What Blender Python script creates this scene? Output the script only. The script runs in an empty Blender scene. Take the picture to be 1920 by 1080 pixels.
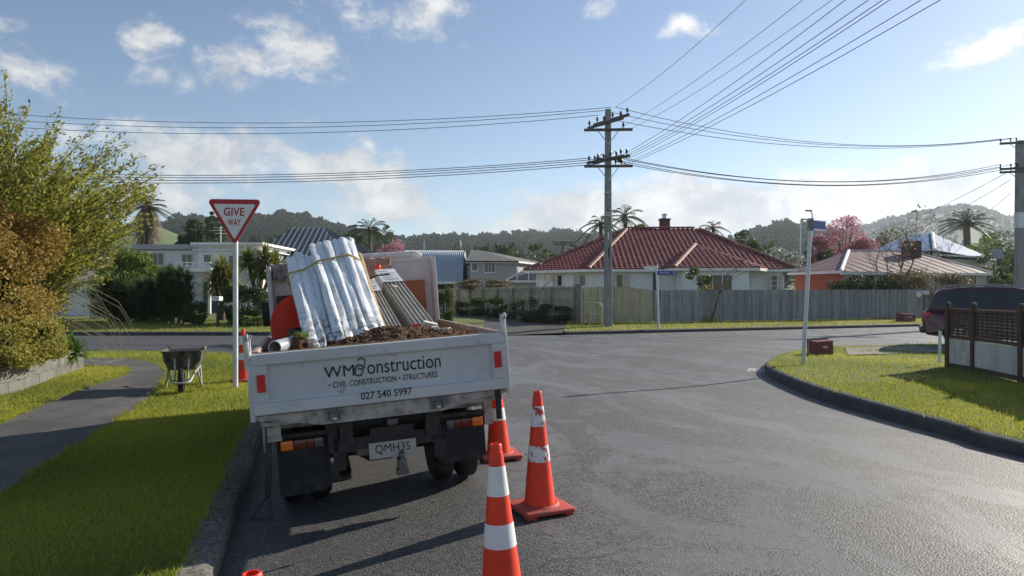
import bpy, bmesh, math, random
import numpy as np
from mathutils import Vector, Matrix, Euler
random.seed(7); rng = np.random.default_rng(7)
R = math.radians
sc = bpy.context.scene
COL = sc.collection
# ------------------------------------------------------------------ camera, sky, sun, exposure
CAMH = 1.63; F = 1370.0; CX = 960.0; CY = 550.0          # pixel model of the 1920x1080 photograph
cd = bpy.data.cameras.new('camera'); cam = bpy.data.objects.new('camera', cd); COL.objects.link(cam)
cam.location = (0, 0, CAMH); cam.rotation_euler = (R(90), 0, 0)
cd.sensor_width = 36; cd.lens = F/1920*36; cd.shift_y = (CY-540)/1920
cd.clip_start = .05; cd.clip_end = 9000; sc.camera = cam
SUN_AZ, SUN_EL = 53.0, 25.0
SUN = Vector((math.sin(R(SUN_AZ))*math.cos(R(SUN_EL)), math.cos(R(SUN_AZ))*math.cos(R(SUN_EL)), math.sin(R(SUN_EL))))
sd = bpy.data.lights.new('sun', 'SUN'); sun = bpy.data.objects.new('sun', sd); COL.objects.link(sun)
sd.energy = 5.0; sd.angle = R(.5); sd.color = (1, .92, .79)
sun.rotation_euler = (-SUN).to_track_quat('-Z', 'Y').to_euler()
sc.view_settings.view_transform = 'Standard'; sc.view_settings.look = 'None'
sc.view_settings.exposure = 0.66; sc.view_settings.gamma = 1.0; sc.view_settings.use_curve_mapping = False
sc.render.engine = 'CYCLES'
sc.cycles.use_denoising = True
try: sc.cycles.denoiser = 'OPENIMAGEDENOISE'
except Exception: pass
sc.cycles.max_bounces = 6; sc.cycles.diffuse_bounces = 3; sc.cycles.glossy_bounces = 3
sc.cycles.transmission_bounces = 4; sc.cycles.transparent_max_bounces = 8; sc.cycles.volume_bounces = 1

W = bpy.data.worlds.new('World'); sc.world = W; W.use_nodes = True
nt = W.node_tree; nt.nodes.clear()
class NB:
    """small node-building helper"""
    def __init__(s, tree): s.t = tree
    def n(s, typ, **kw):
        nd = s.t.nodes.new(typ)
        for k, v in kw.items(): setattr(nd, k, v)
        return nd
    def put(s, sock, v):
        if isinstance(v, bpy.types.NodeSocket): s.t.links.new(v, sock)
        elif v is not None: sock.default_value = v
    def m(s, op, a, b=None, c=None, clamp=False):
        nd = s.n('ShaderNodeMath', operation=op, use_clamp=clamp)
        s.put(nd.inputs[0], a); s.put(nd.inputs[1], b); s.put(nd.inputs[2], c)
        return nd.outputs[0]
    def v(s, op, a, b=None, scale=None):
        nd = s.n('ShaderNodeVectorMath', operation=op)
        s.put(nd.inputs[0], a); s.put(nd.inputs[1], b)
        if scale is not None: s.put(nd.inputs['Scale'], scale)
        return nd.outputs['Value'] if op in ('LENGTH', 'DOT_PRODUCT', 'DISTANCE') else nd.outputs[0]
    def ss(s, x, a, b, lo=0., hi=1.):
        nd = s.n('ShaderNodeMapRange', interpolation_type='SMOOTHSTEP')
        s.put(nd.inputs['Value'], x); s.put(nd.inputs['From Min'], a); s.put(nd.inputs['From Max'], b)
        s.put(nd.inputs['To Min'], lo); s.put(nd.inputs['To Max'], hi)
        return nd.outputs[0]
    def noise(s, vec, scale, detail=4., rough=.55, dist=0., dim='3D'):
        nd = s.n('ShaderNodeTexNoise', noise_dimensions=dim)
        s.put(nd.inputs['Vector'], vec); s.put(nd.inputs['Scale'], scale); s.put(nd.inputs['Detail'], detail)
        s.put(nd.inputs['Roughness'], rough); s.put(nd.inputs['Distortion'], dist)
        return nd.outputs['Fac']
    def mix(s, f, a, b):
        nd = s.n('ShaderNodeMix', data_type='RGBA')
        s.put(nd.inputs['Factor'], f)
        s.put(nd.inputs['A'], (*a, 1) if isinstance(a, tuple) and len(a) == 3 else a)
        s.put(nd.inputs['B'], (*b, 1) if isinstance(b, tuple) and len(b) == 3 else b)
        return nd.outputs['Result']
def dirpx(px, py):
    return Vector(((px-CX)/F, 1, -(py-CY)/F)).normalized()
nb = NB(nt)
sky = nb.n('ShaderNodeTexSky', sky_type='NISHITA')
sky.sun_disc = False; sky.sun_elevation = R(SUN_EL); sky.sun_rotation = R(SUN_AZ)
sky.air_density = .88; sky.dust_density = .25; sky.ozone_density = 1.9
tc = nb.n('ShaderNodeTexCoord'); dvec = tc.outputs['Generated']
warp = nb.n('ShaderNodeTexNoise'); nb.put(warp.inputs['Vector'], dvec); warp.inputs['Scale'].default_value = 9; warp.inputs['Detail'].default_value = 3
wv = nb.v('SCALE', nb.v('SUBTRACT', warp.outputs['Color'], (.5, .5, .5)), scale=.05)
dw = nb.v('ADD', dvec, wv)
# cumulus puffs: centre in the picture, half width, half height, strength
PUFFS = [(275,62,50,46,1.),(575,85,85,62,1.15),(430,118,56,52,1.),(790,25,90,60,.75),(300,150,50,28,.55),(30,130,120,55,.62),(10,45,40,30,.6),
 (655,30,90,45,.6),(505,45,60,35,.45),(560,232,32,22,.6),(380,285,200,48,1.5),(660,322,130,52,1.7),(730,370,100,60,1.5),(330,360,140,70,.95),(520,400,190,45,.75),
 (945,392,60,16,.55),(950,425,190,34,1.),(1180,398,230,50,2.1),(1330,375,190,48,2.1),(1480,390,240,56,2.2),(1700,362,260,58,2.2),(1850,370,230,75,1.6),(1050,420,150,36,1.3),(1950,330,180,60,1.),
 (1290,62,50,24,.55),(1125,12,32,16,.5),(1880,85,110,34,1.1),(2050,420,250,90,1.),(-150,380,240,70,.9),(-300,200,200,80,.8),(2300,330,260,90,.9)]
dens = None
for (px, py, rx, ry, st) in PUFFS:
    c = dirpx(px, py); k = c.y
    L = nb.v('LENGTH', nb.v('MULTIPLY', nb.v('SUBTRACT', dw, tuple(c)), (F/rx/k*.9, F/rx/k*.9, F/ry/k*.95)))
    g = nb.m('MULTIPLY', nb.m('SUBTRACT', 1.25, L), st)
    dens = g if dens is None else nb.m('SMOOTH_MAX', dens, g, .12)
# the same broken cumulus goes on round the rest of the sky
gen = nb.m('MULTIPLY', nb.m('SUBTRACT', nb.noise(nb.v('MULTIPLY', dvec, (1., 1., 2.2)), 2.6, 3), .50), 5.)
sep = nb.n('ShaderNodeSeparateXYZ'); nb.put(sep.inputs[0], dvec)
beh = nb.ss(sep.outputs['Y'], .62, .45)
dens = nb.m('MAXIMUM', nb.m('MAXIMUM', dens, 0.), nb.m('MULTIPLY', gen, beh))
fb = nb.noise(nb.v('MULTIPLY', dw, (1, 1, 1.5)), 16, 8, .62)
fb2 = nb.noise(dw, 46, 6, .6)
edge = nb.m('ADD', nb.m('MULTIPLY', nb.m('SUBTRACT', fb, .5), 3.9), nb.m('MULTIPLY', nb.m('SUBTRACT', fb2, .5), .9))
cl = nb.ss(nb.m('ADD', dens, edge), .12, 1.45)
cl = nb.m('MULTIPLY', cl, nb.ss(dens, .0, .22))
cl = nb.m('MULTIPLY', cl, .97)
cdot = nb.m('MAXIMUM', nb.v('DOT_PRODUCT', dvec, tuple(SUN)), 0.)
glow = nb.m('POWER', cdot, 7.)
light = nb.m('ADD', 1., nb.m('MULTIPLY', glow, .8))
body = nb.ss(nb.m('ADD', nb.m('MULTIPLY', fb, .8), nb.m('MULTIPLY', nb.noise(nb.v('ADD', dw, (.0, .0, -.02)), 11, 4), .5)), .48, .86)
ccol = nb.mix(body, (3.6, 3.85, 4.3), (7.2, 7.15, 7.0))
ccol = nb.v('SCALE', ccol, scale=light)
fin = nb.mix(cl, sky.outputs['Color'], ccol)
bg = nb.n('ShaderNodeBackground'); nb.put(bg.inputs['Color'], fin); bg.inputs['Strength'].default_value = .080
wo = nb.n('ShaderNodeOutputWorld'); nt.links.new(bg.outputs[0], wo.inputs[0])
W.cycles.sampling_method = 'MANUAL'; W.cycles.sample_map_resolution = 512

# ------------------------------------------------------------------ pixel helpers and ground heights
def D(px, py, d):            # point on the pixel's ray at depth d
    return Vector(((px-CX)/F*d, d, CAMH-(py-CY)/F*d))
def G(px, py, z=0.):         # point where the pixel's ray meets height z
    d = (CAMH-z)*F/(py-CY)
    return Vector(((px-CX)/F*d, d, z))
YAW = R(15.5); RX = Vector((math.cos(YAW), math.sin(YAW), 0)); RY = Vector((-math.sin(YAW), math.cos(YAW), 0))
def qt(x, y): return x*RX.x+y*RX.y, x*RY.x+y*RY.y
def QT(q, t, z=0.): p = RX*q+RY*t; return Vector((p.x, p.y, z))
def sstep(a, b, x):
    x = min(1, max(0, (x-a)/(b-a))); return x*x*(3-2*x)
def zroad(x, y):
    q, t = qt(x, y)
    if q < 1.67: pr = -.06*(1.67-max(q, -.9))
    elif q < 3.4: pr = .035*sstep(1.67, 3.4, q)
    else: pr = .035-.11*sstep(3.4, 7.5, q)
    return pr*(1-sstep(9.5, 18, t))
def zverge(x, y):            # left verge
    q, t = qt(x, y)
    return .03+.08*sstep(4, 13, t)+.012*math.sin(x*1.7)*math.sin(y*1.3)*sstep(.8, 2, -q)
def zcorner(x, y): return .07+.05*sstep(8, 14, y)+.01*math.sin(x*2.1+y)
def zfar(x, y):              # land across the side street rises gently
    return .13+.20*sstep(0, 8, y-(27.5+max(0, x)*.40))

# ------------------------------------------------------------------ mesh helpers
class MB:
    def __init__(s): s.v = []; s.f = []; s.m = []; s.mi = 0
    def add(s, vs, fs):
        b = len(s.v); s.v += [tuple(p) for p in vs]
        for f in fs: s.f.append([i+b for i in f]); s.m.append(s.mi)
        return s
    def box(s, c, size, rot=None, taper=1.):
        hx, hy, hz = size[0]/2, size[1]/2, size[2]/2
        vs = [Vector((x*hx*(taper if z > 0 else 1), y*hy*(taper if z > 0 else 1), z*hz)) for z in (-1, 1) for x, y in ((-1,-1),(1,-1),(1,1),(-1,1))]
        if rot is not None: vs = [rot @ p for p in vs]
        c = Vector(c)
        return s.add([p+c for p in vs], [(3,2,1,0),(4,5,6,7),(0,1,5,4),(1,2,6,5),(2,3,7,6),(3,0,4,7)])
    def bb(s, lo, hi):
        return s.box([(a+b)/2 for a, b in zip(lo, hi)], [abs(b-a) for a, b in zip(lo, hi)])
    def rbox(s, c, size, r=.02, rot=None, seg=2):     # box with rounded edges
        bm = bmesh.new(); bmesh.ops.create_cube(bm, size=1)
        for v in bm.verts: v.co = Vector((v.co.x*size[0], v.co.y*size[1], v.co.z*size[2]))
        bmesh.ops.bevel(bm, geom=bm.edges[:], offset=min(r, min(size)*.45), segments=seg, affect='EDGES', profile=.5)
        c = Vector(c); bm.verts.index_update()
        vs = [(rot @ v.co if rot is not None else v.co.copy())+c for v in bm.verts]
        fs = [[v.index for v in f.verts] for f in bm.faces]; bm.free()
        return s.add(vs, fs)
    def tube(s, pts, r, n=8, caps=True):
        pts = [Vector(p) for p in pts]; rs = r if isinstance(r, (list, tuple)) else [r]*len(pts)
        vs = []; fs = []; up = Vector((0, 0, 1)); pu = None
        for i, p in enumerate(pts):
            t = (pts[min(i+1, len(pts)-1)]-pts[max(i-1, 0)])
            t = t.normalized() if t.length > 1e-9 else up
            if pu is None:
                a = Vector((1, 0, 0)) if abs(t.z) > .9 else up
                u = t.cross(a).normalized()
            else:
                u = (pu-t*pu.dot(t)); u = u.normalized() if u.length > 1e-6 else t.orthogonal().normalized()
            pu = u; w = t.cross(u)
            for k in range(n):
                an = 2*math.pi*k/n
                vs.append(p+(u*math.cos(an)+w*math.sin(an))*rs[i])
        for i in range(len(pts)-1):
            for k in range(n):
                a = i*n+k; b = i*n+(k+1) % n
                fs.append((a, b, b+n, a+n))
        if caps:
            fs.append(tuple(range(n-1, -1, -1))); fs.append(tuple((len(pts)-1)*n+k for k in range(n)))
        return s.add(vs, fs)
    def lathe(s, prof, n=24, c=(0,0,0), rot=None, caps=True):
        vs = []; fs = []; c = Vector(c)
        for (r, z) in prof:
            for k in range(n):
                a = 2*math.pi*k/n; p = Vector((r*math.cos(a), r*math.sin(a), z))
                vs.append((rot @ p if rot is not None else p)+c)
        for i in range(len(prof)-1):
            for k in range(n):
                a = i*n+k; b = i*n+(k+1) % n
                fs.append((a, b, b+n, a+n))
        if caps:
            fs.append(tuple(range(n-1, -1, -1))); fs.append(tuple((len(prof)-1)*n+k for k in range(n)))
        return s.add(vs, fs)
    def prism(s, poly, h0, h1, axes=(0, 1, 2)):       # polygon extruded along the third axis
        def mk(a, b, h):
            p = [0, 0, 0]; p[axes[0]] = a; p[axes[1]] = b; p[axes[2]] = h; return p
        n = len(poly)
        vs = [mk(a, b, h0) for a, b in poly]+[mk(a, b, h1) for a, b in poly]
        return s.add(vs, [tuple(range(n-1, -1, -1)), tuple(range(n, 2*n))]+[(i, (i+1) % n, n+(i+1) % n, n+i) for i in range(n)])
    def xf(s, M):
        s.v = [tuple(M @ Vector(p)) for p in s.v]; return s
    def build(s, name, mat, parent=None, smooth=False, loc=None):
        me = bpy.data.meshes.new(name); me.from_pydata(s.v, [], s.f)
        for m in (mat if isinstance(mat, (list, tuple)) else [mat]): me.materials.append(m)
        if isinstance(mat, (list, tuple)): me.polygons.foreach_set('material_index', s.m)
        bm = bmesh.new(); bm.from_mesh(me); bmesh.ops.recalc_face_normals(bm, faces=bm.faces[:]); bm.to_mesh(me); bm.free()
        if smooth:
            me.polygons.foreach_set('use_smooth', [True]*len(me.polygons)); sharp(me, 40)
        me.update()
        o = bpy.data.objects.new(name, me); COL.objects.link(o); o.parent = parent
        if loc is not None: o.location = loc
        return o
def sharp(me, deg):
    try: me.set_sharp_from_angle(angle=R(deg))
    except Exception: pass
def npmesh(name, V, Fq, mat, parent=None, tint=None, smooth=False):
    """quads/tris from numpy arrays, optional per-face tint attribute"""
    me = bpy.data.meshes.new(name); nv = len(V); nf, k = Fq.shape
    me.vertices.add(nv); me.vertices.foreach_set('co', np.asarray(V, np.float32).ravel())
    me.loops.add(nf*k); me.loops.foreach_set('vertex_index', np.asarray(Fq, np.int32).ravel())
    me.polygons.add(nf); me.polygons.foreach_set('loop_start', np.arange(nf, dtype=np.int32)*k)
    try: me.polygons.foreach_set('loop_total', np.full(nf, k, np.int32))
    except Exception: pass
    me.materials.append(mat)
    if tint is not None:
        at = me.attributes.new('tint', 'FLOAT', 'FACE'); at.data.foreach_set('value', np.asarray(tint, np.float32))
    me.update(calc_edges=True)
    if smooth: me.polygons.foreach_set('use_smooth', [True]*nf)
    o = bpy.data.objects.new(name, me); COL.objects.link(o); o.parent = parent
    return o
def thing(name, label, cat, loc=(0,0,0), rot=(0,0,0), group=None):
    o = bpy.data.objects.new(name, None); COL.objects.link(o); o.location = loc; o.rotation_euler = rot
    o.empty_display_size = .2
    return tag(o, label, cat, group)
def tag(o, label, cat, group=None):
    o['label'] = label; o['category'] = cat
    if group: o['group'] = group
    return o
def kind(o, k): o['kind'] = k; return o
def copy_tree(o, parent=None):
    c = o.copy(); COL.objects.link(c); c.parent = parent
    for ch in [x for x in bpy.data.objects if x.parent == o and x != c]: copy_tree(ch, c)
    return c
def inst(o, parent, M=None):
    c = o.copy(); COL.objects.link(c); c.parent = parent
    if M is not None: c.matrix_local = M
    return c
def text_mesh(txt, size, extrude=.0, bold=0., spacing=1.):
    cu = bpy.data.curves.new('lettering', 'FONT'); cu.body = txt; cu.size = size; cu.extrude = extrude; cu.offset = bold
    cu.align_x = 'LEFT'; cu.space_character = spacing; cu.resolution_u = 4
    o = bpy.data.objects.new('lettering', cu); COL.objects.link(o)
    dg = bpy.context.evaluated_depsgraph_get(); me = bpy.data.meshes.new_from_object(o.evaluated_get(dg))
    bpy.data.objects.remove(o); bpy.data.curves.remove(cu)
    return me
def lettering(name, txt, mat, parent, M, width, height=None, bold=0., spacing=1., extrude=.001):
    """flat letters fitted to a width; M maps letter plane (x right, y up) to the parent"""
    me = text_mesh(txt, 1., 0., bold, spacing); me.name = name
    co = np.empty(len(me.vertices)*3, np.float32); me.vertices.foreach_get('co', co); co = co.reshape(-1, 3)
    lo = co.min(0); hi = co.max(0); k = width/(hi[0]-lo[0]); ky = k if height is None else height/(hi[1]-lo[1])
    co[:, 0] = (co[:, 0]-lo[0])*k; co[:, 1] = (co[:, 1]-lo[1])*ky; co[:, 2] = 0
    me.vertices.foreach_set('co', co.ravel()); me.materials.clear(); me.materials.append(mat); me.update()
    o = bpy.data.objects.new(name, me); COL.objects.link(o); o.parent = parent; o.matrix_local = M
    return o

# ------------------------------------------------------------------ materials
MATS = {}
def base(name):
    m = bpy.data.materials.new(name); m.use_nodes = True; t = m.node_tree; t.nodes.clear()
    b = NB(t); out = b.n('ShaderNodeOutputMaterial'); p = b.n('ShaderNodeBsdfPrincipled')
    t.links.new(p.outputs[0], out.inputs[0]); MATS[name] = m
    return m, b, p, out
def M(name, col, rough=.6, metal=0., var=.12, scale=4., bump=0., bscale=60., spec=.4, col2=None, dirt=None, dscale=3., dlo=.5, dhi=.75, rnd=0., stretch=None, coat=0.):
    m, b, p, out = base(name)
    tc = b.n('ShaderNodeTexCoord'); vec = tc.outputs['Object']
    oi = b.n('ShaderNodeObjectInfo')
    vec = b.v('ADD', vec, b.v('SCALE', (7.3, 3.1, 5.7), scale=b.m('MULTIPLY', oi.outputs['Random'], 9.)))
    if stretch: vec = b.v('MULTIPLY', vec, stretch)
    n1 = b.noise(vec, scale, 5, .6)
    c = b.mix(b.ss(n1, .3, .7), tuple(x*(1-var) for x in col), tuple(min(1, x*(1+var)) for x in col)) if col2 is None else b.mix(b.ss(n1, .35, .65), col, col2)
    if dirt is not None:
        c = b.mix(b.ss(b.noise(vec, dscale, 7, .68), dlo, dhi), c, dirt)
    if rnd:
        hs = b.n('ShaderNodeHueSaturation'); b.put(hs.inputs['Color'], c)
        b.put(hs.inputs['Value'], b.m('ADD', 1-rnd, b.m('MULTIPLY', oi.outputs['Random'], 2*rnd))); c = hs.outputs[0]
    b.put(p.inputs['Base Color'], c)
    b.put(p.inputs['Roughness'], b.m('ADD', rough-.06, b.m('MULTIPLY', n1, .12)))
    p.inputs['Metallic'].default_value = metal; p.inputs['Specular IOR Level'].default_value = spec
    if coat: p.inputs['Coat Weight'].default_value = coat; p.inputs['Coat Roughness'].default_value = .08
    if bump:
        bu = b.n('ShaderNodeBump'); bu.inputs['Strength'].default_value = bump; bu.inputs['Distance'].default_value = .02
        b.put(bu.inputs['Height'], b.noise(vec, bscale, 4, .6)); b.t.links.new(bu.outputs[0], p.inputs['Normal'])
    return m
def LEAF(name, c1, c2, trans=.35, rough=.55, c3=None):
    m, b, p, out = base(name)
    at = b.n('ShaderNodeAttribute', attribute_name='tint'); f = at.outputs['Fac']
    c = b.mix(f, c1, c2) if c3 is None else b.mix(b.ss(f, .5, 1.), b.mix(b.ss(f, 0., .5), c1, c2), c3)
    b.put(p.inputs['Base Color'], c); p.inputs['Roughness'].default_value = rough; p.inputs['Specular IOR Level'].default_value = .25
    tr = b.n('ShaderNodeBsdfTranslucent'); b.put(tr.inputs['Color'], b.mix(.35, c, tuple(min(1, x*1.6) for x in c2)))
    mx = b.n('ShaderNodeMixShader'); mx.inputs[0].default_value = trans
    b.t.links.new(p.outputs[0], mx.inputs[1]); b.t.links.new(tr.outputs[0], mx.inputs[2]); b.t.links.new(mx.outputs[0], out.inputs[0])
    return m
def GLASS(name, col=(.02, .025, .03), rough=.04):
    m, b, p, out = base(name); p.inputs['Base Color'].default_value = (*col, 1); p.inputs['Roughness'].default_value = rough
    p.inputs['Specular IOR Level'].default_value = .6
    return m
# ------------------------------------------------------------------ setting: road, kerbs, verges, paths
def ROADMAT():
    m, b, p, out = base('chip_seal')
    tc = b.n('ShaderNodeTexCoord'); o = tc.outputs['Object']
    rot = b.n('ShaderNodeVectorRotate', rotation_type='Z_AXIS'); b.put(rot.inputs['Vector'], o); rot.inputs['Angle'].default_value = -YAW
    r = rot.outputs[0]
    vo = b.n('ShaderNodeTexVoronoi'); b.put(vo.inputs['Vector'], o); vo.inputs['Scale'].default_value = 66
    stone = b.n('ShaderNodeSeparateColor'); b.put(stone.inputs[0], vo.outputs['Color'])
    sc_ = b.n('ShaderNodeSeparateXYZ'); b.put(sc_.inputs[0], r)
    # worn, flushed wheel paths run with the road; they break up into chip again
    wear = b.noise(b.v('MULTIPLY', r, (1., .42, 1.)), .85, 7, .66, 1.1)
    wear2 = b.noise(r, 3.2, 6, .66)
    fl = b.ss(b.m('ADD', b.m('MULTIPLY', wear, .80), b.m('MULTIPLY', wear2, .30)), .50, .63)
    side_ = b.ss(sc_.outputs['X'], 1.0, 2.2)                       # parking lane keeps its coarse dark chip
    fl = b.m('MULTIPLY', fl, b.m('ADD', .12, b.m('MULTIPLY', side_, .88)))
    grain = b.noise(o, 60, 3, .7)
    c1 = b.mix(b.ss(stone.outputs[0], .15, .95), (.018, .018, .019), (.13, .128, .125))
    c1 = b.mix(b.ss(b.noise(o, 120, 2), .52, .70), c1, (.18, .172, .163))
    c2 = b.mix(b.ss(grain, .3, .7), (.115, .114, .112), (.20, .197, .191))
    c = b.mix(b.m('MULTIPLY', fl, .70), c1, c2)
    c = b.mix(b.m('MULTIPLY', b.ss(side_, .6, 0.), .35), c, (.03, .03, .031))
    bl = b.ss(b.noise(o, .55, 4, .6), .42, .7)
    c = b.mix(b.m('MULTIPLY', bl, .3), c, (.06, .06, .06))
    vc = b.n('ShaderNodeTexVoronoi', feature='DISTANCE_TO_EDGE'); b.put(vc.inputs['Vector'], b.v('ADD', o, b.v('SCALE', b.v('SUBTRACT', b.n('ShaderNodeTexNoise').outputs['Color'], (.5, .5, .5)), scale=.6))); vc.inputs['Scale'].default_value = .16
    crack = b.m('MULTIPLY', b.ss(vc.outputs['Distance'], .0035, .001), b.ss(b.noise(o, .35, 2), .48, .56))
    c = b.mix(b.m('MULTIPLY', crack, .45), c, (.018, .018, .018))
    b.put(p.inputs['Base Color'], c)
    b.put(p.inputs['Roughness'], b.m('ADD', .66, b.m('MULTIPLY', fl, -.12)))
    p.inputs['Specular IOR Level'].default_value = .5
    h = b.m('MULTIPLY', b.m('SUBTRACT', 1., vo.outputs['Distance']), b.m('SUBTRACT', 1., b.m('MULTIPLY', fl, .8)))
    h = b.m('ADD', h, b.m('MULTIPLY', grain, .3))
    bu = b.n('ShaderNodeBump'); bu.inputs['Strength'].default_value = .62; bu.inputs['Distance'].default_value = .007
    b.put(bu.inputs['Height'], h); b.t.links.new(bu.outputs[0], p.inputs['Normal'])
    return m
mRoad = ROADMAT()
mPath = M('footpath_asphalt', (.105, .103, .099), .85, var=.25, scale=1.3, bump=.7, bscale=130, dirt=(.12, .115, .10), dscale=22, dlo=.58, dhi=.75)
mDrive = M('driveway_seal', (.062, .056, .054), .85, var=.25, scale=1.5, bump=.5, bscale=90)
mKerb = M('old_concrete_kerb', (.16, .155, .145), .9, var=.25, scale=3, bump=.5, bscale=90, dirt=(.06, .062, .048), dscale=26, dlo=.42, dhi=.62)
mKerbDark = M('tarred_kerb', (.065, .066, .068), .85, var=.25, scale=4, bump=.6, bscale=60, dirt=(.11, .11, .10), dscale=9, dlo=.55, dhi=.75)
mTurf = M('turf_soil', (.11, .13, .025), .95, var=.35, scale=2.2, bump=.9, bscale=45, col2=(.13, .14, .03), dirt=(.15, .12, .05), dscale=1.4, dlo=.56, dhi=.72)
mLand = M('far_paddock', (.07, .10, .03), .95, var=.3, scale=.05, col2=(.09, .12, .035))
mSoilBed = M('bed_soil', (.06, .045, .03), .95, var=.4, scale=8, bump=.8, bscale=30)
mGrass = LEAF('grass_blades', (.088, .15, .020), (.41, .405, .060), .42, .6)
def loft(name, A, B, n, zf, mat, k='structure', parent=None):
    A = [Vector(a) for a in A]; B = [Vector(b) for b in B]; vs = []; fs = []
    for a, b in zip(A, B):
        for j in range(n+1):
            p = a.lerp(b, (j/n)**1.5); vs.append((p.x, p.y, zf(p.x, p.y)))
    for i in range(len(A)-1):
        for j in range(n):
            q = i*(n+1)+j; fs.append((q, q+1, q+n+2, q+n+1))
    mb = MB(); mb.v = vs; mb.f = fs; mb.m = [0]*len(fs)
    me = bpy.data.meshes.new(name); me.from_pydata(vs, [], fs); me.materials.append(mat)
    bm = bmesh.new(); bm.from_mesh(me)
    bmesh.ops.recalc_face_normals(bm, faces=bm.faces[:])
    if sum(f.normal.z for f in bm.faces) < 0: bmesh.ops.reverse_faces(bm, faces=bm.faces[:])
    bm.to_mesh(me); bm.free(); me.polygons.foreach_set('use_smooth', [True]*len(me.polygons)); me.update()
    o = bpy.data.objects.new(name, me); COL.objects.link(o); o.parent = parent
    return kind(o, k) if parent is None else o
def resample(P, step):
    P = [Vector(p).to_2d() for p in P]; out = [P[0]]
    # Catmull-Rom through the points
    Q = [P[0]*2-P[1]]+P+[P[-1]*2-P[-2]]
    for i in range(1, len(Q)-2):
        L = max(1, int((Q[i+1]-Q[i]).length/step))
        for k in range(1, L+1):
            t = k/L; a, b, c, d = Q[i-1], Q[i], Q[i+1], Q[i+2]
            out.append(.5*((2*b)+(c-a)*t+(2*a-5*b+4*c-d)*t*t+(3*b-a-3*c+d)*t**3))
    return [p.to_3d() for p in out]
def offset(P, d):
    out = []
    for i, p in enumerate(P):
        t = (P[min(i+1, len(P)-1)]-P[max(i-1, 0)]).normalized()
        out.append(p+Vector((-t.y, t.x, 0))*d)
    return out
def kerb(name, P, side, zt, mat, w=.16, pieces=None):
    """a kerb along the road edge P: face on the road side, flat top behind it; kerb stones as parts"""
    root = None; k = 0; step = pieces or 40
    sect = []
    for i, p in enumerate(P):
        pass
    In = offset(P, side*w); Mid = offset(P, side*.025); Out = offset(P, -side*.012)
    vs = []; fs = []
    for o_, m_, i_ in zip(Out, Mid, In):
        zr = zroad(o_.x, o_.y)-.04; z1 = zt(m_.x, m_.y)
        vs += [(o_.x, o_.y, zr), (o_.x, o_.y, z1-.028), (m_.x, m_.y, z1+.004), (i_.x, i_.y, z1+.008), (i_.x, i_.y, zr)]
    for i in range(len(P)-1):
        for j in range(4): fs.append((i*5+j, i*5+j+1, i*5+j+6, i*5+j+5))
    mb = MB(); mb.v = vs; mb.f = fs; mb.m = [0]*len(fs)
    o = mb.build(name, mat, None, smooth=True); return kind(o, 'structure')

# big ground and road sheets
gm = MB(); nX = 40
mb = MB(); N = 24; S = 1850
mb.v = [(-S+2*S*i/N, -90+1940*j/N, -.35) for j in range(N+1) for i in range(N+1)]
mb.f = [(j*(N+1)+i, j*(N+1)+i+1, (j+1)*(N+1)+i+1, (j+1)*(N+1)+i) for j in range(N) for i in range(N)]; mb.m = [0]*len(mb.f)
kind(mb.build('ground', mLand), 'structure')
xs = np.concatenate([np.linspace(-70, -8, 24), np.arange(-7.5, 9, .3), np.linspace(9.5, 90, 30)]); ys = np.concatenate([np.arange(-14, 22, .5), np.linspace(22.5, 62, 20)])
V = np.array([(x, y, zroad(x, y)) for y in ys for x in xs]); nx = len(xs)
Fq = np.array([(j*nx+i, j*nx+i+1, (j+1)*nx+i+1, (j+1)*nx+i) for j in range(len(ys)-1) for i in range(nx-1)])
kind(npmesh('road', V, Fq, mRoad, smooth=True), 'structure')

# left verge
KL = resample([QT(-.56, -14), QT(-.56, -4), QT(-.56, 3), QT(-.57, 8), QT(-.56, 11.2), (-4.05, 12.9), (-4.75, 15.2), (-6.3, 17.9), (-8.6, 19.1), (-12, 19.35), (-20, 19.45), (-45, 19.7)], .35)
kerb('kerb', KL, 1, zverge, mKerb, .17)
LA = offset(KL, .15); LB = []
for i, p in enumerate(LA):
    f = i/(len(LA)-1); LB.append(Vector((-48, -16+34*min(1, f*1.15), 0)) if f < .87 else Vector((-48, 18.3+f, 0)))
loft('verge', LA, LB, 60, zverge, mTurf)
# footpath (edges read off the photograph)
pr_ = [QT(-2.45, -14), QT(-2.45, -5), QT(-2.4, 2), G(0, 925, .05), G(150, 835, .07), G(280, 750, .09), G(306, 715, .1), G(309, 694, .11), (-8.2, 16.4, 0), (-9.6, 16.95, 0), (-12, 17.1, 0), (-45, 17.4, 0)]
pl_ = [QT(-3.75, -14), QT(-3.75, -5), QT(-3.75, 2), QT(-3.72, 5.2), G(0, 797, .07), G(105, 752, .09), G(200, 716, .1), G(240, 697, .11), (-8.2, 15.15, 0), (-9.6, 15.55, 0), (-12, 15.65, 0), (-45, 15.9, 0)]
def even(P, n):
    P = resample(P, .2); L = [0]
    for a, b in zip(P, P[1:]): L.append(L[-1]+(b-a).length)
    out = []; j = 0
    for i in range(n):
        s = L[-1]*i/(n-1)
        while j < len(L)-2 and L[j+1] < s: j += 1
        out.append(P[j].lerp(P[j+1], (s-L[j])/max(1e-6, L[j+1]-L[j])))
    return out
PR, PL = [], []
for i in range(len(pr_)-1):                     # pair the two edges section by section
    pass
PRf = resample(pr_, .2); PLf = resample(pl_, .2)
def sect(P, ctrl):
    idx = []; j = 0
    for c in ctrl:
        c = Vector(c).to_2d(); j = min(range(len(P)), key=lambda k: (P[k].to_2d()-c).length); idx.append(j)
    return idx
ir, il = sect(PRf, pr_), sect(PLf, pl_)
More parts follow.
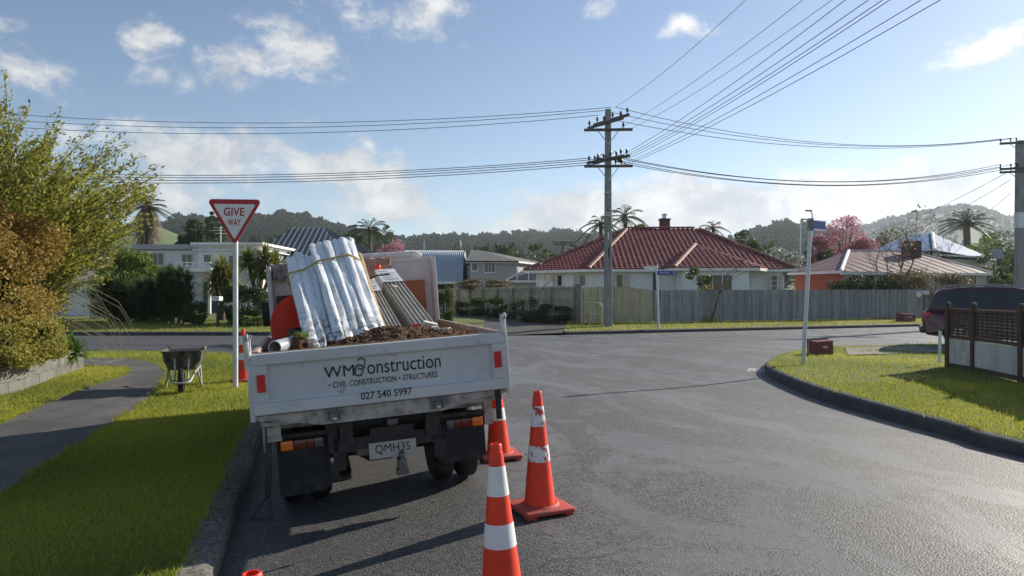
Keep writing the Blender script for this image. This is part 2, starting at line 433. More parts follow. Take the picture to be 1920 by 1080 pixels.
for s in range(len(pr_)-1):
    n = 10
    for k in range(n+(1 if s == len(pr_)-2 else 0)):
        f = k/n
        def at(P, a, b):
            x = a+(b-a)*f; j = int(x); return P[j].lerp(P[min(j+1, len(P)-1)], x-j)
        PR.append(at(PRf, ir[s], ir[s+1])); PL.append(at(PLf, il[s], il[s+1]))
wob = lambda i: .010*math.sin(i*1.9)+.008*math.sin(i*4.3)
PR = [p+Vector((wob(i), wob(i+3)*.5, 0)) for i, p in enumerate(PR)]; PL = [p+Vector((wob(i+7), 0, 0)) for i, p in enumerate(PL)]
loft('footpath', PR, PL, 6, lambda x, y: zverge(x, y)+.010, mPath)

# right-hand corner
ke = [(1920,850),(1800,816),(1700,790),(1600,762),(1520,737),(1462,714),(1438,701),(1436,692),(1450,681),(1486,670),(1545,662),(1640,658),(1735,655)]
kp = [G(px, py, -.03) for px, py in ke]
KR = resample([QT(7.35, -14), QT(7.3, -6), QT(7.2, 1)]+kp+[(16, 23.2, 0), (26, 27.3, 0), (60, 41.3, 0)], .3)
kerb('kerb', KR, -1, zcorner, mKerbDark, .14)
RA = offset(KR, -.12); RB = []
for i, p in enumerate(RA):
    f = i/(len(RA)-1); RB.append(Vector((30, -16+40*min(1, f*1.5), 0)) if f < .67 else Vector((30+60*(f-.67), 24+26*(f-.67), 0)))
loft('verge', RA, RB, 40, zcorner, mTurf)
# across the side street
KF1 = resample([(-60, 29.0, 0), (-16.6, 28.3, 0), (-8, 28.2, 0), (-1.2, 28.0, 0)], 1.)
kerb('kerb', KF1, 1, zfar, mKerbDark, .16)
FA = offset(KF1, .14); loft('verge', FA, [Vector((p.x*1.6, 75, 0)) for p in FA], 26, zfar, mTurf)
KF2 = resample([(2.1, 28.6, 0), (9, 31.5, 0), (20, 36.0, 0), (40, 44.3, 0), (80, 61, 0)], 1.)
kerb('kerb', KF2, 1, zfar, mKerbDark, .16)
FB = offset(KF2, .14); loft('verge', FB, [Vector((p.x*1.5+1, p.y+48, 0)) for p in FB], 26, zfar, mTurf)
loft('driveway', [(-1.2, 28.0, 0), (-1.9, 33, 0), (-4.5, 42, 0), (-8, 52, 0)], [(2.15, 28.55, 0), (2.4, 33, 0), (-.2, 42, 0), (-4, 52, 0)], 4, lambda x, y: zfar(x, y)*sstep(28.0, 28.9, y)+.012, mDrive)
# pale concrete crossing and gutter by the parked car
mConc = M('pale_concrete', (.19, .185, .175), .85, var=.18, scale=2, bump=.3, bscale=60)
loft('driveway', [G(1585, 661, .012), G(1745, 657, .012), (17, 23.4, 0)], [G(1590, 668, .1), G(1745, 664, .1), (17.4, 22.6, 0)], 3, lambda x, y: zcorner(x, y)+.02, mConc)

# ------------------------------------------------------------------ grass
def in_poly(x, y, P):
    P = np.asarray(P); n = len(P); r = np.zeros(len(x), bool); j = n-1
    for i in range(n):
        xi, yi = P[i]; xj, yj = P[j]
        c = ((yi > y) != (yj > y)) & (x < (xj-xi)*(y-yi)/(yj-yi+1e-12)+xi); r ^= c; j = i
    return r
P2 = lambda L: np.array([(p[0], p[1]) for p in L])
path_poly = np.concatenate([P2(PR), P2(PL)[::-1]])
left_poly = np.concatenate([P2(LA), np.array([(-45, 17), (-48, -14)])])
right_poly = np.concatenate([P2(RA), np.array([(60, 20), (30, -14)])])
def blades(x, y, zf, h, w, tint):
    n = len(x); z = np.array([zf(a, b) for a, b in zip(x, y)])
    an = rng.uniform(0, 2*np.pi, n); hh = h*rng.uniform(.5, 1.15, n)*np.where(rng.uniform(0, 1, n) < .06, rng.uniform(1.3, 2.1, n), 1.); ww = w*rng.uniform(.7, 1.3, n)
    lean = rng.normal(0, .45, (n, 2))*hh[:, None]
    b0 = np.stack([x-np.cos(an)*ww/2, y-np.sin(an)*ww/2, z-.004], 1); b1 = np.stack([x+np.cos(an)*ww/2, y+np.sin(an)*ww/2, z-.004], 1)
    tp = np.stack([x+lean[:, 0], y+lean[:, 1], z+hh], 1)
    V = np.stack([b0, b1, tp], 1).reshape(-1, 3); Fq = np.arange(3*n).reshape(n, 3)
    return V, Fq, tint
def grass(label_, parts):
    Vs, Fs, Ts = [], [], []; b = 0
    for V, Fq, T in parts: Vs.append(V); Fs.append(Fq+b); Ts.append(T); b += len(V)
    o = npmesh('grass', np.concatenate(Vs), np.concatenate(Fs), mGrass, tint=np.concatenate(Ts))
    o['kind'] = 'stuff'; o['label'] = label_; o['category'] = 'grass'
    return o
def patch(x, y, s=.9, seed=0.):      # broad yellow and green patches of the turf
    v = .5+.28*np.sin(x*s*1.3+1.7*np.sin(y*s*.9+seed))+.25*np.sin(y*s*1.7+1.3*np.sin(x*s*1.1))
    return np.clip(v+rng.normal(0, .22, len(x)), 0, 1)
def scatter(n, x0, x1, y0, y1, inside, without=None):
    x = rng.uniform(x0, x1, n); y = rng.uniform(y0, y1, n); k = in_poly(x, y, inside)
    if without is not None: k &= ~in_poly(x, y, without)
    return x[k], y[k]
parts = []
for (n, x0, x1, y0, y1, h, w) in ((150000, -6, -1.2, 2.6, 6.5, .036, .006), (90000, -6.5, -2, 6.5, 9.5, .038, .008), (80000, -9.5, -3.2, 9.5, 14.5, .042, .011), (36000, -16, -4, 14.5, 19.6, .05, .016)):
    x, y = scatter(n, x0, x1, y0, y1, left_poly, path_poly)
    parts.append(blades(x, y, zverge, h, w, patch(x, y)))
def edge_blades(P, n, zf, h, w, spread, tmin=0):
    P = P2(P); k = rng.integers(0, len(P)-1, n); f = rng.uniform(0, 1, n)[:, None]; q = P[k]*(1-f)+P[k+1]*f+rng.normal(0, spread, (n, 2))*(.3+rng.uniform(0, 1, (n, 1)))
    keep = (q[:, 1] > 2.2) & (q[:, 1] < 24) & (np.sin(q[:, 0]*9+3*np.sin(q[:, 1]*5)) > rng.uniform(-1.2, .8, n)); q = q[keep]
    return blades(q[:, 0], q[:, 1], zf, h, w, np.clip(rng.normal(.45, .3, len(q)), 0, 1))
parts.append(edge_blades(LA[40:130], 9000, zverge, .06, .006, .035)); parts.append(edge_blades(PR[20:80], 8000, zverge, .055, .007, .03)); parts.append(edge_blades(PL[20:80], 7000, zverge, .055, .007, .03))
x, y = scatter(5000, -6, -1.5, 2.6, 12, left_poly, path_poly); kk = np.sin(x*5+2*np.sin(y*3.1)) > .75; parts.append(blades(x[kk], y[kk], zverge, .085, .008, np.clip(patch(x[kk], y[kk])-.15, 0, 1)))
grass('short mown grass on the verge between kerb and footpath', parts)
parts = []
for (n, x0, x1, y0, y1, h, w) in ((70000, 4.5, 11, 6, 12.5, .04, .011), (60000, 4.5, 16, 12.5, 24, .045, .014)):
    x, y = scatter(n, x0, x1, y0, y1, right_poly)
    parts.append(blades(x, y, zcorner, h, w, patch(x, y, .7, 2.)))
parts.append(edge_blades(RA, 12000, zcorner, .07, .011, .04))
grass('short mown grass on the rounded street corner', parts)
parts = []
fl_poly = np.array([(-40, 28.6), (-1.5, 28.3), (-2.2, 33.0), (-5, 40), (-40, 34)])
fr_poly = np.concatenate([P2(FB), np.array([(60, 58), (26, 44), (6.6, 36.2), (2.6, 35)])])
x, y = scatter(26000, -36, -1, 28, 36, fl_poly); parts.append(blades(x, y, zfar, .06, .03, np.clip(patch(x, y, .4)*.9, 0, 1)))
x, y = scatter(90000, 1.5, 45, 28, 56, fr_poly); parts.append(blades(x, y, zfar, .075, .03, np.clip(patch(x, y, .4)+.15, 0, 1)))
grass('bright grass strip across the side street', parts)
# fallen leaves on the turf by the retaining wall and verge
mDry = LEAF('dry_leaf', (.10, .05, .018), (.30, .19, .07), .2)
def litter(n, poly, zf, size, name, label_, x0, x1, y0, y1, without=None):
    x, y = scatter(n, x0, x1, y0, y1, poly, without); n = len(x)
    z = np.array([zf(a, b) for a, b in zip(x, y)])+.03
    an = rng.uniform(0, 6.28, n); s = size*rng.uniform(.5, 1.2, n)
    u = np.stack([np.cos(an), np.sin(an), rng.uniform(-.4, .4, n)], 1)*s[:, None]; v = np.stack([-np.sin(an), np.cos(an), rng.uniform(-.4, .4, n)], 1)*s[:, None]*.5
    c = np.stack([x, y, z], 1); V = np.stack([c-u, c+v, c+u, c-v], 1).reshape(-1, 3)
    o = npmesh(name, V, np.arange(4*n).reshape(n, 4), mDry, tint=rng.uniform(0, 1, n)); o['kind'] = 'stuff'; o['label'] = label_; o['category'] = 'leaves'
inner_poly = np.concatenate([P2(PL), np.array([(-45, 13), (-20, 5)])])
litter(900, inner_poly, zverge, .04, 'fallen_leaves', 'brown fallen leaves on grass below the block wall', -9.5, -5, 7.5, 14)
litter(130, left_poly, lambda a, b: zverge(a, b)-.015, .022, 'fallen_leaves', 'scattered small dry leaves over verge and footpath', -7, -1.5, 3, 15)

# loose chip and grit gathered along the kerbs, a small painted mark on the seal
mGrit = M('loose_chip', (.16, .155, .145), .9, var=.4, scale=30, rnd=.2)
def grit(P, side, n, label_):
    P = P2(P); k = rng.integers(0, len(P)-1, n); f = rng.uniform(0, 1, n)[:, None]; q = P[k]*(1-f)+P[k+1]*f; t = P[k+1]-P[k]; t /= np.linalg.norm(t, axis=1)[:, None]+1e-9
    q = q+np.stack([t[:, 1], -t[:, 0]], 1)*side*(.02+np.abs(rng.normal(0, .16, (n, 1)))); keep = (q[:, 1] > 2.5) & (q[:, 1] < 22); q = q[keep]; n = len(q); s_ = rng.uniform(.003, .009, n)
    z = np.array([zroad(a, b) for a, b in q])+s_*.5; c = np.stack([q[:, 0], q[:, 1], z], 1); dirs = np.array([(1, 0, -.5), (-.5, .87, -.5), (-.5, -.87, -.5), (0, 0, 1.)])
    V = (c[:, None, :]+dirs[None]*s_[:, None, None]*rng.uniform(.7, 1.3, (n, 4, 1))).reshape(-1, 3); b = np.arange(n)[:, None]*4
    Fq = np.concatenate([b+np.array([[0, 1, 3]]), b+np.array([[1, 2, 3]]), b+np.array([[2, 0, 3]])])
    o = npmesh('road_grit', V, Fq, mGrit); o['kind'] = 'stuff'; o['label'] = label_; o['category'] = 'grit'
grit(KL, 1, 9000, 'loose grit lying along the kerb beside the truck'); grit(KR, -1, 7000, 'loose grit lying along the rounded corner kerb')
litter(160, np.concatenate([P2(offset(KL, .0)), P2(offset(KL, -.5))[::-1]]), lambda a, b: zroad(a, b)-.02, .022, 'fallen_leaves', 'dry leaves blown into the gutter beside the truck', -6, -1, 2.5, 14)
mk_ = MB()
for px in (1404, 1412, 1421):
    a = G(px-4, 693, .006); b_ = G(px+2, 693, .006); c_ = G(px+7, 687.5, .006); d_ = G(px+1, 687.5, .006); mk_.add([a, b_, c_, d_], [(0, 1, 2, 3)])
mk_.v = [(x, y, zroad(x, y)+.005) for x, y, z in mk_.v]
kind(mk_.build('road_marking', M('worn_road_paint', (.5, .5, .48), .8, var=.2, scale=12, dirt=(.12, .12, .12), dscale=14, dlo=.45, dhi=.6)), 'structure')
# ------------------------------------------------------------------ shared object materials
mWhite = M('truck_white', (.53, .54, .55), .42, var=.07, scale=2, dirt=(.20, .165, .13), dscale=9, dlo=.56, dhi=.80, bump=.08, bscale=6)
mWhiteDirty = M('muddy_white', (.40, .38, .36), .6, var=.15, scale=6, dirt=(.20, .15, .11), dscale=8, dlo=.42, dhi=.7, bump=.15)
mPinkBoard = M('headboard_paint', (.60, .55, .54), .5, var=.08, scale=3, dirt=(.40, .24, .18), dscale=4, dlo=.5, dhi=.8)
mRedInner = M('rusty_inner', (.42, .30, .27), .65, var=.2, scale=6, dirt=(.26, .11, .06), dscale=5, dlo=.4, dhi=.7)
mBrownPanel = M('orange_brown_panel', (.36, .115, .05), .6, var=.12, scale=4, dirt=(.2, .07, .03), dscale=12, dlo=.6, dhi=.8)
mDarkPanel = M('dark_brown_panel', (.09, .06, .05), .7, var=.2, scale=5)
mBlack = M('black_rubber', (.018, .018, .019), .75, var=.3, scale=9, dirt=(.06, .055, .05), dscale=9, dlo=.5, dhi=.8, bump=.2)
mSteel = M('black_chassis', (.03, .03, .032), .55, var=.3, scale=12, dirt=(.07, .06, .05), dscale=14, dlo=.5, dhi=.75, bump=.2)
mGreySteel = M('grey_steel', (.16, .17, .18), .45, .6, var=.2, scale=10, bump=.1)
mRust = M('rusty_exhaust', (.10, .065, .045), .75, .2, var=.3, scale=15)
mGalv = M('galvanised', (.55, .57, .58), .38, .75, var=.1, scale=12)
mRed = M('red_reflector', (.55, .012, .012), .25, var=.05, coat=.5)
mAmber = M('amber_lens', (.85, .19, .01), .25, var=.05, coat=.5)
mRedLens = M('dark_red_lens', (.14, .012, .010), .25, var=.05, coat=.5)
mClearLens = M('clear_lens', (.09, .09, .095), .2, var=.05, coat=.5)
mNavy = M('navy_lettering', (.008, .010, .028), .45, var=.02)
mGreen = M('green_logo', (.05, .14, .06), .45, var=.02)
mPlate = M('plate_white', (.45, .43, .42), .4, var=.06, scale=10)
mBlackPaint = M('black_lettering', (.012, .012, .012), .5, var=.02)
mGlass = GLASS('glass')
mCone = M('cone_orange', (.76, .045, .014), .5, var=.08, scale=7, dirt=(.42, .04, .015), dscale=9, dlo=.6, dhi=.85)
mConeBase = M('cone_base', (.48, .06, .045), .65, var=.15, scale=8, dirt=(.22, .07, .05), dscale=8, dlo=.45, dhi=.7)
mBand = M('reflective_band', (.72, .72, .72), .4, var=.05, scale=12, dirt=(.5, .48, .46), dscale=16, dlo=.62, dhi=.75)
mBandWorn = M('worn_band', (.68, .66, .66), .45, var=.06, scale=12, dirt=(.42, .05, .03), dscale=13, dlo=.53, dhi=.57)

# ------------------------------------------------------------------ tipper truck
TRUCK_LOC = Vector((-.8635, 5.424, -.063)); TRUCK_ROT = (0, R(-4.2), R(15.5))
TM = Matrix.Translation(TRUCK_LOC) @ Euler(TRUCK_ROT).to_matrix().to_4x4()
truck = thing('tipper_truck', 'white tipper truck with loaded tray parked along the kerb', 'truck', TRUCK_LOC, TRUCK_ROT)
HW = .9275
# chassis
c = MB()
for s in (-1, 1): c.bb((s*.40-.035, .30, .50), (s*.40+.035, 4.9, .68))
for y in (.6, 1.6, 2.4, 3.3): c.bb((-.365, y, .52), (.365, y+.08, .66))
for s in (-1, 1): c.bb((s*.40-.05, .28, .685), (s*.40+.05, 2.9, .80))
c.build('chassis', mSteel, truck)
t = MB(); t.bb((-HW+.03, .07, .80), (HW-.03, 2.95, .86)); t.bb((-HW+.01, .06, .862), (HW-.01, 2.96, .915))
for y in np.linspace(.4, 2.7, 6): t.bb((-HW+.05, y, .745), (HW-.05, y+.05, .797))
t.build('tray_floor', mWhiteDirty, truck)
# tailgate: rails, stiles, recessed sheet
g = MB()
g.rbox((0, .022, 1.287), (HW*2, .06, .085), .012)
g.rbox((0, .022, .935), (HW*2, .058, .085), .01)
g.add([(-HW+.1, -.004, .978), (HW-.1, -.004, .978), (HW-.1, .028, 1.012), (-HW+.1, .028, 1.012)], [(0, 1, 2, 3)])
for s in (-1, 1): g.rbox((s*(HW-.052), .023, 1.111), (.104, .056, .272), .008)
g.bb((-HW+.09, .027, .96), (HW-.09, .045, 1.26))
tail = g.build('tailgate', mWhite, truck)
tp = MB(); tp.bb((-HW+.02, .052, 1.318), (HW-.02, .066, 1.336)); tp.build('edge_strip', M('timber_edge', (.30, .20, .10), .8), tail)
for s, zc in ((-1, 1.12), (1, 1.125)):
    r = MB(); r.rbox((s*(HW-.062), -.012, zc), (.058, .014, .125), .006); r.build('reflector', mRed, tail)
FR = Matrix(((1, 0, 0, 0), (0, 0, -1, 0), (0, 1, 0, 0), (0, 0, 0, 1)))      # letter plane -> facing the rear
def onrear(x, y, z): return Matrix.Translation((x, y, z)) @ FR
lettering('lettering', 'WM', mNavy, tail, onrear(-.432, .0235, 1.108), .215, .082)
lettering('lettering', 'onstruction', mNavy, tail, onrear(-.122, .0235, 1.106), .548, .100)
# chain-link emblem between the words
def link(cx, cz, a, r, h, lo, hi):
    P = []
    for k in range(48):
        an = 2*math.pi*k/48; x = math.cos(an)*r; z = math.sin(an)*r+(h if math.sin(an) >= 0 else -h); P.append((k, x, z))
    P = P[hi:]+P[:lo]; ca, sa = math.cos(a), math.sin(a)
    return [(cx+x*ca-z*sa, .0245, cz+x*sa+z*ca) for _, x, z in P]
e = MB()
e.tube(link(-.164, 1.191, R(-12), .027, .013, 24, 30), .0062, 6); e.tube(link(-.182, 1.143, R(-12), .027, .013, 46, 51-48+3), .0062, 6)
e.build('emblem', mGreen, tail, True)
lettering('lettering', '\u2022 CIVIL CONSTRUCTION \u2022 STRUCTURES', mNavy, tail, onrear(-.405, .0235, 1.034), .80, .043, bold=.008, spacing=1.08)
lettering('lettering', '027 540 5997', mNavy, tail, onrear(-.185, -.0085, .928), .375, .055, bold=.012)
# rear sill below the gate, with hinge lugs
s_ = MB(); s_.prism([(-HW, .884), (HW, .884), (HW, .858), (.70, .835), (.42, .775), (-.48, .775), (-.74, .83), (-HW, .855)], .030, .075, (0, 2, 1))
sill = s_.build('rear_sill', mWhiteDirty, truck)
for x in (-.386, .379):
    h = MB(); h.bb((x-.05, .004, .80), (x-.038, .028, .888)); h.bb((x+.038, .004, .80), (x+.05, .028, .888)); h.tube([(x-.06, .012, .862), (x+.06, .012, .862)], .011, 8); h.bb((x-.028, .01, .80), (x+.028, .027, .85))
    h.build('hinge', mGreySteel, truck)
    b_ = MB(); b_.rbox((x+.005, .008, .812), (.03, .022, .022), .005); b_.build('bolt', mGalv, truck)
# corner posts with hooked latches
for s in (-1, 1):
    p_ = MB(); x = s*(HW+.012)
    p_.rbox((x, .045, 1.10), (.034, .085, .50), .008)
    p_.prism([(.012, 1.34), (.085, 1.34), (.075, 1.40), (.062, 1.455), (.04, 1.455), (.016, 1.40)], x-.018, x+.018, (1, 2, 0))
    po = p_.build('corner_post', mWhite, truck, True)
    l_ = MB(); l_.tube([(x, .0, 1.43), (x, -.022, 1.455), (x, -.005, 1.472), (x+s*.012, .035, 1.470), (x+s*.022, .075, 1.45), (x+s*.026, .09, 1.38), (x+s*.026, .09, 1.22)], .011, 8)
    l_.tube([(x-.022, .03, 1.455), (x+.03, .03, 1.455)], .014, 8)
    l_.tube([(x, .0, 1.43), (x-s*.004, -.018, 1.37), (x-s*.004, -.012, 1.30)], .009, 8)
    l_.build('latch', mGalv, po, True)
# side boards
for s in (-1, 1):
    b_ = MB(); x = s*(HW-.015)
    b_.bb((x-.014, .09, .92), (x+.014, 2.9, 1.30)); b_.rbox((x, 1.5, 1.31), (.045, 2.82, .05), .01)
    for y in (.5, 1.1, 1.7, 2.3): b_.bb((x+s*.014, y, .93), (x+s*.034, y+.07, 1.28))
    b_.build('side_board', mRedInner, truck)
# headboard
hb = MB(); hb.bb((-.87, 2.925, .92), (.87, 2.955, 2.02)); hb.rbox((0, 2.94, 2.035), (1.80, .05, .05), .012)
for s in (-1, 1): hb.rbox((s*.895, 2.88, 1.48), (.045, .17, 1.14), .01)
hb.bb((-.86, 2.905, 1.73), (-.42, 2.924, 2.0))
hbo = hb.build('headboard', mPinkBoard, truck)
q_ = MB(); q_.bb((.515, 2.905, 1.25), (.79, 2.922, 1.80)); q_.build('panel', mBrownPanel, hbo)
q_ = MB(); q_.bb((-.84, 2.905, 1.20), (-.42, 2.922, 1.728)); q_.build('panel', mDarkPanel, hbo)
# cab
cb = MB(); prof = [(3.06, .62), (3.05, 1.80), (3.10, 1.95), (3.26, 2.02), (4.30, 2.03), (4.46, 1.98), (4.60, 1.72), (4.80, 1.28), (4.90, 1.20), (4.95, .95), (4.95, .55), (4.75, .50), (4.62, .50), (4.60, .72), (4.45, .86), (4.15, .86), (4.0, .72), (3.98, .50), (3.1, .50)]
n = len(prof); vs = []
for s in (-1, 1):
    for (y, z) in prof: vs.append((s*(.86-.13*max(0, (z-1.25)/.78)), y, z))
cb.add(vs, [tuple(range(n)), tuple(range(2*n-1, n-1, -1))]+[(i, (i+1) % n, n+(i+1) % n, n+i) for i in range(n)])
cabo = cb.build('cab', mWhite, truck)
w_ = MB(); w_.add([(-.62, 3.042, 1.25), (.62, 3.042, 1.25), (.58, 3.046, 1.72), (-.58, 3.046, 1.72)], [(0, 1, 2, 3)]); w_.build('rear_window', mGlass, cabo)
w_ = MB(); w_.add([(-.80, 4.80, 1.30), (.80, 4.80, 1.30), (.72, 4.50, 1.93), (-.72, 4.50, 1.93)], [(0, 1, 2, 3)]); w_.build('windscreen', mGlass, cabo)
for s in (-1, 1):
    d_ = MB(); k = lambda z: s*(.864-.13*max(0, (z-1.25)/.78))
    d_.add([(k(.75), 3.40, .75), (k(.9), 4.02, .90), (k(.9), 4.5, .92), (k(1.25), 4.72, 1.25), (k(1.25), 3.40, 1.25)], [(0, 1, 2, 3, 4)])
    do = d_.build('door', mWhite, cabo)
    w_ = MB(); w_.add([(k(1.28)+s*.004, 3.45, 1.28), (k(1.28)+s*.004, 4.66, 1.28), (k(1.86)+s*.004, 4.42, 1.86), (k(1.86)+s*.004, 3.45, 1.86)], [(0, 1, 2, 3)]); w_.build('window', mGlass, do)
    h = MB(); h.rbox((s*.875, 3.50, 1.12), (.02, .14, .03), .006); h.build('handle', mBlack, do)
    m_ = MB(); m_.tube([(s*.84, 4.55, 1.25), (s*1.0, 4.62, 1.22), (s*1.0, 4.62, 1.72), (s*.80, 4.55, 1.80)], .012, 6)
    mo = m_.build('mirror_arm', mBlack, cabo, True)
    m_ = MB(); m_.rbox((s*1.02, 4.60, 1.50), (.17, .05, .32), .025); m_.build('mirror', mBlack, mo, True)
    h = MB(); h.rbox((s*.62, 4.955, .86), (.28, .03, .17), .02); h.build('headlight', mClearLens, cabo, True)
b_ = MB(); b_.rbox((0, 4.96, .62), (1.70, .10, .22), .03); b_.build('bumper', mWhite, cabo, True)
# wheels: front singles, rear pairs
def wheel(x, y, w, r=.36):
    root = MB()
    root.lathe([(.20, -w/2+.01), (r-.06, -w/2), (r-.02, -w/2+.02), (r, -w/2+.045), (r, w/2-.045), (r-.02, w/2-.02), (r-.06, w/2), (.20, w/2-.01)], 40, rot=Matrix.Rotation(R(90), 3, 'Y'))
    o = root.build('wheel', mBlack, truck, True, loc=(x, y, r))
    h = MB(); h.lathe([(.0, -.05), (.06, -.05), (.09, -.03), (.14, -.02), (.2, -.05), (.205, .05), (.0, .05)], 28, rot=Matrix.Rotation(R(90), 3, 'Y'), caps=False); h.build('rim', mGreySteel, o, True)
for s in (-1, 1):
    wheel(s*.52, 1.02, .19); wheel(s*.74, 1.02, .19); wheel(s*.70, 4.30, .20)
a_ = MB(); a_.tube([(-.75, 1.02, .36), (-.2, 1.02, .36), (-.1, 1.02, .37), (.1, 1.02, .37), (.2, 1.02, .36), (.75, 1.02, .36)], [.05, .055, .13, .13, .055, .05], 14); a_.build('rear_axle', mRust, truck, True)
# mudguards, flaps, lamp clusters
for s, x0, x1, z0, z1 in ((-1, -.815, -.432, .205, .655), (1, .412, .80, .285, .665)):
    f_ = MB(); pts = []
    pts = [(x0+.02, z0+(.0 if s < 0 else .012)), (x1-.06, z0-.002+(.015 if s < 0 else 0)), (x1, z0+.05), (x1, z1), (x0, z1), (x0, z0+.04)]
    f_.prism(pts, .345, .357, (0, 2, 1)); fl = f_.build('mud_flap', mBlack, truck)
    k_ = MB(); k_.rbox(((x0+x1)/2, .34, z1+.012), (x1-x0+.02, .06, .035), .008); k_.build('flap_bracket', mSteel, truck)
    cl = [('indicator', mAmber, 0., .29), ('stop_lamp', mRedLens, .31, .60), ('brake_lamp', mRed if False else mRedLens, .61, .78), ('reversing_lamp', mClearLens, .79, 1.)]
    L0, L1 = (x0+.03, x1-.04) if s < 0 else (x1-.015, x0+.075)
    for nm, mt, a, b in cl:
        q = MB(); xa, xb = L0+(L1-L0)*a, L0+(L1-L0)*b; q.rbox(((xa+xb)/2, .328, z1-.060), (abs(xb-xa), .03, .072), .006); q.build(nm, mt, truck, True)
    gq = MB(); gq.bb((s*.86-.05, .36, .56), (s*.86+.02, .42, .80)); gq.bb((s*.60-.15, .55, .70), (s*.60+.15, .58, .80))
    gq.prism([(.48, .70), (1.56, .70), (1.56, .735), (.48, .735)], s*.44, s*.90, (1, 2, 0)); gq.build('mudguard', mWhiteDirty, truck)
# rear crossmember, tow bar, plate, pipe, tank
r_ = MB(); r_.bb((-.40, .30, .49), (.44, .36, .60)); r_.tube([(-.42, .40, .69), (.44, .40, .69)], .045, 12)
for x in (-.30, .36): r_.bb((x-.05, .24, .56), (x+.05, .30, .74))
r_.bb((-.12, .30, .60), (.22, .35, .655)); r_.build('tow_frame', mSteel, truck)
r_ = MB()
for x in (-.36, .42):
    r_ = MB(); r_.bb((x-.045, .302, .36), (x+.045, .33, .50))
    for z in (.38, .42, .46): r_.tube([(x, .30, z), (x, .285, z)], .014, 8)
    r_.build('tow_side_plate', mSteel, truck)
r_ = MB(); r_.rbox((.055, .27, .695), (.09, .05, .06), .018); r_.build('plate_lamp', mGreySteel, truck, True)
p_ = MB(); p_.rbox((.045, .275, .480), (.365, .006, .127), .003); pl = p_.build('number_plate', mPlate, truck)
lettering('lettering', 'QMH35', mBlackPaint, pl, onrear(-.09, .2708, .447), .27, .078)
r_ = MB(); r_.bb((.075, .20, .33), (.135, .34, .40)); r_.lathe([(.0, .0), (.016, .0), (.016, .02), (.026, .03), (.026, .055), (.0, .075)], 14, (.105, .215, .40)); r_.bb((.06, .22, .28), (.15, .30, .325))
r_.build('tow_ball', mGreySteel, truck, True)
r_ = MB(); r_.bb((-.23, .29, .455), (-.13, .30, .505)); r_.build('warning_plate', M('faded_sticker', (.13, .10, .095), .6), truck)
r_ = MB(); P = [(-.325, .36, .335), (-.325, .7, .36), (-.30, 1.3, .45), (-.28, 2.4, .47)]; r_.tube(P, .048, 14, False); r_.tube([(p[0], p[1]+.004, p[2]) for p in P], .040, 14, False); r_.build('exhaust_pipe', mRust, truck, True)
r_ = MB(); r_.rbox((.66, 2.2, .60), (.36, .8, .34), .04); r_.build('fuel_tank', mSteel, truck, True)
r_ = MB(); r_.rbox((-.66, 2.2, .60), (.36, .7, .30), .03); r_.build('tool_box', mSteel, truck, True)
r_ = MB(); r_.bb((.83, .02, .66), (.875, .028, .90)); r_.tube([(.852, .015, .69), (.852, .015, .675)], .012, 8); r_.build('rubber_strap', mBlack, truck)
r_ = MB(); r_.bb((-.86, .10, .70), (-.83, .14, .85)); r_.bb((-.86, .10, .68), (-.76, .14, .70)); r_.bb((-.83, .105, .70), (-.765, .125, .85)); r_.build('rope_hook', mWhiteDirty, truck)

# ------------------------------------------------------------------ the load on the tray (each thing on its own)
def on_tray(name, label, cat, base_, group=None):
    o = thing(name, label, cat, group=group); o.matrix_world = TM @ Matrix.Translation(base_); o['_b'] = 0
    del o['_b']; return o, Matrix.Translation(-Vector(base_))
nz = lambda x, y, s=1.: (math.sin(x*7.1*s+1.3*math.sin(y*5.3*s))+math.sin(y*9.7*s+2.1*math.sin(x*6.1*s)))*.5
mSoil = M('red_brown_soil', (.105, .047, .023), .95, var=.45, scale=22, bump=1., bscale=60, dirt=(.035, .02, .013), dscale=14, dlo=.5, dhi=.7)
def soil_h(x, y):
    h = 1.285+.10*math.exp(-((x-.08)/.42)**2-((y-.55)/.35)**2)+.03*math.exp(-((x-.5)/.3)**2-((y-.4)/.3)**2)-.03*sstep(.5, .9, x)+.02*sstep(-.4, .1, x)
    h -= .22*sstep(.9, 2.1, y)
    return h+.010*nz(x, y, 2.3)+.008*nz(x*2.3, y*2.1, 3)
tr_, off = on_tray('soil_heap', 'heap of loose red brown soil on the truck tray', 'soil', (0, 1, .92))
NX, NY = 150, 120; vs = []; fs = []
for j in range(NY+1):
    for i in range(NX+1):
        x = -.895+1.79*i/NX; y = .058+2.2*j/NY; vs.append((x, y, soil_h(x, y)+random.gauss(0, .0045)))
fs = [(j*(NX+1)+i, j*(NX+1)+i+1, (j+1)*(NX+1)+i+1, (j+1)*(NX+1)+i) for j in range(NY) for i in range(NX)]
mb = MB(); mb.add(vs, fs)
rim_ = [(i) for i in range(NX+1)]
mb.xf(off); mb.build('heap', mSoil, tr_, True)
cl = MB()
for k in range(2400):
    x = random.uniform(-.88, .88); y = random.uniform(.06, 1.3)**1.0; r = random.choice((.003, .004, .005, .006, .008, .014))*random.uniform(.6, 1.2)
    z = soil_h(x, y)+r*.4; q = [Vector((random.gauss(0, 1), random.gauss(0, 1), random.gauss(0, 1))).normalized()*r*random.uniform(.7, 1.2) for _ in range(6)]
    a = [Vector(v)*r*random.uniform(.6, 1.2) for v in ((1,0,0),(-1,0,0),(0,1,0),(0,-1,0),(0,0,1),(0,0,-1))]
    cl.add([v+Vector((x, y, z)) for v in a], [(0,2,4),(2,1,4),(1,3,4),(3,0,4),(2,0,5),(1,2,5),(3,1,5),(0,3,5)])
cl.xf(off); kind(cl.build('clods', mSoil, tr_), 'stuff')

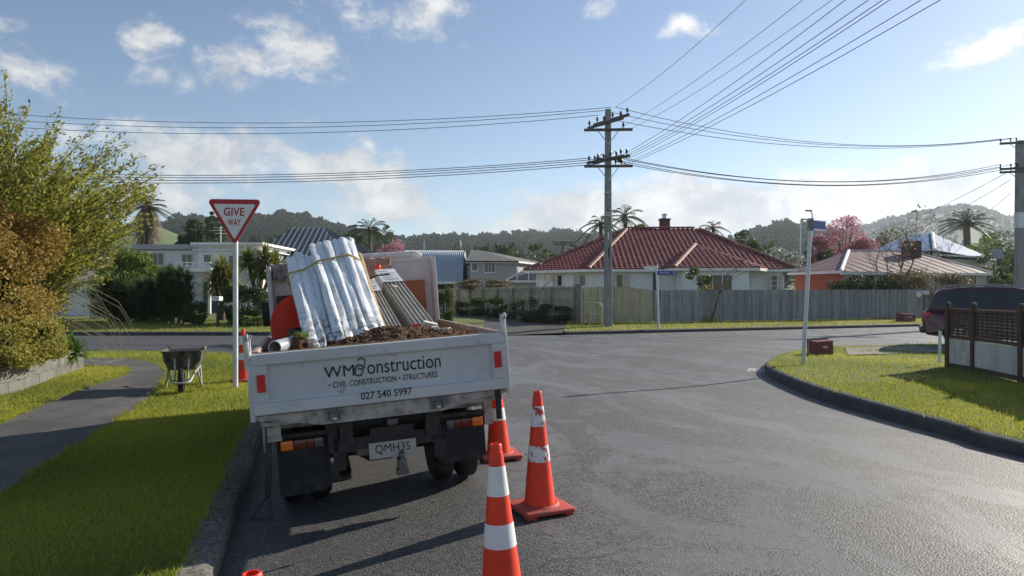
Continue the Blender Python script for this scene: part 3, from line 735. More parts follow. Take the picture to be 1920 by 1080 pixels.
def PLASTIC():
    m, b, p, out = base('plastic_wrap')
    tc = b.n('ShaderNodeTexCoord'); v = tc.outputs['Object']
    n1 = b.noise(b.v('MULTIPLY', v, (3., .8, .8)), 9, 5, .6, .8)
    c = b.mix(b.ss(n1, .35, .7), (.72, .755, .79), (.88, .89, .89))
    sx = b.n('ShaderNodeSeparateXYZ'); b.put(sx.inputs[0], v)
    mud = b.m('MULTIPLY', b.ss(sx.outputs['Z'], .42, .05), b.ss(b.noise(v, 13, 5, .6), .46, .56))
    c = b.mix(b.m('MULTIPLY', mud, .9), c, (.055, .042, .032))
    st = b.m('MULTIPLY', b.ss(b.noise(b.v('MULTIPLY', v, (5., .7, .7)), 3.2, 4, .6), .55, .70), .6)
    c = b.mix(st, c, (.52, .45, .32))
    b.put(p.inputs['Base Color'], c); p.inputs['Roughness'].default_value = .26; p.inputs['Specular IOR Level'].default_value = .55
    bu = b.n('ShaderNodeBump'); bu.inputs['Strength'].default_value = .6; bu.inputs['Distance'].default_value = .02
    b.put(bu.inputs['Height'], b.noise(b.v('MULTIPLY', v, (4., .6, .6)), 14, 5, .65, 1.2)); b.t.links.new(bu.outputs[0], p.inputs['Normal'])
    return m
mPlastic = PLASTIC()
mCard = M('brown_card_tube', (.36, .25, .14), .8, var=.3, scale=18, dirt=(.12, .08, .05), dscale=9)
bundle, off = on_tray('wrapped_pole_bundle', 'bundle of poles wrapped in white plastic leaning on the tray', 'poles', (-.25, .7, 1.25))
def crinkled(a, b, r, seed, seg=26, n=16, amp=.17):
    a = Vector(a); b = Vector(b); t = (b-a); u = t.cross(Vector((0, 0, 1))).normalized(); w = t.normalized().cross(u)
    rr = random.Random(seed); ph = [rr.uniform(0, 6.28) for _ in range(8)]; vs = []; fs = []
    for i in range(seg+1):
        f = i/seg; end = min(1, f*seg/1.5+.55, (1-f)*seg/1.5+.45)
        for k in range(n):
            an = 2*math.pi*k/n
            d = 1+amp*(.5*math.sin(3*an+ph[0]+2.5*math.sin(f*4+ph[1]))+.35*math.sin(5*an+ph[2]+f*7)+.16*math.sin(f*23+ph[3]+2*math.sin(an+ph[4])))
            p = a+t*f+(u*math.cos(an)+w*math.sin(an))*r*d*end+u*.005*math.sin(f*5+ph[5])
            vs.append(p)
    for i in range(seg):
        for k in range(n): q = i*n+k; q2 = i*n+(k+1) % n; fs.append((q, q2, q2+n, q+n))
    fs += [tuple(range(n-1, -1, -1)), tuple(seg*n+k for k in range(n))]
    return MB().add(vs, fs)
nrm = Vector((.05, -.42, .90))
POLES = []
for i in range(9):
    hi = (0., .02, .0, .045, .03, .05, .035, .05, .02)[i]; tall = (0., .03, .0, .10, .12, .10, .13, .12, .09)[i]
    POLES.append((Vector((-.48+.068*i, .40+.045*i+.04*(i % 3), 1.25+.009*i))+nrm*hi, Vector((-.645+.074*i, 2.42+tall, 2.10+.008*i+tall*.75))+nrm*hi, .060 if i == 0 else .044+.004*(i % 3)))
for i in range(4): POLES.append((Vector((-.40+.14*i, .75, 1.20)), Vector((-.54+.15*i, 2.50, 2.02)), .06))
for i, (a, b, r) in enumerate(POLES):
    crinkled(a, b, r, 40+i).xf(off).build('pole', mPlastic, bundle, True)
for a, b in ((Vector((.10, .78, 1.30)), Vector((.035, 2.55, 2.13))),):
    crinkled(a, b, .036, 77, amp=.06).xf(off).build('pole', mCard, bundle, True)
# yellow strap round the bundle
sp = MB(); f = .73; top = []
ctr = [a.lerp(b, f) for a, b, r in POLES]
ring = []
L = ctr[0]; 
for i in range(5): pass
up_ = nrm.normalized(); 
pts = [ctr[0]+Vector((-.085, 0, -.02)), ctr[0]+Vector((-.07, 0, .05))+up_*.02]
pts += [ctr[k]+up_*.060 for k in (1, 3, 5, 7, 8)]+[ctr[8]+Vector((.065, 0, .0)), ctr[12]+Vector((.075, 0, -.02)), ctr[12]-up_*.075, ctr[10]-up_*.075, ctr[9]-up_*.075, ctr[0]+Vector((-.085, 0, -.02))]
sp.tube(pts, .011, 6); sp.xf(off).build('strap', M('yellow_strap', (.42, .28, .08), .7, var=.2, scale=20), bundle, True)
# roll standing up behind the bundle
rl, off = on_tray('wrapped_roll', 'short blue and white wrapped roll sticking up behind the poles', 'roll', (-.02, 2.66, 1.9))
crinkled((.03, 2.60, 1.85), (-.035, 2.74, 2.31), .058, 5, 14).xf(off).build('wrap', M('blue_print_wrap', (.62, .64, .70), .4, col2=(.22, .27, .42), scale=26, stretch=(1, 1, 3)), rl, True)
crinkled((.035, 2.57, 1.80), (.01, 2.62, 2.08), .05, 9, 10).xf(off).build('core', mCard, rl, True)
# two packs of ribbed metal trim
mRib = M('ribbed_metal', (.40, .38, .33), .42, .35, var=.12, scale=6, dirt=(.28, .22, .15), dscale=6, dlo=.5, dhi=.8)
mFilm = M('white_label_film', (.66, .68, .70), .35, var=.06, scale=4)
mInk = M('label_ink', (.16, .18, .22), .5)
def pack(label, a, b, w, h, seed):
    a = Vector(a); b = Vector(b); o, off = on_tray('metal_trim_pack', label, 'metal pack', tuple(a), 'packs of metal trim on the tray')
    t = (b-a).normalized(); u = (Vector((1, 0, -.04))-t*Vector((1, 0, -.04)).dot(t)).normalized(); n_ = u.cross(t).normalized()
    if n_.z < 0: n_ = -n_
    L = (b-a).length; pr = [(-w/2, -h), (-w/2, 0)]; k = 5
    for i in range(k):
        x0 = -w/2+w*i/k; d = w/k
        pr += [(x0+d*.15, .0), (x0+d*.25, -.02), (x0+d*.6, -.02), (x0+d*.7, 0)]
    pr += [(w/2, 0), (w/2, -h)]
    vs = []; m_ = len(pr)
    for s in (0, L):
        for (x, z) in pr: vs.append(a+t*s+u*x+n_*z)
    mb = MB().add(vs, [tuple(range(m_)), tuple(range(2*m_-1, m_-1, -1))]+[(i, (i+1) % m_, m_+(i+1) % m_, m_+i) for i in range(m_)])
    mb.xf(off).build('trim_sheets', mRib, o)
    fl = MB(); s0, s1 = L*.74, L*1.012; e = .006
    q = [a+t*s+u*x+n_*z for s in (s0, s1) for (x, z) in ((-w/2-e, -h*.8), (-w/2-e, e), (w/2+e, e), (w/2+e, -h*.8))]
    fl.add(q, [(0, 1, 5, 4), (1, 2, 6, 5), (2, 3, 7, 6), (4, 5, 6, 7)]); fo = fl.xf(off).build('label_film', mFilm, o)
    ik = MB()
    for j in range(5):
        s = s0+(s1-s0)*(.15+.16*j); x0 = -w*.42; x1 = w*(.1+.3*((j*7+seed) % 3)/2)
        ik.add([a+t*s+u*x0+n_*.009, a+t*s+u*x1+n_*.009, a+t*(s+.012)+u*x1+n_*.009, a+t*(s+.012)+u*x0+n_*.009], [(0, 1, 2, 3)])
    ik.xf(off).build('printed_lines', mInk, fo)
    return o
pack('narrow pack of ribbed metal trim beside the wrapped poles', (.19, .80, 1.345), (.075, 2.12, 1.835), .155, .12, 1)
pack('wide pack of ribbed metal trim beside the brown headboard panel', (.455, .95, 1.40), (.30, 2.45, 1.925), .20, .16, 2)
sb, off = on_tray('black_tie', 'thin black tie lying across the ends of the trim packs', 'tie', (.1, 2.0, 1.86))
MB().tube([(.03, 1.98, 1.800), (.17, 2.03, 1.866), (.31, 2.09, 1.872)], .009, 6).xf(off).build('tie_band', mBlack, sb)
sb, off = on_tray('offcut_block', 'small pale offcut resting on the wide trim pack', 'offcut', (.33, 1.95, 1.72))
MB().rbox((.335, 1.93, 1.735), (.06, .05, .03), .006, Euler((.4, .2, .6)).to_matrix()).xf(off).build('offcut', M('pale_offcut', (.5, .44, .34), .8), sb)
# orange disc paddle
dk, off = on_tray('round_paddle', 'round plain orange red paddle leaning left of the poles', 'paddle', (-.56, 1.75, 1.1))
rt = Matrix.Rotation(R(90-14), 3, 'X') @ Matrix.Rotation(R(8), 3, 'Y')
mPad = M('paddle_orange', (.72, .035, .012), .45, var=.05)
MB().lathe([(.300, -.006), (.308, -.003), (.308, .003), (.300, .006)], 48, (-.56, 1.75, 1.44), rt).xf(off).build('disc', mPad, dk)
MB().tube([(-.55, 1.80, 1.45), (-.50, 1.62, .97)], .018, 8).xf(off).build('handle', mCard, dk)
# black bag, bin, pipe, weeds, offcuts
def blob(c, r, seed, amp=.18, sub=3):
    bm = bmesh.new(); bmesh.ops.create_icosphere(bm, subdivisions=sub, radius=1); rr = random.Random(seed); ph = [rr.uniform(0, 6) for _ in range(6)]
    for v in bm.verts:
        p = v.co; k = 1+amp*(math.sin(p.x*3+ph[0]+math.sin(p.y*4+ph[1]))+math.sin(p.z*5+ph[2]+p.x*2)*.6+math.sin(p.y*8+ph[3]+p.z*6)*.3)
        v.co = Vector((p.x*r[0]*k+c[0], p.y*r[1]*k+c[1], p.z*r[2]*k+c[2]))
    bm.verts.index_update(); mb = MB().add([v.co.copy() for v in bm.verts], [[v.index for v in f.verts] for f in bm.faces]); bm.free(); return mb
mBag = M('black_bag', (.012, .013, .016), .3, var=.3, scale=14, bump=.6, bscale=25)
bo, off = on_tray('rubbish_bag', 'black plastic bag stuffed beside the leftmost pole', 'bag', (-.50, .95, 1.2)); blob((-.50, .95, 1.315), (.13, .16, .105), 3).xf(off).build('bag', mBag, bo, True)
bo, off = on_tray('black_tub', 'black plastic tub in front of the orange paddle', 'tub', (-.58, 1.42, 1.15))
tb = MB(); tb.lathe([(.0, .0), (.12, .0), (.145, .26), (.155, .265), (.155, .285), (.138, .285), (.115, .02), (.0, .02)], 22, (-.56, 1.40, 1.14), caps=False); tb.xf(off).build('tub', mBag, bo, True)
def hollow(P, r, t, n=18):
    mb = MB(); mb.tube(P, r, n, False); mb.tube(P, r-t, n, False)
    for P0 in (P[0], P[-1]):
        d = (Vector(P[1])-Vector(P[0])).normalized(); u = d.orthogonal().normalized(); w = d.cross(u); vs = []
        for k in range(n): an = 6.2832*k/n; e = u*math.cos(an)+w*math.sin(an); vs += [Vector(P0)+e*r, Vector(P0)+e*(r-t)]
        mb.add(vs, [(2*k, 2*k+1, (2*k+3) % (2*n), (2*k+2) % (2*n)) for k in range(n)])
    return mb
mPvc = M('grey_pvc', (.34, .38, .42), .4, var=.08, scale=6, dirt=(.22, .17, .12), dscale=8)
bo, off = on_tray('pipe_offcut', 'grey plastic pipe offcut poking over the tailgate corner', 'pipe', (-.78, .3, 1.3)); hollow([(-.765, .16, 1.355), (-.60, .50, 1.365)], .052, .007).xf(off).build('pipe', mPvc, bo, True)
mPale = M('pale_plaster', (.62, .60, .55), .75, var=.12, scale=8)
bo, off = on_tray('pipe_bend', 'white pipe bend lying on the soil near the tray corner', 'pipe', (.60, .35, 1.3)); hollow([(.42, .50, 1.335), (.50, .44, 1.338), (.58, .37, 1.345)], .036, .006).xf(off).build('bend', mPale, bo, True)
bo, off = on_tray('timber_offcut', 'pale timber offcut lying on the soil beside the pipe bend', 'offcut', (.42, .6, 1.34)); MB().box((.40, .55, 1.362), (.26, .06, .024), Euler((.05, -.1, .5)).to_matrix()).xf(off).build('offcut', mPale, bo)
bo, off = on_tray('plaster_offcut', 'broken white board offcut leaning behind the pipe bend', 'offcut', (.50, .75, 1.33)); MB().box((.47, .72, 1.385), (.12, .03, .07), Euler((.5, .3, .2)).to_matrix()).xf(off).build('offcut', mPale, bo)
bo, off = on_tray('orange_scrap', 'small orange plastic scrap at the foot of the wide trim pack', 'scrap', (.38, .9, 1.3)); MB().prism([(.34, 1.31), (.42, 1.31), (.405, 1.40), (.37, 1.405)], .92, .95, (0, 2, 1)).xf(off).build('scrap', mPad, bo)
bo, off = on_tray('broken_pot', 'dark broken pot of weeds on the soil beside the pipe', 'pot', (-.60, .35, 1.28)); blob((-.585, .36, 1.345), (.075, .09, .08), 12).xf(off).build('root_ball', mSoil, bo, True)
bo2 = bo; mbp = MB(); mbp.add([(-.66, .33, 1.28), (-.61, .30, 1.28), (-.60, .30, 1.42), (-.66, .33, 1.40)], [(0, 1, 2, 3)]); mbp.xf(off).build('pot_wall', M('pot_grey', (.3, .33, .3), .7), bo2)
mWeed = LEAF('weed_leaf', (.06, .12, .02), (.22, .30, .06), .35)
def tuft(n, c, rad, h, w, seed=1):
    g_ = np.random.default_rng(seed); an = g_.uniform(0, 6.28, n); rr = rad*np.sqrt(g_.uniform(0, 1, n)); x = c[0]+rr*np.cos(an); y = c[1]+rr*np.sin(an)
    b = g_.uniform(0, 6.28, n); hh = h*g_.uniform(.5, 1.2, n); l = g_.normal(0, .5, (n, 2))*hh[:, None]; z = np.full(n, c[2])
    V = np.stack([np.stack([x-np.cos(b)*w, y-np.sin(b)*w, z], 1), np.stack([x+np.cos(b)*w, y+np.sin(b)*w, z], 1), np.stack([x+l[:, 0], y+l[:, 1], z+hh], 1)], 1).reshape(-1, 3)
    return V, np.arange(3*n).reshape(n, 3), g_.uniform(0, 1, n)
def tray_tuft(n, c, rad, h, w, base_, par, name='weeds', seed=1):
    V, Fq, T = tuft(n, c, rad, h, w, seed); V = V-np.array(base_); npmesh(name, V, Fq, mWeed, par, T)
tray_tuft(120, (-.57, .36, 1.40), .06, .05, .004, (-.60, .35, 1.28), bo2)
wd = thing('weeds', 'green weeds growing over the soil at the tray corner', 'weeds'); wd.matrix_world = TM @ Matrix.Translation((.7, .3, 1.27))
tray_tuft(420, (.72, .30, 1.285), .14, .035, .003, (.7, .3, 1.27), wd, 'leaves', 4)
# drop cloths over the headboard and the small cone
def cloth(label, x0, x1, zt, drop, seed, col):
    o, off = on_tray('drop_cloth', label, 'cloth', ((x0+x1)/2, 2.9, zt-.1)); rr = random.Random(seed); ph = [rr.uniform(0, 6) for _ in range(5)]
    nx, ny = 26, 16; vs = []
    for j in range(ny+1):
        s = j/ny
        for i in range(nx+1):
            f = i/nx; x = x0+(x1-x0)*f; wv_ = .016*math.sin(f*19+ph[0]+s*3)+.01*math.sin(f*41+ph[1])+.012*math.sin(f*9+ph[2])
            if s < .3: y = 3.02-.12*s/.3*1.0; z = zt+.012-(.3-s)*.2+.01*math.sin(f*23+ph[3])
            else: k = (s-.3)/.7; y = 2.885-.03*k+wv_*k*1.6-.02; z = zt-drop*(1+.16*math.sin(f*11+ph[4])+.1*math.sin(f*27))*k
            vs.append((x, y, z))
    mb = MB().add(vs, [(j*(nx+1)+i, j*(nx+1)+i+1, (j+1)*(nx+1)+i+1, (j+1)*(nx+1)+i) for j in range(ny) for i in range(nx)])
    so = mb.xf(off).build('cloth', col, o, True); md = so.modifiers.new('thick', 'SOLIDIFY'); md.thickness = .006; return o
cloth('grey stained cloth draped over the headboard corner', -.89, -.52, 2.075, .16, 2, M('grey_cloth', (.30, .26, .24), .9, var=.3, scale=14, bump=.5, bscale=40, dirt=(.16, .12, .1), dscale=12))
cloth('pinkish brown cloth draped over the middle of the headboard', -.05, .42, 2.075, .34, 6, M('pink_cloth', (.36, .22, .17), .9, var=.25, scale=10, bump=.4, bscale=40))
pp, off = on_tray('roof_pipe', 'white pipes lying along the top of the headboard', 'pipe', (.3, 3.02, 2.06))
for x0, x1 in ((-.12, .12), (.125, .38), (.385, .66)): MB().tube([(x0, 3.02, 2.105), (x1, 3.02, 2.105)], .036, 14).xf(off).build('pipe_length', mPale, pp, True)
MB().tube([(.665, 3.02, 2.105), (.72, 3.02, 2.105), (.76, 3.02, 2.085), (.775, 3.02, 2.065)], .037, 12).xf(off).build('pipe_elbow', mPale, pp, True)
sb, off = on_tray('yellow_webbing', 'yellow webbing strap running to the headboard foot', 'strap', (.6, 2.3, 1.3)); MB().tube([(.46, 1.95, 1.42), (.66, 2.4, 1.335), (.87, 2.86, 1.285)], .012, 6).xf(off).build('webbing', M('yellow_web', (.62, .36, .04), .7), sb)
# webbing strap hanging from the rear corner to the road
ws = thing('tie_down_strap', 'dark webbing strap hanging from the tray corner to the road', 'strap', (0, 0, 0))
Gk = G(492, 972, -.13)
ws.location = Gk
a0 = TM @ Vector((-.845, .05, .86)); mWeb = M('dark_webbing', (.075, .085, .085), .8, var=.2, scale=30)
def ribbon(P, w, t=.004, side=Vector((1, .2, 0))):
    mb = MB(); vs = []; side = side.normalized()
    for p in P: p = Vector(p); vs += [p-side*w/2, p+side*w/2]
    mb.add(vs, [(2*i, 2*i+1, 2*i+3, 2*i+2) for i in range(len(P)-1)]); return mb
r1 = [a0-Gk]; lowp = Vector((.03, .03, .16))
for k in range(1, 9): f = k/8; r1.append(a0.lerp(Gk+lowp, f)-Gk+Vector((.012*math.sin(f*3), 0, 0)))
o = ribbon(r1, .045).build('webbing', mWeb, ws); o.modifiers.new('t', 'SOLIDIFY').thickness = .004
a1 = TM @ Vector((-.86, .30, .66)); r2 = [a1.lerp(Gk+lowp, k/6)-Gk for k in range(7)]
o = ribbon(r2, .045).build('webbing', mWeb, ws); o.modifiers.new('t', 'SOLIDIFY').thickness = .004
r3 = [lowp+Vector((-.004, 0, 0)), Vector((-.03, .0, .08)), Vector((-.075, -.02, .015)), Vector((.0, -.05, .008)), Vector((.075, -.01, .02)), Vector((.055, .02, .08)), lowp+Vector((.01, 0, 0))]
o = ribbon(r3, .04, side=Vector((.35, 1, .15))).build('loop', mWeb, ws); o.modifiers.new('t', 'SOLIDIFY').thickness = .004

# ------------------------------------------------------------------ traffic cones
def make_cone(worn, label, group=None):
    o = thing('traffic_cone', label, 'traffic cone', group=group)
    mb = MB(); w = .205
    mb.rbox((0, 0, .034), (.40, .40, .036), .016, seg=3); mb.lathe([(.15, .05), (.142, .058), (.125, .066)], 28, caps=False)
    for sx in (-1, 1):
        for sy in (-1, 1): mb.rbox((sx*.15, sy*.15, .010), (.075, .075, .022), .006)
    mb.build('base', mConeBase, o, True)
    rad = lambda z: .118-(.118-.030)*(z-.05)/.85
    mb = MB(); pr = [(rad(z), z) for z in np.linspace(.05, .86, 12)]+[(.031, .862), (.031, .895), (.027, .90), (.022, .90), (.022, .80)]
    mb.lathe(pr, 36, caps=False); mb.build('body', mCone, o, True)
    for z0, z1 in ((.64, .79), (.38, .50)):
        mb = MB(); mb.lathe([(rad(z)+.0022, z) for z in np.linspace(z0, z1, 6)], 36, caps=False); mb.build('band', mBandWorn if worn else mBand, o, True)
    return o
def put(o, x, y, z, rz, tilt=(0, 0)):
    o.location = (x, y, z); o.rotation_euler = (tilt[0], tilt[1], rz)
tlt = (0, R(-2.6))
c1 = make_cone(False, 'traffic cone with clean white bands standing just behind the truck on the road'); put(c1, -.045, 3.77, zroad(-.045, 3.77), .3, tlt)
c2 = make_cone(True, 'traffic cone with scuffed flaking white bands and muddy base'); put(c2, .21, 5.48, zroad(.21, 5.48), .42, (0, R(-1.4)))
c3 = copy_tree(c1); c3['label'] = 'traffic cone beside the rear wheel on the road side of the truck'; put(c3, -.13, 7.25, zroad(-.13, 7.25), .25, tlt)
c4 = copy_tree(c1); c4['label'] = 'traffic cone on the grass between the give way sign and the truck'; put(c4, -4.62, 12.55, zverge(-4.62, 12.55), .1)
c5 = copy_tree(c1); c5['label'] = 'traffic cone by the kerb with only its red tip in view'; put(c5, -.745, 2.21, zroad(-.745, 2.21), .5, tlt)
c6 = copy_tree(c1); c6['label'] = 'traffic cone standing in the load against the headboard'; c6.matrix_world = TM @ Matrix.Translation((.235, 2.64, 1.10)) @ Matrix.Rotation(R(10), 4, 'X')
# ------------------------------------------------------------------ wheelbarrow
mTub = M('barrow_plastic', (.05, .05, .046), .75, var=.3, scale=8, dirt=(.26, .23, .18), dscale=6, dlo=.42, dhi=.75, bump=.2)
mFrame = M('barrow_frame', (.40, .39, .35), .5, .3, var=.15, scale=10, dirt=(.2, .15, .1), dscale=9)
wb0 = G(340, 738, .1)
wbr = thing('wheelbarrow', 'dirty black tub wheelbarrow with pale tube frame standing on the footpath edge', 'wheelbarrow', (wb0.x, wb0.y, zverge(wb0.x, wb0.y)+.005), (0, 0, R(21)))
# tub: rings from floor to flared rim, front lip cut down for pouring
def ring(y0, y1, w0, w1, z, n=8):
    P = []
    corners = [(-w0, y0), (w0, y0), (w1, y1), (-w1, y1)]; r = .09
    for i, (x, y) in enumerate(corners):
        for k in range(n):
            a = R(180+90*i)+R(90)*k/(n-1); sx = 1 if x > 0 else -1; sy = 1 if y > (y0+y1)/2 else -1
            P.append((x-sx*r+r*math.cos(a), y-sy*r+r*math.sin(a), z))
    return P
def tubmesh():
    rows = [ring(.30, .72, .16, .19, .33), ring(.20, .80, .21, .24, .36), ring(.13, .92, .255, .28, .48), ring(.08, 1.0, .275, .31, .595), ring(.055, 1.03, .295, .33, .61), ring(.055, 1.03, .298, .333, .588)]
    n = len(rows[0]); vs = []
    for j, r_ in enumerate(rows):
        for (x, y, z) in r_:
            if j >= 3:
                notch = (1-sstep(.07, .12, abs(x)))*(1-sstep(.1, .2, y)); z -= .055*notch; z += .03*sstep(.1, .2, abs(x))*(1-sstep(.1, .5, y))
            vs.append((x, y, z))
    fs = [tuple(range(n-1, -1, -1))]
    for j in range(len(rows)-1):
        for k in range(n): fs.append((j*n+k, j*n+(k+1) % n, (j+1)*n+(k+1) % n, (j+1)*n+k))
    return MB().add(vs, fs)
o = tubmesh().build('tub', mTub, wbr, True); md = o.modifiers.new('t', 'SOLIDIFY'); md.thickness = .008; md.offset = -1
for s in (-1, 1):
    MB().tube([(s*.10, -.20, .185), (s*.135, -.10, .20), (s*.19, .25, .305), (s*.22, .55, .325), (s*.26, .95, .46), (s*.29, 1.15, .56), (s*.29, 1.45, .60)], .016, 10).build('frame_tube', mFrame, wbr, True)
    MB().tube([(s*.26, 1.33, .585), (s*.29, 1.47, .603)], .021, 10).build('handle_grip', mBlack, wbr, True)
    MB().tube([(s*.20, .50, .32), (s*.27, .56, .02), (s*.275, .62, .012), (s*.26, .72, .02), (s*.235, .78, .36)], .016, 8).build('leg', mFrame, wbr, True)
    MB().tube([(s*.095, -.02, .20), (s*.09, .10, .34), (s*.105, .115, .53)], .014, 8).build('front_brace', mFrame, wbr, True)
MB().tube([(-.10, -.20, .185), (-.06, -.225, .18), (.06, -.225, .18), (.10, -.20, .185)], .016, 8).build('nose_bar', mFrame, wbr, True)
ry = Matrix.Rotation(R(90), 3, 'Y')
w_ = MB().lathe([(.10, -.03), (.15, -.045), (.178, -.035), (.188, -.012), (.188, .012), (.178, .035), (.15, .045), (.10, .03)], 30, (0, 0, .188), ry, False); wo_ = w_.build('wheel', mBlack, wbr, True)
MB().lathe([(.0, -.03), (.02, -.04), (.03, -.02), (.1, -.028), (.1, .028), (.03, .02), (.02, .04), (.0, .03)], 22, (0, 0, .188), ry, False).build('rim', mFrame, wo_, True)
MB().tube([(-.125, 0, .19), (.125, 0, .19)], .01, 8).build('axle', mFrame, wbr)

# ------------------------------------------------------------------ give way sign
mPost = M('sign_post_white', (.60, .62, .63), .45, .1, var=.06, scale=3, dirt=(.42, .42, .40), dscale=4, dlo=.55, dhi=.8)
mSignRed = M('sign_red', (.42, .012, .022), .35, var=.03)
mSignWhite = M('sign_white', (.72, .70, .69), .35, var=.03)
gp = G(441.5, 729, .1); GD = gp.y
gw = thing('give_way_sign', 'red bordered triangular GIVE WAY sign on a white round post', 'road sign', (gp.x, gp.y, zverge(gp.x, gp.y)-.02), (0, 0, R(6)))
ztop = CAMH+(CY-377)/F*GD-zverge(gp.x, gp.y)+.02
MB().tube([(0, 0, 0), (0, 0, .02), (0, 0, ztop-.05)], .040, 20).build('post', mPost, gw, True)
MB().lathe([(.0, 0), (.075, 0), (.075, .012), (.045, .03)], 16).build('footing', mKerb, gw)
def rtri(w, h, r, zt):
    C = [(-w/2, zt), (w/2, zt), (0, zt-h)]; P = []
    cen = (0, zt-h/3)
    for i in range(3):
        a, b, c = Vector(C[i-1]), Vector(C[i]), Vector(C[(i+1) % 3])
        u = (a-b).normalized(); v = (c-b).normalized(); ang = u.angle(v); dd = r/math.tan(ang/2)
        ctr = b+(u+v).normalized()*(r/math.sin(ang/2))
        s = b+u*dd-ctr; e = b+v*dd-ctr
        for k in range(7):
            f = k/6; q = (s.lerp(e, f)).normalized()*r; P.append((ctr.x+q.x, ctr.y+q.y))
    return P
zt = ztop
pl = MB().prism(rtri(.86, .745, .05, zt+.02), -.056, -.050, (0, 2, 1)).build('sign_plate', mSignRed, gw)
MB().prism(rtri(.655, .565, .02, zt-.055), -.0585, -.0563, (0, 2, 1)).build('sign_face', mSignWhite, pl)
rim = MB(); P = rtri(.868, .752, .052, zt+.024); rim.prism(P, -.0495, -.047, (0, 2, 1)); rim.build('rim', mSignWhite, pl)
def front(x, y, z): return Matrix.Translation((x, y, z)) @ FR
lettering('lettering', 'GIVE', mSignRed, pl, front(-.165, -.0605, zt-.245), .315, .135, bold=.022, spacing=1.06)
lettering('lettering', 'WAY', mSignRed, pl, front(-.105, -.0605, zt-.40), .205, .105, bold=.022, spacing=1.02)
for z in (zt-.16, zt-.42): MB().bb((-.05, -.047, z-.02), (.05, -.036, z+.02)).build('bracket', mGalv, gw)

# ------------------------------------------------------------------ block retaining wall with its planted bed
mBlock = M('concrete_block', (.145, .142, .128), .9, var=.16, scale=5, bump=.5, bscale=50, dirt=(.16, .155, .13), dscale=3, dlo=.45, dhi=.7, rnd=.06)
WB = [QT(-6.3, -3), QT(-6.2, 5), QT(-5.75, 8), G(0, 746, .08), G(60, 728, .09), G(110, 709, .1), G(152, 694, .1), (-8.62, 14.75, 0), (-9.0, 15.05, 0), (-9.6, 15.2, 0), (-11, 15.3, 0), (-20, 15.4, 0)]
WBp = resample(WB, .05)
ret = thing('retaining_wall', 'low curved concrete block retaining wall beside the footpath', 'wall', (WBp[0].x, WBp[0].y, 0))
L = [0]
for a, b in zip(WBp, WBp[1:]): L.append(L[-1]+(b-a).length)
def onwall(s):
    j = max(0, min(len(L)-2, int(np.searchsorted(L, s))-1)); return WBp[j].lerp(WBp[j+1], (s-L[j])/max(1e-6, L[j+1]-L[j]))
core = MB(); base_ = Vector((WBp[0].x, WBp[0].y, 0)); inn = offset(WBp, .06); inn2 = offset(WBp, .15); vs = []
for a, b in zip(inn, inn2): z = zverge(a.x, a.y); vs += [Vector((a.x, a.y, -.1))-base_, Vector((a.x, a.y, z+.375))-base_, Vector((b.x, b.y, z+.375))-base_, Vector((b.x, b.y, -.1))-base_]
core.add(vs, [(i*4+j, i*4+j+1, i*4+j+5, i*4+j+4) for i in range(len(inn)-1) for j in range(3)]); core.build('mortar', mKerb, ret)
blk = MB().rbox((0, 0, 0), (.394, .19, .19), .004, seg=1).build('block', mBlock, ret); half = MB().rbox((0, 0, 0), (.196, .19, .19), .004, seg=1).build('block', mBlock, ret)
used = [False, False]
for course in range(2):
    s = 3.5+(.2 if course else 0)
    while s < L[-1]-.5:
        near = s > 18 and onwall(s).x < -10
        curve = L[-1]-14 < s
        short = 16 < s < 19.5 and onwall(s).y > 13.9
        ln = .2 if short else .4
        a, b = onwall(s), onwall(s+ln); m = (a+b)/2; ang = math.atan2(b.y-a.y, b.x-a.x); nrm_ = Vector((-math.sin(ang), math.cos(ang), 0))
        src = half if short else blk; k = 1 if short else 0
        o = src if not used[k] else inst(src, ret); used[k] = True
        p = m+nrm_*(.095+random.uniform(-.002, .002)); o.location = Vector((p.x, p.y, zverge(p.x, p.y)+.085+.194*course))-base_; o.rotation_euler = (0, 0, ang)
        s += ln
for k, src in ((0, blk), (1, half)):
    if not used[k]: bpy.data.objects.remove(src)
cap = MB(); vs = []
Oc = offset(WBp, -.02); Ic = offset(WBp, .21)
for a, b in zip(Oc, Ic): z = zverge(a.x, a.y)+.378; vs += [Vector((a.x, a.y, z))-base_, Vector((a.x, a.y, z+.045))-base_, Vector((b.x, b.y, z+.045))-base_, Vector((b.x, b.y, z))-base_]
cap.add(vs, [(i*4+j, i*4+(j+1) % 4, i*4+4+(j+1) % 4, i*4+4+j) for i in range(len(Oc)-1) for j in range(4)]); cap.build('capping', mKerb, ret)
bedA = offset(WBp, .17)[::8]
def zbed(x, y): return .46+.05*math.sin(x*1.1)+.06*math.sin(y*.9)
loft('planting_bed', bedA, [Vector((-30, -8+22.0*min(1., i/(len(bedA)-1)*1.25), 0)) for i in range(len(bedA))], 20, lambda x, y: zbed(x, y), mSoilBed)

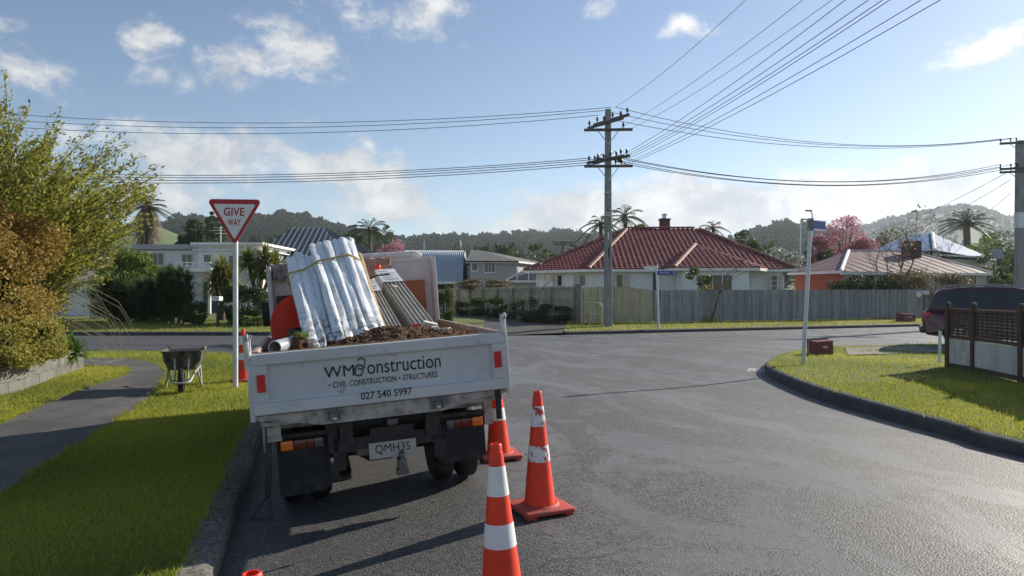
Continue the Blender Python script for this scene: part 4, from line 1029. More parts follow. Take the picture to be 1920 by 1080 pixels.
# ------------------------------------------------------------------ corner fence on the right
mDarkTim = M('dark_stained_timber', (.085, .052, .038), .75, var=.25, scale=6, bump=.3, bscale=40, stretch=(1, 1, 6))
mPanelW = M('fence_panel_white', (.52, .52, .50), .7, var=.1, scale=2, dirt=(.22, .22, .19), dscale=2.4, dlo=.48, dhi=.75, stretch=(1, 1, .35))
fps = [G(1778, 690, .11), G(1826, 699, .1), G(1916, 720, .09)]
d_ = (fps[2]-fps[1]).normalized(); fps += [fps[2]+d_*1.85, fps[2]+d_*3.7, fps[2]+d_*5.5]
fb_ = Vector((fps[0].x, fps[0].y, .1))
cf = thing('garden_fence', 'dark timber trellis fence with white lower panels on the corner lawn', 'fence', fb_)
for i, p in enumerate(fps):
    q = p-fb_; mb = MB(); mb.rbox((q.x, q.y, .60), (.10, .10, 1.26), .008); mb.box((q.x, q.y, 1.245), (.125, .125, .03)); mb.lathe([(.0, 1.36), (.035, 1.35), (.05, 1.32), (.045, 1.28), (.03, 1.262), (.03, 1.25)][::-1], 14, (q.x, q.y, 0))
    mb.build('post', mDarkTim, cf)
for a, b in zip(fps, fps[1:]):
    qa, qb = a-fb_, b-fb_; v = qb-qa; Lp = v.length-.10; m = (qa+qb)/2; ang = math.atan2(v.y, v.x); rz = Matrix.Rotation(ang, 3, 'Z')
    mb = MB(); mb.box((m.x, m.y, .36), (Lp, .025, .50), rz); mb.build('lower_panel', mPanelW, cf)
    for z, h in ((.655, .07), (.075, .09), (1.195, .05)): mb = MB(); mb.box((m.x, m.y, z), (Lp, .05, h), rz); mb.build('rail', mDarkTim, cf)
    sl = None; mo = rz @ Vector((0, .018, 0))
    for k in range(8):
        if sl is None: sl = MB().box((0, 0, 0), (Lp, .012, .047)).build('slat', mDarkTim, cf); o = sl
        else: o = inst(sl, cf)
        o.location = (m.x+mo.x, m.y+mo.y, .722+.061*k); o.rotation_euler = (0, 0, ang)
    sv = None; nv = max(2, int(Lp/.16))
    for k in range(nv):
        if sv is None: sv = MB().box((0, 0, 0), (.036, .010, .49)).build('slat', mDarkTim, cf); o = sv
        else: o = inst(sv, cf)
        c_ = m+rz @ Vector((-Lp/2+Lp*(k+.5)/nv, .004, 0)); o.location = (c_.x, c_.y, .935); o.rotation_euler = (0, 0, ang)
mk = G(1761, 683, .11)
mp = thing('marker_peg', 'short white wooden peg in the lawn at the fence end', 'peg', (mk.x, mk.y, .09), (0, R(2), .3))
MB().box((0, 0, .33), (.055, .035, .74)).build('stake', mPost, mp); MB().box((0, 0, .715), (.066, .04, .03)).build('cap', mPost, mp)
# red crate tipped on its side at the kerb
ck = G(1541, 667, .09)
mCrate = M('crate_maroon', (.17, .035, .035), .5, var=.15, scale=8, dirt=(.2, .1, .09), dscale=9)
cr = thing('recycling_crate', 'maroon plastic crate tipped on its side at the corner kerb', 'crate', (ck.x, ck.y, .10), (R(0), R(-3), R(8)))
mb = MB(); w, h, dp = .25, .19, .30
def frus(y0, y1, k0, k1): return [(-w*k0, y0, .19-h*k0), (w*k0, y0, .19-h*k0), (w*k0, y0, .19+h*k0), (-w*k0, y0, .19+h*k0), (-w*k1, y1, .19-h*k1), (w*k1, y1, .19-h*k1), (w*k1, y1, .19+h*k1), (-w*k1, y1, .19+h*k1)]
v1 = frus(-.15, .15, .88, 1.0); mb.add(v1, [(0, 1, 2, 3), (0, 1, 5, 4), (1, 2, 6, 5), (2, 3, 7, 6), (3, 0, 4, 7)])
v2 = frus(-.13, .15, .84, .96); mb.add(v2, [(3, 2, 1, 0), (4, 5, 1, 0), (5, 6, 2, 1), (6, 7, 3, 2), (7, 4, 0, 3)])
mb.build('box', mCrate, cr)
rm = MB()
for a, b in (((-.27, .16, -.01), (.27, .16, -.01)), ((.27, .16, -.01), (.27, .16, .39)), ((.27, .16, .39), (-.27, .16, .39)), ((-.27, .16, .39), (-.27, .16, -.01))): rm.tube([a, b], .018, 6)
rm.build('rim', mCrate, cr); 
for z, x0, x1 in ((.225, -.06, .07), (.195, -.02, .08)): MB().bb((x0, -.154, z-.008), (x1, -.1505, z+.008)).build('moulded_mark', mSignWhite, cr)
cr2 = copy_tree(cr); cr2['label'] = 'maroon plastic crate on the grass below the end of the grey fence'; cq = G(1700, 599, .3); cr2.location = (cq.x, 37.8, zfar(cq.x, 37.8)); cr2.location.x = (1700-CX)/F*37.8; cr2.rotation_euler = (0, R(3), .2); cr2.scale = (1.7, 1.2, 1.1)

# ------------------------------------------------------------------ parked car
mCar = M('maroon_car_paint', (.055, .010, .018), .25, .3, var=.04, scale=3, coat=.7)
cp = D(1729, 600, 21.4); ca = math.atan2(-.47, .88)
car = thing('parked_car', 'dark maroon sport utility car parked behind the trellis fence', 'car', (cp.x, cp.y, zcorner(cp.x, cp.y)), (0, 0, ca))
CW = .88
def carsec(x):      # (half width, sill z, belt z, roof z, roof half width) along the length, x = 0 at the rear
    t = x/4.45
    hw = CW*(1-.10*max(0, 1-x/.35)**2-.16*max(0, (x-3.9)/.55)**2)
    return hw
body = [(0., .50), (.0, .78), (.06, .98), (.10, 1.06), (3.0, 1.04), (3.35, 1.00), (4.2, .86), (4.40, .70), (4.45, .45), (4.35, .28), (4.05, .26)]
# arch cut-outs
arch = lambda xc, r=.37: [(xc+r*math.cos(R(a)), .34+r*math.sin(R(a))) for a in range(0, 181, 20)]
prof = body+arch(3.62)+[(3.1, .24), (1.3, .24)]+arch(.88)+[(.35, .30), (.08, .34)]
def slab(prof, hwf, mid=None):
    n = len(prof); vs = []
    lay = [(-1., 0.), (-.94, .035), (.94, .035), (1., 0.)]
    for s in (-1, 1):
        for (x, z) in prof: vs.append((x, s*hwf(x, z), z))
    return MB().add(vs, [tuple(range(n)), tuple(range(2*n-1, n-1, -1))]+[(i, (i+1) % n, n+(i+1) % n, n+i) for i in range(n)])
o = slab(prof, lambda x, z: carsec(x)*(1-.05*max(0, (z-.8)/.3)**2-.05*max(0, (.5-z)/.3))).build('body', mCar, car); b_ = o.modifiers.new('b', 'BEVEL'); b_.width = .05; b_.segments = 3; b_.limit_method = 'ANGLE'; b_.angle_limit = R(40)
gh = [(.10, 1.03), (.30, 1.50), (.42, 1.60), (.9, 1.675), (1.7, 1.69), (2.2, 1.665), (2.45, 1.60), (3.15, 1.03)]
o = slab(gh, lambda x, z: (.82-.17*max(0, (z-1.03)/.66))).build('cabin', mCar, car); b_ = o.modifiers.new('b', 'BEVEL'); b_.width = .04; b_.segments = 3; b_.limit_method = 'ANGLE'; b_.angle_limit = R(30)
gy = lambda z, s: s*(.826-.17*max(0, (z-1.03)/.66))
for s in (-1, 1):
    for P in ([(.30, 1.10), (.46, 1.48), (.95, 1.56), (.95, 1.10)], [(1.02, 1.10), (1.02, 1.57), (1.68, 1.58), (1.68, 1.10)], [(1.75, 1.10), (1.75, 1.58), (2.25, 1.55), (2.85, 1.10)]):
        mb = MB(); mb.add([(x, gy(z, s), z) for x, z in P], [tuple(range(len(P)))]); mb.build('window', mGlass, car)
    mb = MB(); mb.tube([(.55, gy(1.67, s)*.93, 1.70), (.7, gy(1.67, s)*.93, 1.73), (2.0, gy(1.67, s)*.93, 1.735), (2.2, gy(1.67, s)*.93, 1.70)], .018, 6); mb.build('roof_rail', mGalv, car, True)
    mb = MB(); mb.rbox((2.75, s*.93, 1.10), (.10, .16, .12), .03); mb.build('wing_mirror', mCar, car, True)
    mb = MB(); mb.rbox((.10, s*.775, .90), (.20, .10, .17), .04, Matrix.Rotation(R(-10), 3, 'Y')); mb.build('tail_lamp', M('tail_lamp_red', (.55, .03, .05), .2, coat=.6), car, True)
    for x in (1.35, 2.35): mb = MB(); mb.rbox((x, s*.875, .92), (.16, .025, .03), .008); mb.build('handle', mCar, car, True)
    for x in (.88, 3.62):
        wv_ = MB().lathe([(.20, -.09), (.31, -.10), (.335, -.07), (.34, 0), (.335, .07), (.31, .10), (.20, .09)], 32, (x, s*.78, .34), Matrix.Rotation(R(90), 3, 'X'), False).build('wheel', mBlack, car, True)
        rm = MB(); rm.lathe([(.0, .06), (.05, .07), (.06, .05), (.0, .05)], 12, (x, s*.80, .34), Matrix.Rotation(R(90)*s, 3, 'X'))
        for k in range(5):
            a = 6.283*k/5; rm.box((x+.12*math.cos(a), s*.855, .34+.12*math.sin(a)), (.20, .025, .05), Matrix.Rotation(-a, 3, 'Y'))
        rm.lathe([(.185, -.02), (.21, -.02), (.21, .02), (.185, .02), (.185, -.02)], 28, (x, s*.855, .34), Matrix.Rotation(R(90), 3, 'X'), False); rm.build('rim', mGalv, wv_, True)
mb = MB(); mb.add([(3.06, -.66, 1.12), (3.06, .66, 1.12), (2.50, .60, 1.575), (2.50, -.60, 1.575)], [(0, 1, 2, 3)]); mb.v = [(x+.012, y, z+.012) for x, y, z in mb.v]; mb.build('windscreen', mGlass, car)
mb = MB(); mb.add([(.135, -.66, 1.12), (.135, .66, 1.12), (.30, .58, 1.50), (.30, -.58, 1.50)], [(0, 1, 2, 3)]); mb.v = [(x-.012, y, z+.004) for x, y, z in mb.v]; mb.build('rear_window', mGlass, car)
mb = MB(); mb.rbox((.0, 0, .48), (.16, 1.55, .20), .05); mb.build('rear_bumper', mCar, car, True)

# ------------------------------------------------------------------ street name signs
mBlue = M('sign_blue', (.012, .06, .30), .4, var=.05)
def name_post(label, base_, top, r=.035):
    b = Vector(base_); o = thing('street_sign', label, 'street sign', b); MB().tube([(0, 0, 0), Vector(top)-b], r, 14).build('post', mPost, o, True); return o, b
bs = G(1505.5, 686, .1); tp_ = D(1519.5, 421, bs.y)
so, b0 = name_post('leaning grey post with blue street name blade on the corner lawn', (bs.x, bs.y, .08), tp_, .042)
q = tp_-b0; ang = R(36)
rz = Matrix.Rotation(ang, 3, 'Z'); c_ = q+rz @ Vector((.26, 0, .0))
mb = MB(); mb.box(c_+Vector((0, 0, -.0)), (.62, .012, .17), rz); bl = mb.build('name_blade', mBlue, so)
for z in (.095, -.095): mb = MB(); mb.box(c_+Vector((0, 0, z)), (.66, .03, .018), rz); mb.build('blade_edge', mGalv, bl)
mb = MB(); mb.rbox(q, (.11, .09, .26), .01); mb.build('clamp', mGreySteel, so)
def glyphs(par, M_, w, h, n, mat, seed):     # small unreadable white letters of a distant blade
    rr = random.Random(seed); mb = MB(); x = 0
    while x < w:
        cw = h*rr.choice((.35, .5, .6)); hh = h*rr.choice((.65, .65, 1.))
        mb.add([(x, 0, 0), (x+cw*.25, 0, 0), (x+cw*.25, hh, 0), (x, hh, 0)], [(0, 1, 2, 3)]); mb.add([(x, hh*.8, .0), (x+cw, hh*.8, 0), (x+cw, hh, 0), (x, hh, 0)], [(0, 1, 2, 3)]) if rr.random() < .7 else None
        mb.add([(x+cw*.7, 0, 0), (x+cw*.95, 0, 0), (x+cw*.95, hh*.8, 0), (x+cw*.7, hh*.8, 0)], [(0, 1, 2, 3)]); x += cw*1.35
    o = mb.build('lettering', mat, par); o.matrix_local = M_; return o
bs2 = (D(1235, 619, 30.6)); tp2 = D(1231, 497, 30.6)
so2, b2 = name_post('thin white post with blue street name blade before the paling fence', (bs2.x, bs2.y, zfar(bs2.x, bs2.y)-.05), tp2, .045)
q = tp2-b2
mb = MB(); mb.box(q+Vector((.40, -.05, -.33)), (.74, .014, .17)); bl = mb.build('name_blade', mBlue, so2)
glyphs(bl, Matrix.Translation(q+Vector((.12, -.0585, -.365))) @ FR, .40, .085, 8, mSignWhite, 3)
mb = MB(); a = q+Vector((.66, -.0585, -.33)); mb.add([a+Vector((0, 0, .06)), a+Vector((.03, 0, .06)), a+Vector((.09, 0, 0)), a+Vector((.03, 0, -.06)), a+Vector((0, 0, -.06)), a+Vector((.06, 0, 0))], [(0, 1, 2, 5), (5, 2, 3, 4)]); mb.build('chevron', mSignWhite, bl)
rz = Matrix.Rotation(R(28), 3, 'Z')
mb = MB(); mb.box(q+rz @ Vector((-.32, 0, -.13)), (.62, .014, .17), rz); bl2 = mb.build('name_blade', mSignWhite, so2)

# ------------------------------------------------------------------ power poles and wires
mPole = M('weathered_pole', (.27, .27, .26), .8, var=.2, scale=3, bump=.4, bscale=30, stretch=(4, 4, .4))
mArm = M('cross_arm_timber', (.12, .105, .09), .85, var=.25, scale=5, bump=.3)
mIns = M('insulator', (.05, .03, .025), .3, var=.1)
mWire = M('wire', (.035, .04, .05), .5, .2, var=.05)
def insulator(par, p, h=.22):
    p = Vector(p); return MB().lathe([(.0, 0), (.02, 0), (.02, h*.3), (.06, h*.35), (.04, h*.5), (.065, h*.55), (.04, h*.7), (.055, h*.75), (.03, h), (.0, h)], 10, p).build('insulator', mIns, par, True)
pb = Vector(((1140-CX)/F*32, 32, 0)); pb.z = zfar(pb.x, pb.y)-.05
HT = CAMH+(CY-205)/F*32-pb.z
pole = thing('power_pole', 'tall weathered power pole with four cross arms before the tiled roof house', 'power pole', pb)
mb = MB(); mb.v = []; wb_, wt_ = .34, .24
mb.add([(-wb_/2, -wb_/2, 0), (wb_/2, -wb_/2, 0), (wb_/2, wb_/2, 0), (-wb_/2, wb_/2, 0), (-wt_/2, -wt_/2, HT), (wt_/2, -wt_/2, HT), (wt_/2, wt_/2, HT), (-wt_/2, wt_/2, HT)], [(3,2,1,0),(4,5,6,7),(0,1,5,4),(1,2,6,5),(2,3,7,6),(3,0,4,7)])
sh = mb.build('shaft', mPole, pole); bv = sh.modifiers.new('b', 'BEVEL'); bv.width = .02; bv.segments = 2
for z in (6.3-.4, 5.0, 4.9): MB().box((0, 0, z), (wb_-.01, wb_-.01, .035)).build('steel_band', mGalv, pole)
MB().box((0, -.158, 4.0), (.07, .012, .32)).build('number_tag', mSignWhite, pole); MB().box((.01, -.160, 3.3), (.05, .012, .42)).build('number_tag', mNavy, pole)
for z in (1.2, 5.4, 7.8): MB().tube([(.02, -.185, z), (.02, -.13, z)], .03, 8).build('bolt', mGalv, pole)
zof = lambda y: CAMH+(CY-y)/F*32-pb.z
DW = Vector((10.9-pb.x, -7.4-32, 0)).normalized(); DX = Vector((-DW.y, DW.x, 0))        # towards the pole behind the camera; its arm
ATT = {}
def arm(name, zc, dirv, half, off, key, tips, brace=True, sect=.11):
    dirv = dirv.normalized(); o_ = Vector((dirv.y, -dirv.x, 0))*off
    if o_.y > 0 and off > 0: o_ = -o_
    rz = Matrix.Rotation(math.atan2(dirv.y, dirv.x), 3, 'Z')
    MB().box(o_+Vector((0, 0, zc)), (half*2, .10, sect), rz).build(name, mArm, pole)
    if brace:
        for s in (-1, 1): MB().tube([o_+dirv*s*half*.42+Vector((0, 0, zc-.06)), o_*.8+Vector((0, 0, zc-.62))], .02, 5).build('brace', mGalv, pole)
    ATT[key] = []
    for t in tips:
        p = o_+dirv*half*t+Vector((0, 0, zc+sect/2)); insulator(pole, p, .26 if sect > .09 else .16); ATT[key].append(pb+p+Vector((0, 0, .25)))
# the two arms that carry the street wires lie nearly along the line of sight; the others face the camera
AV = Vector((.62, -.78, 0)) * -1
arm('cross_arm', zof(232), Vector((.55, -.83, 0)), 1.15, .17, 'hvA', (-.92, -.05, .88), False)
arm('cross_arm', zof(224), Vector((.55, -.83, 0)), 1.15, -.17, 'hvB', (-.8, .1, .92), False)
arm('cross_arm', zof(245), Vector((1, -.05, 0)), 1.05, .18, 'hvC', (.62,))
arm('cross_arm', zof(313), Vector((1, -.05, 0)), 1.05, .2, 'lvC', (.3, .55))
arm('cross_arm', zof(300), Vector((.62, -.78, 0)), 1.1, .18, 'lvA', (-.9, -.4, .3, .85), False)
arm('cross_arm', zof(298), Vector((.62, -.78, 0)), 1.1, -.18, 'lvB', (-.9, -.4, .3, .85), False)
for i, (x, y, z) in enumerate(((-.3, -.2, 300), (.25, -.25, 296), (.42, -.22, 307))):
    jp = MB(); z0 = zof(z); P = [Vector((x*.3, y, z0+.1)), Vector((x, y-.12, z0+.22)), Vector((x*1.5, y-.1, z0+.02)), Vector((x*1.9, y, z0-.08))]; jp.tube(P, .016, 5); jp.build('jumper_lead', mWire, pole, True)
MB().rbox((.45, -.25, zof(303)), (.16, .12, .14), .02).build('fuse_box', mIns, pole); MB().rbox((-.42, -.2, zof(299)), (.30, .2, .05), .02).build('fuse_box', mIns, pole)
def wire(a, b, sag, label, r=.014, group=None):
    a, b = Vector(a), Vector(b); P = []
    n = 30
    for k in range(n+1):
        f = k/n; p = a.lerp(b, f); p.z -= 4*sag*f*(1-f); P.append(p-a)
    o = MB().tube(P, r, 5).build('overhead_wire', mWire, None, True); o.location = a; tag(o, label, 'wire', group); return o
# right-hand pole
pr0 = Vector(((1912-CX)/F*38, 38, 0)); pr0.z = zfar(pr0.x, pr0.y)-.1
rp = thing('power_pole', 'power pole with short arms standing beside the parked car', 'power pole', pr0)
h2 = CAMH+(CY-264)/F*38-pr0.z
mb = MB(); mb.add([(-.20, -.20, 0), (.20, -.20, 0), (.20, .20, 0), (-.20, .20, 0), (-.14, -.14, h2), (.14, -.14, h2), (.14, .14, h2), (-.14, .14, h2)], [(3,2,1,0),(4,5,6,7),(0,1,5,4),(1,2,6,5),(2,3,7,6),(3,0,4,7)]); mb.build('shaft', mPole, rp)
RT = {}
for zc, half, key in ((h2-.12, 1.0, 'hv'), (h2-1.45, 1.0, 'lv'), (h2-1.62, 1.0, 'lv2')):
    dv = Vector((.93, -.37, 0)).normalized(); MB().box((0, -.2, zc), (half*2, .1, .11), Matrix.Rotation(math.atan2(dv.y, dv.x), 3, 'Z')).build('cross_arm', mArm, rp); RT[key] = []
    for t in (-.95, -.5, -.25, .6): p = dv*half*t+Vector((0, -.2, zc+.055)); insulator(rp, p, .2); RT[key].append(pr0+p+Vector((0, 0, .2)))
    MB().tube([dv*-.6+Vector((0, -.2, zc)), Vector((0, -.2, zc-.55))], .02, 5).build('brace', mGalv, rp)
MB().box((0, 0, 5.4), (.36, .36, .8)).build('steel_sleeve', mGalv, rp); MB().rbox((-.22, -.1, h2-2.6), (.12, .14, .28), .02).build('fuse_box', mGreySteel, rp)
def far_pt(px, py, d): return D(px, py, d)
# long spans: to the left, to the right-hand pole, over the camera
for i, (y0, z) in enumerate(((203, 0), (209, 1), (218, 2))):
    a = D((1147, 1133, 1122)[i], y0-2, 32); b = far_pt((-430, -430, -430)[i], (165, 178, 192)[i], 36)
    wire(a, b, 1.15, 'bare high wire spanning from the tall pole top across the truck', .013, 'high wires west of the tall pole')
    b2 = RT['hv'][i]; wire(a+Vector((.2, 0, -.05*i)), b2, .9, 'bare high wire between the two power pole tops', .013, 'high wires between the poles')
for i, y0 in enumerate((296, 299, 303, 307)):
    a = D(1110+5*i, y0, 32); b = far_pt(-430, (285, 291, 297, 303)[i], 36)
    wire(a, b, .95, 'lower wire spanning from the tall pole across the truck', .016, 'lower wires west of the tall pole')
    b2 = (RT['lv']+RT['lv2'])[i*2 % 8]; a2 = D(1160, y0-2, 32); wire(a2, b2, 1.0, 'lower wire between the two power poles', .015, 'lower wires between the poles')
over = [((1150, 203), (1398, 0), 17.8), ((1163, 240), (1505, 0), 17.4), ((1186, 240), (1560, 0), 17.2), ((1168, 290), (1585, 0), 15.8), ((1172, 292), (1628, 0), 14.6), ((1172, 296), (1655, 0), 14.3), ((1176, 299), (1668, 0), 14.2), ((1176, 305), (1727, 0), 14.0), ((1180, 307), (1763, 0), 13.8)]
for i, ((ax, ay), (bx, by), d) in enumerate(over):
    a = D(ax, ay, 31.8); m = D(bx, by, d); e = m+(m-a)*1.5; sg = 1.1
    f = 1/2.5; e.z = a.z+(m.z+4*sg*f*(1-f)-a.z)/f
    wire(a, e, sg, 'high wire running from the tall pole out over the road' if i < 3 else 'lower wire running from the tall pole out over the road', .007 if i < 3 else .009, 'high wires over the road' if i < 3 else 'lower wires over the road')
sv = [((1885, 325), (1650, 430), 37, 52), ((1893, 338), (1690, 440), 37, 52), ((1895, 362), (1805, 420), 38, 60)]
for (a, b, d0, d1) in sv: wire(D(*a, d0), D(*b, d1), .25, 'thin service wire dropping from the pole by the car to houses', .012, 'service wires')
# distant poles and street lamps
def street_lamp(px, py_top, d, arm_px, label):
    t = D(px, py_top, d); o = thing('street_lamp', label, 'street lamp', (t.x, t.y, -.2), group='distant street lamps'); h = t.z+.2; ax = arm_px/F*d
    MB().tube([(0, 0, 0), (0, 0, h-.5), (ax*.15, 0, h-.1), (ax, 0, h+.25*abs(ax)*.6)], [.11, .08, .06, .05], 8).build('post', mGalv, o, True)
    MB().rbox((ax, 0, h+.25*abs(ax)*.6), (.75, .3, .16), .05).build('lamp_head', mGreySteel, o, True)
street_lamp(795, 447, 115, 14, 'distant street lamp above the round barn roof'); street_lamp(864, 450, 135, -6, 'distant thin street lamp behind the grey house roof')
street_lamp(1523, 396, 85, -7, 'distant street lamp rising behind the leaning sign post'); street_lamp(1501, 412, 95, 6, 'distant shorter street lamp before the wooded hill'); street_lamp(1704, 398, 100, 10, 'distant street lamp behind the bare tree')
t = D(1056, 452, 80); o = thing('power_pole', 'distant small power pole beyond the tiled roof', 'power pole', (t.x, t.y, 0)); MB().tube([(0, 0, 0), (0, 0, t.z)], .13, 8).build('shaft', mArm, o, True)
for k in (0, -.5): MB().box((0, 0, t.z-.15+k*.5), (2.6-.6*abs(k), .1, .13)).build('cross_arm', mArm, o)
# bent-tube barrier by the tall pole
bb_ = Vector((D(1090, 600, 32.6).x, 32.6, 0)); bb_.z = zfar(bb_.x, 32.6)
mTube = M('cream_tube', (.42, .38, .26), .5, var=.1); br = thing('tube_barrier', 'low cream bent tube barrier beside the tall power pole', 'barrier', bb_)
def hoop(x0, x1, h, y=0): return [(x0, y, -.1), (x0, y, h-.12), (x0+.05, y, h-.03), (x0+.14, y, h), (x1-.14, y, h), (x1-.05, y, h-.03), (x1, y, h-.12), (x1, y, -.1)]
MB().tube(hoop(.0, .93, .98), .026, 8).build('hoop', mTube, br, True); MB().tube(hoop(.42, .90, .94, .12), .026, 8).build('hoop', mTube, br, True); MB().tube([(0, 0, .48), (1.05, 0, .48)], .024, 8).build('rail', mTube, br, True)
# ------------------------------------------------------------------ paling fences across the side street
mPalG = M('grey_paling', (.26, .265, .27), .85, var=.25, scale=5, bump=.4, bscale=30, stretch=(3, 3, .5), rnd=.22)
mPalY = M('pale_paling', (.44, .39, .27), .85, var=.25, scale=5, bump=.4, bscale=30, stretch=(3, 3, .5), rnd=.16, dirt=(.16, .14, .10), dscale=5, dlo=.5, dhi=.75)
mPalB = M('brown_paling', (.40, .35, .25), .85, var=.25, scale=5, bump=.4, bscale=30, stretch=(3, 3, .5), rnd=.16, dirt=(.12, .10, .07), dscale=4, dlo=.5, dhi=.75)
def palings(root, A, B, w, gap, ztop, mat, b0, jit=.02, t=.02, rails=(.35, 1.25), rail_off=.03, posts=0, post_h=0):
    A, B = Vector(A), Vector(B); v = B-A; L = v.to_2d().length; ang = math.atan2(v.y, v.x); n = int(L/(w+gap)); src = None
    nrm_ = Vector((-math.sin(ang), math.cos(ang), 0)); me = None
    for i in range(n):
        f = (i+.5)/n; p = A.lerp(B, f); z0 = zfar(p.x, p.y)+.02; zt = ztop(f)+random.uniform(-jit, jit); h = zt-z0
        if src is None:
            mb = MB(); hw = w/2; mb.prism([(-hw, 0), (hw, 0), (hw, .985), (hw*.55, 1.0), (-hw*.55, 1.0), (-hw, .985)], -t/2, t/2, (0, 2, 1)); src = mb.build('paling', mat, root); o = src
        else: o = inst(src, root)
        o.location = Vector((p.x, p.y, z0))-b0+nrm_*random.uniform(-.004, .004); o.rotation_euler = (random.gauss(0, .006), random.gauss(0, .008), ang+random.gauss(0, .02)); o.scale = (1, 1, h)
    for zr in rails:
        mb = MB(); a = A+nrm_*rail_off; b = B+nrm_*rail_off; a = Vector((a.x, a.y, zfar(a.x, a.y)+zr))-b0; b = Vector((b.x, b.y, zfar(b.x, b.y)+zr))-b0; m = (a+b)/2
        mb.box(m, ((b-a).length, .045, .09), Matrix.Rotation(ang, 3, 'Z')); mb.build('rail', mat, root)
    for k in range(posts):
        f = k/max(1, posts-1); p = A.lerp(B, f)+nrm_*rail_off*2.6; z = zfar(p.x, p.y); mb = MB(); mb.box(Vector((p.x, p.y, z+post_h/2))-b0, (.11, .11, post_h), Matrix.Rotation(ang, 3, 'Z')); mb.build('post', mat, root)
F0 = Vector(((1226-CX)/F*34.7, 34.7, 0)); F1 = Vector(((1732-CX)/F*41.2, 41.2, 0)); b0 = Vector((F0.x, F0.y, zfar(F0.x, F0.y)))
gf = thing('paling_fence', 'long weathered grey paling fence below the red tiled roof', 'fence', b0)
palings(gf, F0, F1, .103, .006, lambda f: 1.79+.05*f, mPalG, b0, .018)
fe = F1+Vector((.1, 0, 0)); mb = MB(); mb.box(Vector((fe.x, fe.y, 1.05))-b0, (.14, .14, 1.6)); mb.build('post', mPalG, gf)
mm = thing('meter_disc', 'round white disc fixed near the end of the grey fence', 'disc', D(1722, 552, 40.9)); MB().lathe([(.0, -.01), (.15, -.01), (.15, .01), (.0, .01)], 20, (0, -.06, 0), Matrix.Rotation(R(90), 3, 'X')).build('disc', mSignWhite, mm)
mm = thing('letter_box', 'small white letter box on the end post of the grey fence', 'letter box', D(1733, 549, 41.0)); MB().rbox((0, -.05, 0), (.28, .35, .20), .03).build('box', mSignWhite, mm); MB().bb((-.09, -.231, .02), (.09, -.227, .05)).build('slot', mBlackPaint, mm)
P0 = Vector(((1091-CX)/F*34.0, 34.0, 0)); b0 = Vector((P0.x, P0.y, zfar(P0.x, P0.y)))
yf = thing('paling_fence', 'short pale timber paling fence behind the tall power pole', 'fence', b0)
palings(yf, P0, F0+Vector((-.06, 0, 0)), .118, .006, lambda f: 1.90+.05*math.sin(f*3.1)-.12*sstep(.6, 1, f), mPalY, b0, .02)
T0 = Vector(((1079-CX)/F*33.9, 33.9, 0)); T1 = Vector((-4.6, 53, 0)); b0 = Vector((T0.x, T0.y, zfar(T0.x, T0.y)))
tf = thing('timber_fence', 'brown timber fence with exposed posts and rails along the driveway', 'fence', b0)
palings(tf, T0, T1, .19, .012, lambda f: 1.98, mPalB, b0, .025, rails=(.35, 1.0, 1.55), rail_off=.035, posts=9, post_h=1.62)
mb = MB(); mb.box(Vector((T0.x+.12, T0.y-.05, zfar(T0.x, T0.y)+.88))-b0, (.26, .22, 1.80)); mb.build('gate_post', M('grey_gate_post', (.20, .19, .17), .85, var=.2, scale=5), tf)

# ------------------------------------------------------------------ houses
mRoofRed = M('red_clay_tile', (.215, .044, .033), .5, var=.38, scale=3.4, spec=.5, dirt=(.10, .03, .028), dscale=1.1, dlo=.5, dhi=.75)
mRidge = M('orange_ridge_tile', (.27, .105, .072), .6, var=.2, scale=6, rnd=.15, dirt=(.3, .25, .2), dscale=9)
mWallW = M('pale_blue_white_wall', (.70, .74, .76), .7, var=.05, scale=1)
mTrim = M('white_trim', (.72, .72, .70), .6, var=.05, scale=2)
mWallWh = M('white_render', (.70, .71, .71), .75, var=.05, scale=.6)
mWallGy = M('grey_weatherboard', (.36, .37, .37), .75, var=.06, scale=1)
mOrange = M('orange_brick_wall', (.36, .095, .055), .8, var=.12, scale=3)
mRoofPk = M('faded_pink_roof', (.20, .115, .11), .6, var=.1, scale=.8)
mRoofBl = M('blue_steel_roof', (.022, .13, .32), .7, 0., var=.08, scale=.5, spec=.18)
mRoofDk = M('dark_steel_roof', (.055, .068, .078), .42, .3, var=.1, scale=.8)
mRoofTn = M('tan_tile_roof', (.22, .19, .15), .8, var=.15, scale=2, bump=.5, bscale=8)
mRoofGy = M('grey_tile_roof', (.13, .125, .12), .8, var=.15, scale=2, bump=.5, bscale=8)
mZinc = M('zinc_barn_roof', (.36, .41, .46), .45, .35, var=.06, scale=.5)
mCurtain = M('net_curtain', (.5, .5, .48), .9, var=.15, scale=6, stretch=(8, 8, .3))
mChim = M('brick_chimney', (.10, .05, .042), .85, var=.25, scale=12)
def ray_wall(px, py, A, B):
    A, B = Vector(A), Vector(B); n = Vector((-(B.y-A.y), B.x-A.x)); r = Vector(((px-CX)/F, 1.)); t = n.dot(A.to_2d())/n.dot(r)
    return Vector((r.x*t, t, CAMH-(py-CY)/F*t))
